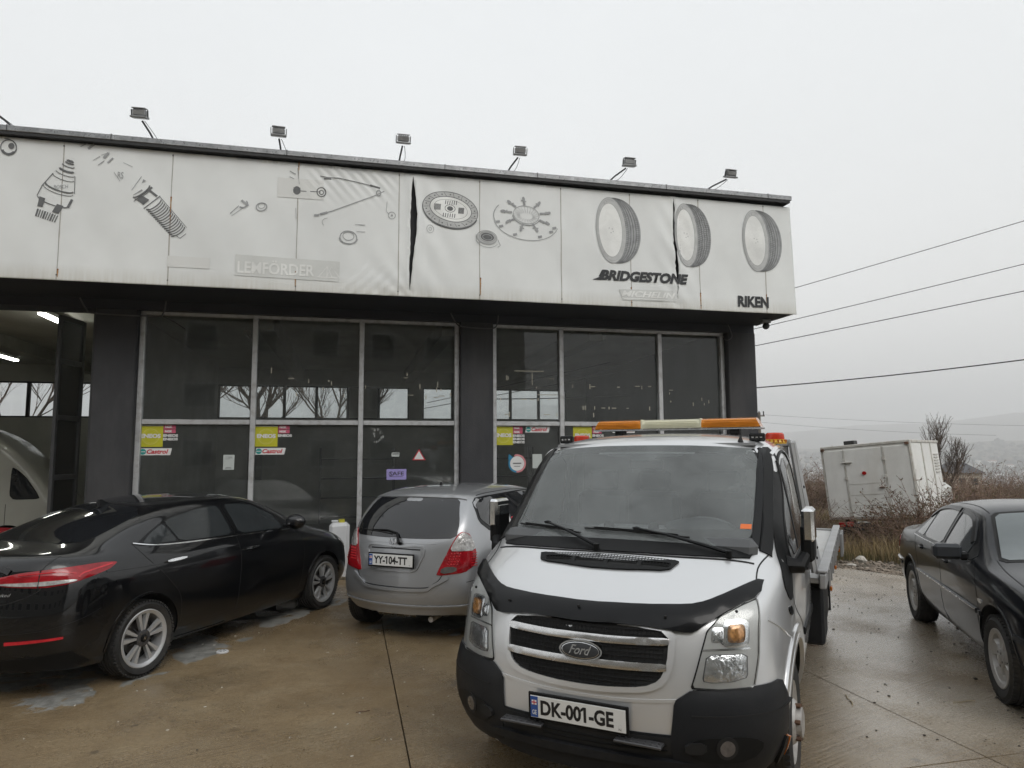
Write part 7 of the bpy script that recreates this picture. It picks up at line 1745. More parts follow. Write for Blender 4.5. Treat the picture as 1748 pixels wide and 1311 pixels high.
# ------------------------------------------------------------------ the three parked cars
def car(name, X, Y, deg, label, st, rear, front, paint, wells, creases, lvl=3):
    r = vehicle(name, X, Y, deg, label, 'car'); me = body_cage(st, rear, front, creases, lvl); orient_out(me); sk = Skin(me)
    cuts = [(x, z, rr, s0, s1) for (x, z, rr) in wells for (s0, s1) in ((.56, 1.2), (-1.2, -.56))]
    b = cut_mesh(me, cuts, [MATS[paint], MATS['under_black']]); link_mesh('body', b, None, r)
    b = MB(); b.box(((wells[0][0] + wells[1][0]) / 2, 0, .30), (wells[1][0] - wells[0][0] + .6, .86, .2), .03); b.build('underbody', MATS['under_black'], r)
    return r, sk
def stn(x, lo, up):
    """lo: rows 0-3 (y,z); up: rows 4-8 (y,z)"""
    return [(x, y, z) for y, z in lo + up]
class Dress:
    def __init__(s, root, sk): s.r = root; s.k = sk
    def p(s, name, pts, d, mat, **k): return patch(name, pts, d, s.k, MATS[mat], k.pop('par', s.r), **k)
    def s(s, name, pts, d, mat, **k): return strip(name, pts, d, s.k, MATS[mat], k.pop('par', s.r), **k)
    def arch(s, x, z, rr, w, mat, y=.88):
        for sg in (1, -1): s.s('wheel_arch_lip', [(x + math.cos(R(a)) * rr, sg * y, z + math.sin(R(a)) * rr) for a in range(-8, 189, 8)], (0, -sg, 0), mat, w=w, off=.008, h=.008)
SIDES = (1, -1)
def sd(pts, sg): return pts if sg > 0 else mir(pts)

# --- black saloon, nose towards the glass
lo = [(.80, .20), (.875, .33), (.90, .60), (.895, .86)]
E = [[(-2.06, .70, .24), (-2.10, .78, .38), (-2.12, .785, .62), (-2.10, .75, .88), (-2.08, .68, 1.05), (-2.2, .52, 1.085), (-2.25, .37, 1.10), (-2.29, .18, 1.11), (-2.30, 0, 1.11)],
 stn(-1.95, [(.77, .22), (.86, .36), (.872, .62), (.855, .89)], [(.785, 1.06), (.64, 1.10), (.47, 1.115), (.23, 1.125), (0, 1.13)]),
 stn(-1.70, [(.80, .21), (.885, .35), (.90, .62), (.895, .90)], [(.82, 1.055), (.68, 1.125), (.54, 1.145), (.27, 1.165), (0, 1.17)]),
 stn(-1.32, lo, [(.845, 1.045), (.685, 1.235), (.56, 1.285), (.28, 1.315), (0, 1.325)]),
 stn(-.92, lo, [(.85, 1.035), (.64, 1.335), (.555, 1.39), (.28, 1.425), (0, 1.435)]),
 stn(-.45, lo, [(.855, 1.03), (.62, 1.385), (.545, 1.44), (.275, 1.468), (0, 1.476)]),
 stn(0, lo, [(.855, 1.02), (.615, 1.385), (.54, 1.44), (.27, 1.468), (0, 1.476)]),
 stn(.40, lo, [(.855, 1.0), (.61, 1.34), (.53, 1.39), (.27, 1.42), (0, 1.425)]),
 stn(.80, lo, [(.85, .985), (.67, 1.17), (.59, 1.20), (.30, 1.22), (0, 1.225)]),
 stn(1.16, lo, [(.835, .95), (.74, 1.0), (.60, 1.02), (.30, 1.04), (0, 1.045)]),
 stn(1.60, [(.78, .21), (.87, .34), (.89, .58), (.88, .79)], [(.81, .885), (.70, .93), (.50, .95), (.25, .965), (0, .97)]),
 stn(1.98, [(.74, .22), (.81, .34), (.82, .52), (.79, .70)], [(.71, .79), (.60, .82), (.42, .84), (.20, .85), (0, .855)]),
 [(2.04, .62, .22), (2.08, .70, .34), (2.07, .70, .50), (2.04, .67, .64), (2.05, .60, .72), (2.11, .48, .75), (2.15, .34, .765), (2.18, .17, .77), (2.19, 0, .77)]]
EL, SE = car('black_saloon', -3.567, 7.653, 71.92, 'glossy black saloon parked nose to the glass, at the left', E, [(-2.28, .24), (-2.38, .42), (-2.37, .66), (-2.33, .92)], [(2.20, .22), (2.24, .38), (2.24, .55), (2.21, .67)], 'black_paint', [(-1.35, .325, .365), (1.35, .325, .365)], {3: .35, 5: .2, 4: .2})
D = Dress(EL, SE); RV = (1, 0, 0)
for sg in SIDES:
    d = (0, -sg, 0)
    dlo = [(-1.40, .8, 1.105), (-1.25, .8, 1.175), (-.95, .7, 1.295), (-.5, .7, 1.362), (0, .7, 1.372), (.30, .7, 1.335), (.62, .75, 1.19), (.80, .8, 1.06), (.72, .8, 1.025), (0, .85, 1.05), (-.8, .85, 1.065), (-1.2, .85, 1.082)]
    g0 = D.p('window_surround', sd(dlo, sg), d, 'black_gloss', off=.003, grid=.08, rnd=1, rr=.15)
    for nm, q in (('quarter_window', [(-1.33, .8, 1.11), (-1.2, .8, 1.18), (-1.03, .75, 1.245), (-.96, .8, 1.085), (-1.2, .8, 1.092)]), ('rear_door_window', [(-1.0, .75, 1.255), (-.9, .7, 1.29), (-.5, .7, 1.345), (-.27, .7, 1.352), (-.24, .85, 1.065), (-.93, .8, 1.08)]),
                  ('front_door_window', [(-.17, .7, 1.353), (.05, .7, 1.35), (.28, .7, 1.312), (.52, .72, 1.20), (.60, .8, 1.06), (.55, .8, 1.045), (-.14, .85, 1.062)])):
        D.p(nm, sd(q, sg), d, 'side_glass', off=.0065, grid=.08, rnd=1, rr=.1, par=g0)
    D.s('chrome_trim', sd([(-1.42, .8, 1.115), (-1.2, .85, 1.078), (-.8, .85, 1.058), (0, .85, 1.042), (.70, .85, 1.02)], sg), d, 'chrome', w=.014, off=.009, h=.006, par=g0)
    D.s('window_frame', sd([(-.20, .7, 1.36), (-.185, .85, 1.06)], sg), d, 'black_gloss', w=.05, off=.010, straight=True, par=g0)
    D.s('door_seam', sd([(-1.43, .8, 1.12), (-1.35, .85, 1.0), (-1.1, .9, .75), (-.98, .9, .60), (-.95, .89, .36)], sg), d, 'seam_black', w=.007)
    D.s('door_seam', sd([(-.20, .85, 1.05), (-.18, .9, .8), (-.20, .89, .33)], sg), d, 'seam_black', w=.007); D.s('door_seam', sd([(.86, .85, 1.0), (.90, .9, .7), (.86, .88, .33)], sg), d, 'seam_black', w=.007)
    D.s('sill_seam', sd([(-.95, .88, .31), (0, .88, .305), (.92, .88, .31)], sg), d, 'seam_black', w=.006)
    for x, z in ((-1.03, .925), (-.02, .90)):
        D.p('handle_recess', sd([(x - .11, .9, z + .02), (x + .09, .9, z + .024), (x + .08, .9, z - .022), (x - .09, .9, z - .025)], sg), d, 'seam_black', off=.003, thick=.003, rnd=1)
        h = D.p('door_handle', sd([(x - .13, .9, z + .014), (x + .10, .9, z + .02), (x + .10, .9, z - .002), (x - .12, .9, z - .008)], sg), d, 'chrome', off=.03, thick=.018, rnd=1, grid=.03)
    # mirror
    m = bpy.data.objects.new('door_mirror', None); col.objects.link(m); m.parent = EL; m.location = (.58, sg * .86, 1.07)
    b = MB(); b.ico((0, sg * .13, .05), (.075, .125, .085), sub=3); b.build('mirror_shell', MATS['black_paint'], m); one('chrome_strip', MATS['chrome'], m, 'ico', (.006, sg * .125, .018), (.076, .124, .012), sub=2); one('mirror_stalk', MATS['black_gloss'], m, 'box', (0, sg * .02, .0), (.06, .10, .04), .015); one('mirror_glass', MATS['tinted_glass'], m, 'ico', (-.052, sg * .13, .055), (.03, .095, .06), sub=2)
    # tail lamp
    TD = Vector((.75, -.66 * sg, 0)); tl = [(-2.27, .34, .945), (-2.2, .52, .985), (-2.05, .72, 1.005), (-1.80, .84, 1.015), (-1.67, .88, 1.0), (-1.74, .87, .955), (-1.88, .82, .915), (-1.98, .76, .885), (-2.12, .66, .868), (-2.24, .42, .885), (-2.28, .30, .91)]
    t0 = D.p('tail_light', sd(tl, sg), TD, 'tail_red', off=.006, bulge=.008, grid=.04, rnd=1, rr=.15)
    D.p('reverse_lens', sd([(-2.27, .35, .908), (-2.1, .64, .915), (-1.97, .77, .918), (-1.93, .79, .905), (-2.0, .75, .893), (-2.13, .65, .88), (-2.25, .42, .893)], sg), TD, 'tail_clear', off=.0155, thick=.004, grid=.03, rnd=1, par=t0)
    D.s('light_guide', sd([(-1.93, .79, .925), (-1.90, .80, .955), (-1.72, .87, .992)], sg), TD, 'tail_red_bright', w=.016, off=.016, par=t0); D.s('light_guide', sd([(-2.2, .5, .965), (-2.05, .71, .975), (-1.95, .78, .955)], sg), TD, 'tail_red_bright', w=.010, off=.016, par=t0)
    D.s('lamp_split', sd([(-2.12, .62, 1.0), (-2.14, .63, .865)], sg), TD, 'seam_black', w=.008, off=.016, straight=True, par=t0)
    D.s('boot_seam', sd([(-2.0, .66, 1.09), (-2.08, .655, 1.05), (-2.12, .63, .99), (-2.13, .64, .86), (-2.22, .50, .78), (-2.28, .36, .745)], sg), TD, 'seam_black', w=.008)
    D.s('bumper_reflector', sd([(-2.24, .46, .475), (-2.15, .64, .482), (-2.02, .77, .49)], sg), TD, 'tail_red_bright', w=(.028, .018), off=.010, h=.01)
    D.s('bumper_crease', sd([(-2.28, .35, .535), (-2.15, .66, .545), (-1.95, .83, .60), (-1.8, .88, .66)], sg), TD, 'black_paint', w=.02, off=.008, h=.008)
    D.p('lower_valance', sd([(-2.3, .3, .34), (-2.15, .65, .36), (-1.98, .80, .38), (-1.85, .85, .26), (-2.1, .68, .22), (-2.3, .3, .23)], sg), TD, 'black_plastic', off=.004, grid=.06, rnd=0)
    D.p('headlamp', sd([(1.75, .84, .80), (1.95, .74, .76), (2.1, .6, .70), (2.1, .62, .62), (1.9, .78, .66)], sg), (-.6, -.8 * sg, 0), 'tail_clear', off=.005, grid=.05)
    D.s('side_feature', sd([(-1.75, .9, .94), (-1.2, .9, .925), (0, .9, .885), (1.0, .9, .85)], sg), d, 'black_paint', w=.018, off=.005, h=.006)
D.arch(-1.35, .325, .372, .022, 'black_paint'); D.arch(1.35, .325, .372, .022, 'black_paint')
D.p('rear_window', [(-1.78, -.50, 1.14), (-1.80, 0, 1.16), (-1.78, .50, 1.14), (-1.5, .55, 1.22), (-1.02, .50, 1.38), (-1.0, 0, 1.40), (-1.02, -.50, 1.38), (-1.5, -.55, 1.22)], (.35, 0, -.94), 'tinted_glass', off=.004, grid=.08)
D.p('glass_roof', [(-.9, -.46, 1.40), (-.9, .46, 1.40), (.3, .44, 1.38), (.3, -.44, 1.38)], (0, 0, -1), 'tinted_glass', off=.004, grid=.12); D.s('roof_seam', [(-.93, -.5, 1.4), (-.93, .5, 1.4)], (0, 0, -1), 'seam_black', w=.012, straight=True)
D.p('windscreen', [(.42, -.5, 1.37), (.42, .5, 1.37), (1.12, .62, 1.02), (1.14, 0, 1.04), (1.12, -.62, 1.02)], (-.4, 0, -.9), 'tinted_glass', off=.004, grid=.1)
loc = SE.hit((-1.02, 0, 3), Vector((0, 0, -1)))[0]; b = MB(); b.prism([(-.09, -.01), (.07, -.005), (.03, .012), (-.06, .062), (-.085, .062)], -.014, .014, Matrix.Translation(loc)); b.build('shark_fin', MATS['black_gloss'], EL)
D.s('boot_lip', [(-2.24, -.45, 1.10), (-2.30, 0, 1.12), (-2.24, .45, 1.10)], (0, 0, -1), 'black_paint', w=.05, off=.012, h=.012)
lc, nn = SE.hit((-2.3, -.52, .835), Vector((.8, .6, 0)).normalized())
text_on('lettering', 'Limited', frame((-2.3, -.36, .815), (.42, -.9, 0), (0, 0, 1)), .14, .024, MATS['chrome'], EL, .02, .4, skin=SE, d=Vector((.8, .6, 0)).normalized())
for x in (-1.35, 1.35):
    for s in SIDES: wheel(EL, x, s * .782, .317, s, .318, .228, .212, 'twin', cap='H')

# --- silver hatchback
lo = [(.74, .22), (.815, .34), (.8375, .58), (.835, .84)]
J = [[(-1.62, .66, .27), (-1.68, .755, .40), (-1.66, .775, .60), (-1.60, .75, .84), (-1.56, .715, .99), (-1.68, .60, 1.01), (-1.735, .43, 1.02), (-1.77, .22, 1.02), (-1.78, 0, 1.02)],
 [(-1.52, .70, .24), (-1.54, .79, .38), (-1.52, .812, .60), (-1.48, .80, .84), (-1.44, .775, 1.01), (-1.54, .665, 1.20), (-1.585, .47, 1.225), (-1.61, .24, 1.235), (-1.62, 0, 1.235)],
 [(-1.36, .72, .22), (-1.36, .805, .35), (-1.35, .828, .60), (-1.31, .822, .84), (-1.28, .79, 1.01), (-1.34, .635, 1.385), (-1.395, .45, 1.435), (-1.425, .23, 1.455), (-1.435, 0, 1.46)],
 stn(-1.14, lo, [(.80, 1.0), (.64, 1.405), (.555, 1.465), (.28, 1.50), (0, 1.505)]),
 stn(-.75, lo, [(.805, .99), (.65, 1.42), (.565, 1.48), (.285, 1.518), (0, 1.525)]),
 stn(-.2, lo, [(.81, .975), (.65, 1.425), (.565, 1.48), (.285, 1.515), (0, 1.52)]),
 stn(.35, lo, [(.81, .96), (.64, 1.40), (.55, 1.455), (.28, 1.485), (0, 1.49)]),
 stn(.72, lo, [(.81, .955), (.655, 1.29), (.575, 1.33), (.29, 1.355), (0, 1.36)]),
 stn(1.12, lo, [(.80, .93), (.70, 1.09), (.60, 1.11), (.3, 1.13), (0, 1.135)]),
 stn(1.45, [(.72, .22), (.80, .34), (.82, .56), (.80, .78)], [(.765, .88), (.68, .94), (.5, .955), (.25, .97), (0, .975)]),
 stn(1.78, [(.70, .22), (.76, .34), (.77, .52), (.74, .68)], [(.69, .76), (.6, .79), (.42, .81), (.2, .82), (0, .825)]),
 [(1.84, .60, .22), (1.87, .66, .34), (1.86, .66, .50), (1.84, .64, .60), (1.83, .58, .68), (1.88, .47, .70), (1.91, .33, .71), (1.93, .17, .715), (1.94, 0, .72)]]
JZ, SJ = car('silver_hatchback', -.46, 8.861, 66.4, 'silver grey five door hatchback parked with its tailgate towards the viewer', J, [(-1.83, .27), (-1.87, .42), (-1.855, .60), (-1.82, .84)], [(1.92, .22), (1.95, .36), (1.95, .5), (1.94, .62)], 'hatch_silver', [(-1.225, .29, .34), (1.225, .29, .34)], {5: .25, 3: .15})
D = Dress(JZ, SJ)
rw = [(-1.70, -.60, 1.02), (-1.75, -.3, 1.012), (-1.78, 0, 1.01), (-1.75, .3, 1.012), (-1.70, .60, 1.02), (-1.56, .60, 1.16), (-1.40, .50, 1.405), (-1.42, .2, 1.425), (-1.42, -.2, 1.425), (-1.40, -.50, 1.405), (-1.56, -.60, 1.16)]
D.p('rear_window', rw, RV, 'tinted_glass', off=.004, grid=.06, rnd=1, rr=.16)
D.s('tailgate_seam', [(-1.60, .62, 1.06), (-1.72, .605, .96), (-1.74, .50, .66), (-1.80, .42, .58), (-1.84, .34, .545), (-1.86, 0, .535), (-1.84, -.34, .545), (-1.80, -.42, .58), (-1.74, -.50, .66), (-1.72, -.605, .96), (-1.60, -.62, 1.06)], RV, 'seam_black', w=.010, off=.002)
D.s('bumper_shelf', [(-1.70, .56, .64), (-1.78, .42, .565), (-1.84, .34, .525), (-1.865, 0, .513), (-1.84, -.34, .525), (-1.78, -.42, .565), (-1.70, -.56, .64)], RV, 'hatch_silver', w=.035, off=.018, h=.02)
D.s('bumper_step', [(-1.50, .82, .40), (-1.70, .74, .375), (-1.84, .4, .36), (-1.87, 0, .355), (-1.84, -.4, .36), (-1.70, -.74, .375), (-1.50, -.82, .40)], RV, 'hatch_silver', w=.022, off=.014, h=.016)
pr_ = [(-1.82, .36, .93), (-1.84, 0, .93), (-1.82, -.29, .93), (-1.82, -.26, .76), (-1.84, -.20, .70), (-1.85, 0, .695), (-1.84, .27, .70), (-1.82, .32, .76)]
pre = D.p('plate_recess', pr_, RV, 'hatch_silver', off=.002, thick=.003, grid=.06, rnd=1)
D.s('recess_edge', pr_, RV, 'hatch_silver', w=.022, off=.014, h=.014, closed=True, par=pre); D.s('recess_shade', [(-1.82, .33, .905), (-1.84, 0, .91), (-1.82, -.26, .905)], RV, 'seam_black', w=.014, off=.006, par=pre)
plate(JZ, (-1.868, .30, .742), (0, -1, 0), (.05, 0, 1), 'YY-104-TT')
D.s('badge_recess', [(-1.8, .42, .965), (-1.82, 0, .968), (-1.8, -.42, .965)], RV, 'hatch_silver', w=.012, off=.004)
lc, nn = SJ.hit((-2, .05, .965), Vector(RV)); hb = bpy.data.objects.new('square_badge', None); col.objects.link(hb); hb.parent = JZ; hb.matrix_local = frame(lc + nn * .012, (0, -1, 0), (.1, 0, 1))
b = MB(); b.tube([(x, y, 0) for x, y in ((-.04, .045), (.04, .045), (.05, .03), (.038, -.035), (.025, -.045), (-.025, -.045), (-.038, -.035), (-.05, .03), (-.04, .045))], .006, 6); b.build('badge_frame', MATS['chrome'], hb)
b = MB(); b.addm([(-.028, .035, .003), (-.014, .035, .003), (-.010, .0, .003), (-.012, -.035, .003), (-.024, -.035, .003)], [(0, 1, 2, 3, 4)]); b.addm([(.028, .035, .003), (.014, .035, .003), (.010, .0, .003), (.012, -.035, .003), (.024, -.035, .003)], [(0, 1, 2, 3, 4)]); b.box((0, .0, .002), (.026, .014, .004)); b.build('badge_letter', MATS['chrome'], hb)
wp = SJ.hit((-2, -.03, .955), Vector(RV)); q = [wp[0] + wp[1] * .01, wp[0] + wp[1] * .045, SJ.hit((-2, .03, 1.06), Vector(RV))[0] + Vector((-.03, 0, 0)), SJ.hit((-2, .16, 1.085), Vector(RV))[0] + Vector((-.022, 0, 0)), SJ.hit((-2, .36, 1.08), Vector(RV))[0] + Vector((-.015, 0, 0))]
wr = bpy.data.objects.new('rear_wiper', None); col.objects.link(wr); wr.parent = JZ
MB().tube(q, [.02, .017, .012, .009, .006], 8).build('wiper_arm', MATS['black_plastic'], wr); MB().tube([SJ.hit((-2, y, z), Vector(RV))[0] + Vector((-.012, 0, 0)) for y, z in ((.10, 1.05), (.3, 1.07), (.50, 1.075))], .006, 6).build('wiper_blade', MATS['seam_black'], wr)
for sg in SIDES:
    d = (0, -sg, 0); TD = Vector((.86, -.5 * sg, 0))
    tl = [(-1.62, .645, 1.085), (-1.56, .70, 1.06), (-1.53, .735, .98), (-1.52, .76, .88), (-1.56, .765, .76), (-1.66, .70, .69), (-1.78, .44, .66), (-1.76, .47, .74), (-1.72, .545, .90), (-1.70, .585, .98), (-1.66, .615, 1.05)]
    t0 = D.p('tail_light', sd(tl, sg), TD, 'tail_red', off=.006, bulge=.010, grid=.035, rnd=1, rr=.15)
    D.p('clear_lens', sd([(-1.62, .642, 1.078), (-1.56, .69, 1.055), (-1.53, .73, .98), (-1.53, .755, .895), (-1.66, .63, .895), (-1.71, .56, .90), (-1.69, .59, .98)], sg), TD, 'tail_clear', off=.018, thick=.004, grid=.03, rnd=1, par=t0)
    D.p('fog_lens', sd([(-1.76, .50, .745), (-1.68, .62, .75), (-1.68, .62, .70), (-1.77, .48, .678)], sg), TD, 'beacon_red' if 0 else 'lamp_dark', off=.017, thick=.003, grid=.03, rnd=1, par=t0) if sg < 0 else None
    for i in range(5):
        for j in range(4):
            y = .575 + j * .034 - i * .010; z = .872 - i * .026; l2, n2 = SJ.hit((-1.7, sg * y, z), Vector(TD)); one('led', MATS['tail_red_bright'], t0, 'ico', tuple(l2 + n2 * .018), (.007, .009, .008), sub=1)
    for i in range(6): D.s('lamp_rib', sd([(-1.57, .72, .875 - i * .024), (-1.53, .765, .875 - i * .024)], sg), TD, 'tail_red_bright', w=.008, off=.018, straight=True, par=t0)
    g0 = D.p('window_surround', sd([(-1.37, .78, 1.16), (-1.34, .7, 1.35), (-1.22, .7, 1.41), (0, .7, 1.43), (.42, .7, 1.40), (.95, .75, 1.16), (1.2, .8, 1.02), (.9, .82, .985), (0, .82, 1.00), (-.9, .82, 1.02), (-1.2, .8, 1.05)], sg), d, 'black_gloss', off=.003, grid=.08, rnd=1, rr=.16)
    for nm, q in (('quarter_window', [(-1.33, .78, 1.19), (-1.30, .7, 1.335), (-1.18, .7, 1.385), (-.90, .7, 1.40), (-.88, .8, 1.045), (-1.15, .8, 1.075)]), ('rear_door_window', [(-.82, .7, 1.40), (-.12, .7, 1.41), (-.10, .82, 1.03), (-.80, .8, 1.045)]), ('front_door_window', [(-.04, .7, 1.41), (.38, .7, 1.385), (.85, .75, 1.14), (.88, .8, 1.015), (-.02, .82, 1.03)])):
        D.p(nm, sd(q, sg), d, 'tinted_glass', off=.0065, grid=.08, rnd=1, rr=.1, par=g0)
    D.s('door_seam', sd([(-.86, .7, 1.41), (-.86, .8, 1.03), (-.92, .83, .85), (-.86, .83, .62), (-.82, .82, .34)], sg), d, 'seam_black', w=.008); D.s('door_seam', sd([(-.08, .82, 1.02), (-.06, .83, .34)], sg), d, 'seam_black', w=.008, straight=True)
    D.s('roof_channel', sd([(-1.18, .585, 1.45), (-.8, .60, 1.46), (0, .60, 1.465), (.4, .59, 1.44)], sg), (0, 0, -1), 'seam_black', w=.012)
    D.s('rear_arch_seam', sd([(-1.66, .72, .60), (-1.55, .80, .62), (-1.45, .82, .645)], sg), TD, 'seam_black', w=.007)
    D.p('door_handle', sd([(-.72, .84, .90), (-.52, .84, .905), (-.52, .84, .875), (-.72, .84, .87)], sg), d, 'hatch_silver', off=.025, thick=.02)
    m = bpy.data.objects.new('door_mirror', None); col.objects.link(m); m.parent = JZ; m.location = (.75, sg * .84, 1.02); one('mirror_shell', MATS['hatch_silver'], m, 'ico', (0, sg * .09, .06), (.07, .11, .08), sub=2)
    D.p('headlamp', sd([(1.4, .78, .82), (1.7, .7, .76), (1.85, .55, .66), (1.75, .68, .62)], sg), (-.6, -.8 * sg, 0), 'tail_clear', off=.005, grid=.05)
D.p('windscreen', [(.52, -.5, 1.42), (.52, .5, 1.42), (1.3, .64, 1.02), (1.34, 0, 1.02), (1.3, -.64, 1.02)], (-.6, 0, -.8), 'tinted_glass', off=.004, grid=.1)
D.s('spoiler', [(-1.34, -.56, 1.43), (-1.42, -.3, 1.462), (-1.44, 0, 1.47), (-1.42, .3, 1.462), (-1.34, .56, 1.43)], (.2, 0, -1), 'hatch_silver', w=.05, off=.010, h=.02)
lc, nn = SJ.hit((-.9, .0, 3), Vector((0, 0, -1))); MB().tube([lc, lc + Vector((-.01, 0, .03))], [.02, .012], 10).build('aerial_base', MATS['seam_black'], JZ)
r = D.p('door_sticker', [(-.72, -.8, 1.16), (-.67, -.8, 1.20), (-.66, -.8, 1.12), (-.60, -.8, 1.06), (-.66, -.8, 1.04), (-.70, -.8, 1.06)], (0, 1, 0), 'sticker_white', off=.010, thick=.001, rnd=0); D.p('door_sticker', [(-.56, -.8, 1.14), (-.52, -.8, 1.15), (-.52, -.8, 1.04), (-.58, -.8, 1.05)], (0, 1, 0), 'sticker_white', off=.010, thick=.001, rnd=0); D.p('door_sticker', [(-.62, -.8, 1.15), (-.58, -.8, 1.155), (-.58, -.8, 1.13), (-.62, -.8, 1.13)], (0, 1, 0), 'sticker_red', off=.011, thick=.001, rnd=0)
for x in (-1.225, 1.225):
    for s in SIDES: wheel(JZ, x, s * .73, .29, s, .295, .19, .18, 'thin', ('alloy_dusty', 'alloy_dark'))
one('exhaust', MATS['alloy_dusty'], JZ, 'tube', [(-1.2, -.3, .22), (-1.72, -.35, .215)], .028, 12); one('silencer', MATS['chrome_worn'], JZ, 'box', (-1.45, .15, .24), (.3, .5, .13), .05)

# --- dark saloon on the right, nose towards the viewer
lo = [(.78, .24), (.845, .36), (.862, .58), (.864, .81)]
C_ = [[(-2.14, .70, .28), (-2.20, .79, .42), (-2.20, .795, .62), (-2.17, .775, .82), (-2.13, .73, .945), (-2.20, .60, .975), (-2.235, .42, .985), (-2.255, .2, .99), (-2.26, 0, .99)],
 stn(-1.98, [(.76, .26), (.84, .38), (.85, .60), (.84, .81)], [(.785, .955), (.66, .99), (.46, 1.0), (.22, 1.005), (0, 1.005)]),
 stn(-1.60, lo, [(.825, .955), (.685, 1.005), (.53, 1.02), (.27, 1.03), (0, 1.03)]),
 stn(-1.22, lo, [(.838, .955), (.665, 1.15), (.56, 1.18), (.28, 1.20), (0, 1.205)]),
 stn(-.86, lo, [(.84, .955), (.61, 1.315), (.53, 1.345), (.27, 1.375), (0, 1.38)]),
 stn(-.42, lo, [(.84, .955), (.60, 1.345), (.52, 1.385), (.26, 1.41), (0, 1.415)]),
 stn(0, lo, [(.84, .95), (.60, 1.35), (.52, 1.385), (.26, 1.41), (0, 1.415)]),
 stn(.36, lo, [(.84, .945), (.61, 1.33), (.53, 1.37), (.26, 1.39), (0, 1.395)]),
 stn(.68, lo, [(.835, .94), (.675, 1.14), (.58, 1.165), (.29, 1.185), (0, 1.19)]),
 stn(1.0, lo, [(.82, .925), (.74, .955), (.57, .985), (.28, 1.0), (0, 1.005)]),
 stn(1.5, [(.77, .24), (.84, .36), (.858, .57), (.845, .77)], [(.79, .885), (.68, .92), (.5, .935), (.25, .945), (0, .95)]),
 stn(1.92, [(.75, .25), (.82, .38), (.83, .56), (.81, .72)], [(.745, .80), (.64, .83), (.46, .845), (.23, .85), (0, .855)]),
 [(2.02, .70, .25), (2.07, .77, .38), (2.05, .765, .56), (2.03, .74, .67), (2.01, .69, .75), (2.06, .6, .78), (2.09, .42, .795), (2.11, .2, .80), (2.12, 0, .805)]]
MC, SM = car('dark_saloon', 4.893, 6.432, 251.98, 'old dark blue black saloon wet with raindrops, cut by the right edge', C_, [(-2.26, .28), (-2.31, .42), (-2.30, .62), (-2.275, .83)], [(2.14, .25), (2.19, .4), (2.17, .57), (2.14, .69)], 'navy_paint', [(-1.345, .33, .37), (1.345, .33, .375)], {3: .3, 5: .25, 4: .3})
D = Dress(MC, SM)
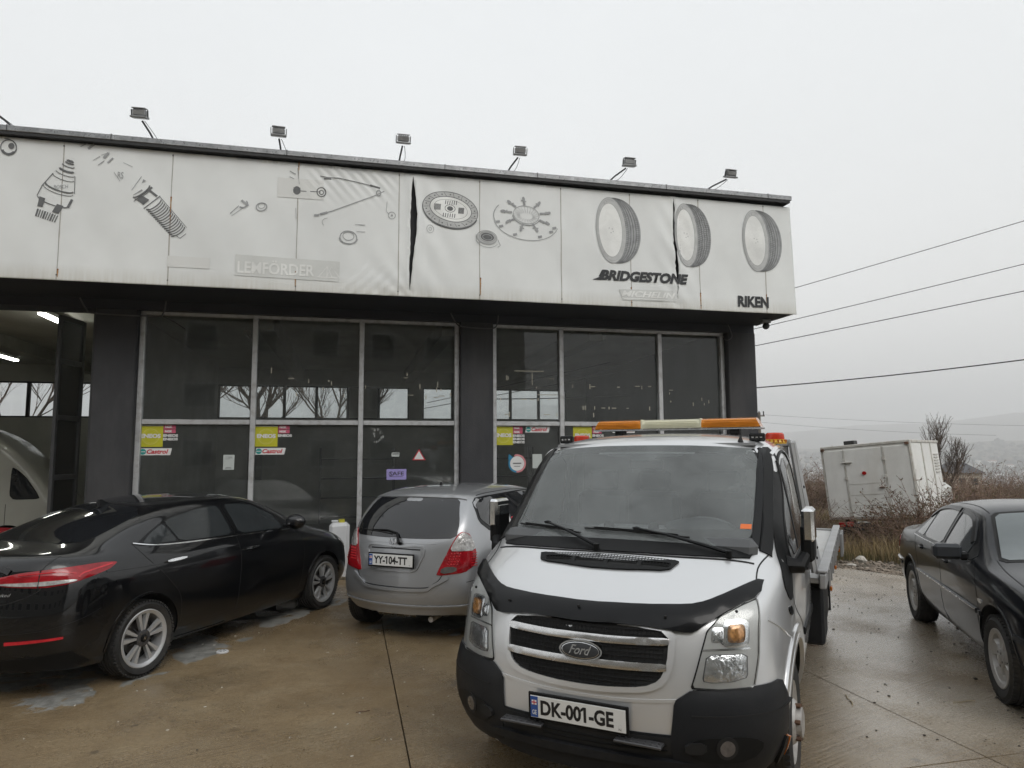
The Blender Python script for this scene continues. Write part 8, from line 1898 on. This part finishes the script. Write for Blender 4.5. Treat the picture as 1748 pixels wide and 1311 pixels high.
for sg in SIDES:
    d = (0, -sg, 0)
    g0 = D.p('window_surround', sd([(-1.22, .75, .985), (-1.12, .72, 1.08), (-.90, .7, 1.262), (-.70, .65, 1.315), (-.3, .6, 1.335), (.10, .6, 1.33), (.36, .62, 1.30), (.55, .7, 1.15), (.78, .75, 1.0), (.72, .8, .955), (0, .8, .962), (-.9, .8, .966)], sg), d, 'black_gloss', off=.003, grid=.08, rnd=1, rr=.10)
    for nm, q in (('quarter_window', [(-1.12, .75, .99), (-1.03, .72, 1.09), (-.87, .7, 1.235), (-.83, .75, .985)]), ('rear_door_window', [(-.80, .7, 1.255), (-.66, .65, 1.295), (-.20, .6, 1.31), (-.15, .8, .985), (-.79, .75, .985)]), ('front_door_window', [(-.06, .6, 1.31), (.14, .6, 1.305), (.36, .62, 1.27), (.57, .7, 1.10), (.58, .75, .985), (-.04, .8, .985)])):
        D.p(nm, sd(q, sg), d, 'reflection_grey_glass', off=.0065, grid=.08, rnd=1, rr=.10, par=g0)
    D.s('rain_deflector', sd([(-1.0, .72, 1.175), (-.82, .68, 1.265), (-.5, .62, 1.305), (-.17, .6, 1.305)], sg), d, 'black_gloss', w=.055, off=.016, h=.008); D.s('rain_deflector', sd([(-.07, .6, 1.305), (.15, .6, 1.29), (.35, .62, 1.235), (.56, .7, 1.08)], sg), d, 'black_gloss', w=.055, off=.016, h=.008)
    D.s('pillar_trim', sd([(-.13, .6, 1.32), (-.09, .8, .97)], sg), d, 'black_gloss', w=.045, off=.009, straight=True)
    D.s('chrome_trim', sd([(-1.2, .8, .962), (-.8, .8, .956), (0, .8, .952), (.72, .8, .945)], sg), d, 'chrome_worn', w=.010, off=.008)
    D.s('door_seam', sd([(-1.22, .76, .99), (-1.10, .83, .9), (-.98, .86, .7), (-.96, .85, .42), (-.93, .83, .28)], sg), d, 'seam_black', w=.008); D.s('door_seam', sd([(-.09, .8, .96), (-.08, .86, .7), (-.09, .83, .28)], sg), d, 'seam_black', w=.008); D.s('door_seam', sd([(.80, .8, .95), (.95, .86, .8), (1.0, .86, .6), (.97, .83, .28)], sg), d, 'seam_black', w=.008)
    cl = [(-.99, .86, .56), (0, .86, .548), (1.0, .86, .54), (.98, .84, .30), (0, .83, .27), (-.95, .84, .29)]
    D.p('side_cladding', sd([(-.975, .86, .585), (-.10, .86, .578), (-.105, .83, .285), (-.92, .83, .29)], sg), d, 'clad_grey', off=.006, thick=.008, grid=.1, rnd=0); D.p('side_cladding', sd([(-.08, .86, .578), (.98, .86, .568), (.96, .83, .285), (-.085, .83, .285)], sg), d, 'clad_grey', off=.006, thick=.008, grid=.1, rnd=0)
    D.s('side_moulding', sd([(-.97, .86, .605), (0, .86, .598), (.97, .86, .588)], sg), d, 'clad_grey', w=.045, off=.018, h=.014); D.s('moulding_insert', sd([(-.97, .86, .618), (0, .86, .611), (.97, .86, .60)], sg), d, 'chrome_worn', w=.010, off=.024, h=.004)
    D.s('side_moulding', sd([(1.03, .86, .586), (1.06, .855, .585)], sg), d, 'clad_grey', w=.045, off=.018, h=.014, straight=True)
    D.s('side_moulding', sd([(1.70, .85, .56), (2.0, .79, .55), (2.14, .5, .545)], sg), (-.4, -sg, 0), 'clad_grey', w=.05, off=.016, h=.014); D.s('rear_moulding', sd([(-1.74, .86, .60), (-2.1, .81, .60), (-2.25, .6, .60), (-2.3, .2, .60)], sg), (.5, -sg, 0), 'chrome_worn', w=.03, off=.02, h=.016); D.s('rear_bumper_top', sd([(-1.74, .85, .575), (-2.1, .81, .57), (-2.3, .3, .57)], sg), (.5, -sg, 0), 'clad_grey', w=.035, off=.014, h=.012)
    for x, z in ((-.83, .865), (.07, .852)):
        D.p('handle_recess', sd([(x - .03, .86, z + .035), (x + .09, .86, z + .035), (x + .09, .86, z - .02), (x - .02, .86, z - .02)], sg), d, 'seam_black', off=.003, thick=.003, rnd=1); D.p('door_handle', sd([(x - .07, .86, z + .012), (x + .11, .86, z + .014), (x + .11, .86, z - .012), (x - .06, .86, z - .012)], sg), d, 'navy_paint', off=.034, thick=.02, rnd=1, grid=.03)
    m = bpy.data.objects.new('door_mirror', None); col.objects.link(m); m.parent = MC; m.location = (.68, sg * .83, .99)
    b = MB(); b.box((-.0, sg * .15, .03), (.11, .22, .13), .045); b.build('mirror_shell', MATS['mirror_grey'], m); one('mirror_foot', MATS['black_plastic'], m, 'box', (.0, sg * .03, -.005), (.09, .07, .07), .02); one('mirror_glass', MATS['chrome'], m, 'box', (-.052, sg * .15, .03), (.006, .18, .10), .01)
    D.s('bonnet_seam', sd([(.98, .70, .975), (1.3, .715, .935), (1.7, .70, .88), (2.02, .62, .79)], sg), (0, 0, -1), 'seam_black', w=.010)
    D.p('side_repeater', sd([(1.02, .86, .70), (1.11, .86, .70), (1.11, .86, .665), (1.02, .86, .67)], sg), d, 'tail_clear', off=.008, rnd=1)
    D.p('headlamp', sd([(1.88, .80, .74), (2.08, .62, .73), (2.12, .5, .60), (1.95, .78, .58)], sg), (-.6, -.8 * sg, 0), 'tail_clear', off=.006, grid=.05); D.p('tail_light', sd([(-1.98, .83, .86), (-2.18, .76, .86), (-2.25, .4, .84), (-2.28, .4, .68), (-2.0, .84, .68)], sg), (.6, -.8 * sg, 0), 'tail_red', off=.006, grid=.05)
    D.s('roof_channel', sd([(-1.2, .62, 1.17), (-.85, .57, 1.335), (-.3, .555, 1.37), (.1, .555, 1.37), (.36, .56, 1.34)], sg), (0, -sg * .5, -.86), 'seam_black', w=.010)
D.arch(-1.345, .33, .378, .024, 'navy_paint', .85); D.arch(1.345, .33, .383, .024, 'navy_paint', .85)
D.p('rear_window', [(-1.55, -.5, 1.03), (-1.55, .5, 1.03), (-.92, .48, 1.35), (-.92, -.48, 1.35)], (.5, 0, -.86), 'tinted_glass', off=.004, grid=.1)
ws_ = D.p('screen_seal', [(.39, -.55, 1.355), (.37, 0, 1.385), (.39, .55, 1.355), (1.02, .70, .95), (1.05, 0, .97), (1.02, -.70, .95)], (-.5, 0, -.86), 'seam_black', off=.003, grid=.08, rr=.07)
D.p('windscreen', [(.425, -.525, 1.34), (.405, 0, 1.365), (.425, .525, 1.34), (.99, .67, .965), (1.02, 0, .985), (.99, -.67, .965)], (-.5, 0, -.86), 'screen_grey', off=.007, grid=.08, par=ws_, rr=.07)
for x in (-1.345, 1.345):
    for s in SIDES: wheel(MC, x, s * .755, .317, s, .318, .205, .20, 'star', ('alloy_dusty', 'alloy_dark'))
# ------------------------------------------------------------------ small things lying about the yard
pm('white_plastic', (.62, .63, .64), .4, dirt=(.3, .28, .24), dirt_amt=.3); pm('cap_yellow', (.55, .5, .06), .4); pm('straw', (.32, .25, .14), .8, var=.3); pm('crumb', (.03, .024, .018), .9, var=.5, vs=30); pm('paper_scrap', (.6, .58, .52), .8)
r = empty('plastic_bottle', (-2.74, 8.62, .055), R(18), 'white plastic bottle lying by the black saloon front wheel', 'bottle')
b = MB(); b.lathe([(.001, -.13), (.048, -.125), (.055, -.10), (.055, .06), (.045, .09), (.022, .105), (.022, .12)], 24, Matrix.Rotation(R(-90), 4, 'Z')); b.build('bottle_body', MATS['white_plastic'], r)
b = MB(); b.lathe([(.025, .118), (.025, .145), (.001, .147)], 16, Matrix.Rotation(R(-90), 4, 'Z')); b.build('bottle_cap', MATS['alloy_dark'], r)
r = empty('canister', (-2.62, 10.62, 0), R(13), 'white plastic canister standing between the two parked cars', 'canister')
one('canister_body', MATS['white_plastic'], r, 'box', (0, 0, .42), (.30, .24, .84), .05); one('canister_cap', MATS['cap_yellow'], r, 'cyl', (.03, 0, .84), (.03, 0, .885), .045, 14); one('canister_handle', MATS['white_plastic'], r, 'box', (-.07, 0, .86), (.10, .03, .03), .01)
r = empty('drain_lid', (-2.77, 6.80, .012), .4, 'small white perforated plastic lid on the wet concrete', 'lid')
b = MB(); b.lathe([(.001, .006), (.05, .006), (.056, .0), (.056, -.010)], 28, Matrix.Rotation(R(90), 4, 'X')); b.build('lid_disc', MATS['white_plastic'], r)
for k in range(6): one('lid_hole', MATS['seam_black'], r, 'cyl', (.028 * math.cos(k * 1.047), .028 * math.sin(k * 1.047), .005), (.028 * math.cos(k * 1.047), .028 * math.sin(k * 1.047), .0075), .007, 8)
def twig(x, y, L, a, rr, label, mat='straw', n=7):
    pts = []; p = Vector((x, y, rr + .001)); th = a
    for i in range(n): pts.append(p.copy()); th += random.uniform(-.25, .25); p += Vector((math.cos(th), math.sin(th), 0)) * L / n; p.z = rr + .004 * random.random()
    o = MB().tube(pts, rr, 5).build('twig', MATS[mat]); tag(o, label, 'twig', 'twigs and straws on the concrete')
twig(2.52, 5.35, .26, 1.1, .0035, 'pale straw beside the tow truck front wheel'); twig(2.95, 6.9, .16, 2.9, .004, 'dark twig in the wet lane between the truck and the dark saloon', 'rusty_steel'); twig(-1.15, 5.25, .12, .1, .003, 'thin dark twig near the slab joint', 'rusty_steel'); twig(-.95, 4.75, .10, .5, .003, 'short straw near the bottom of the slab joint'); twig(-2.0, 5.3, .08, -.5, .003, 'short pale straw in the middle of the brown concrete')
twig(3.3, 5.4, .22, .2, .003, 'thin straw on the wet lane near the dark saloon')
b = MB()
def blob(x, y, s): b.ico((x, y, s * .35), (s, s * random.uniform(.5, 1), s * .5), sub=1, jit=.25)
n = 0
while n < 620:
    if random.random() < .62: t = random.random(); x = 2.3 + 3.2 * random.random() + t * .6; y = 4.6 + 6.3 * t; s = abs(random.gauss(0, .0055)) + .003
    else: x = random.uniform(-3.5, 1.2); y = random.uniform(4.3, 8); s = abs(random.gauss(0, .0022)) + .0016
    blob(x, y, min(s, .02)); n += 1
o = b.build('grit', MATS['crumb'], None, False); tag(o, 'dark crumbs of soil and grit scattered on the wet concrete', kind='stuff')
b = MB()
for _ in range(70):
    x, y = random.uniform(-3.4, 1.2), random.uniform(4.3, 8.2); a = random.uniform(0, 3.14); L = random.uniform(.006, .022); b.box((x, y, .003), (L, .005, .005), 0, None, a)
o = b.build('litter_scraps', MATS['paper_scrap'], None, False); tag(o, 'tiny pale scraps and cigarette ends on the brown concrete', kind='stuff')
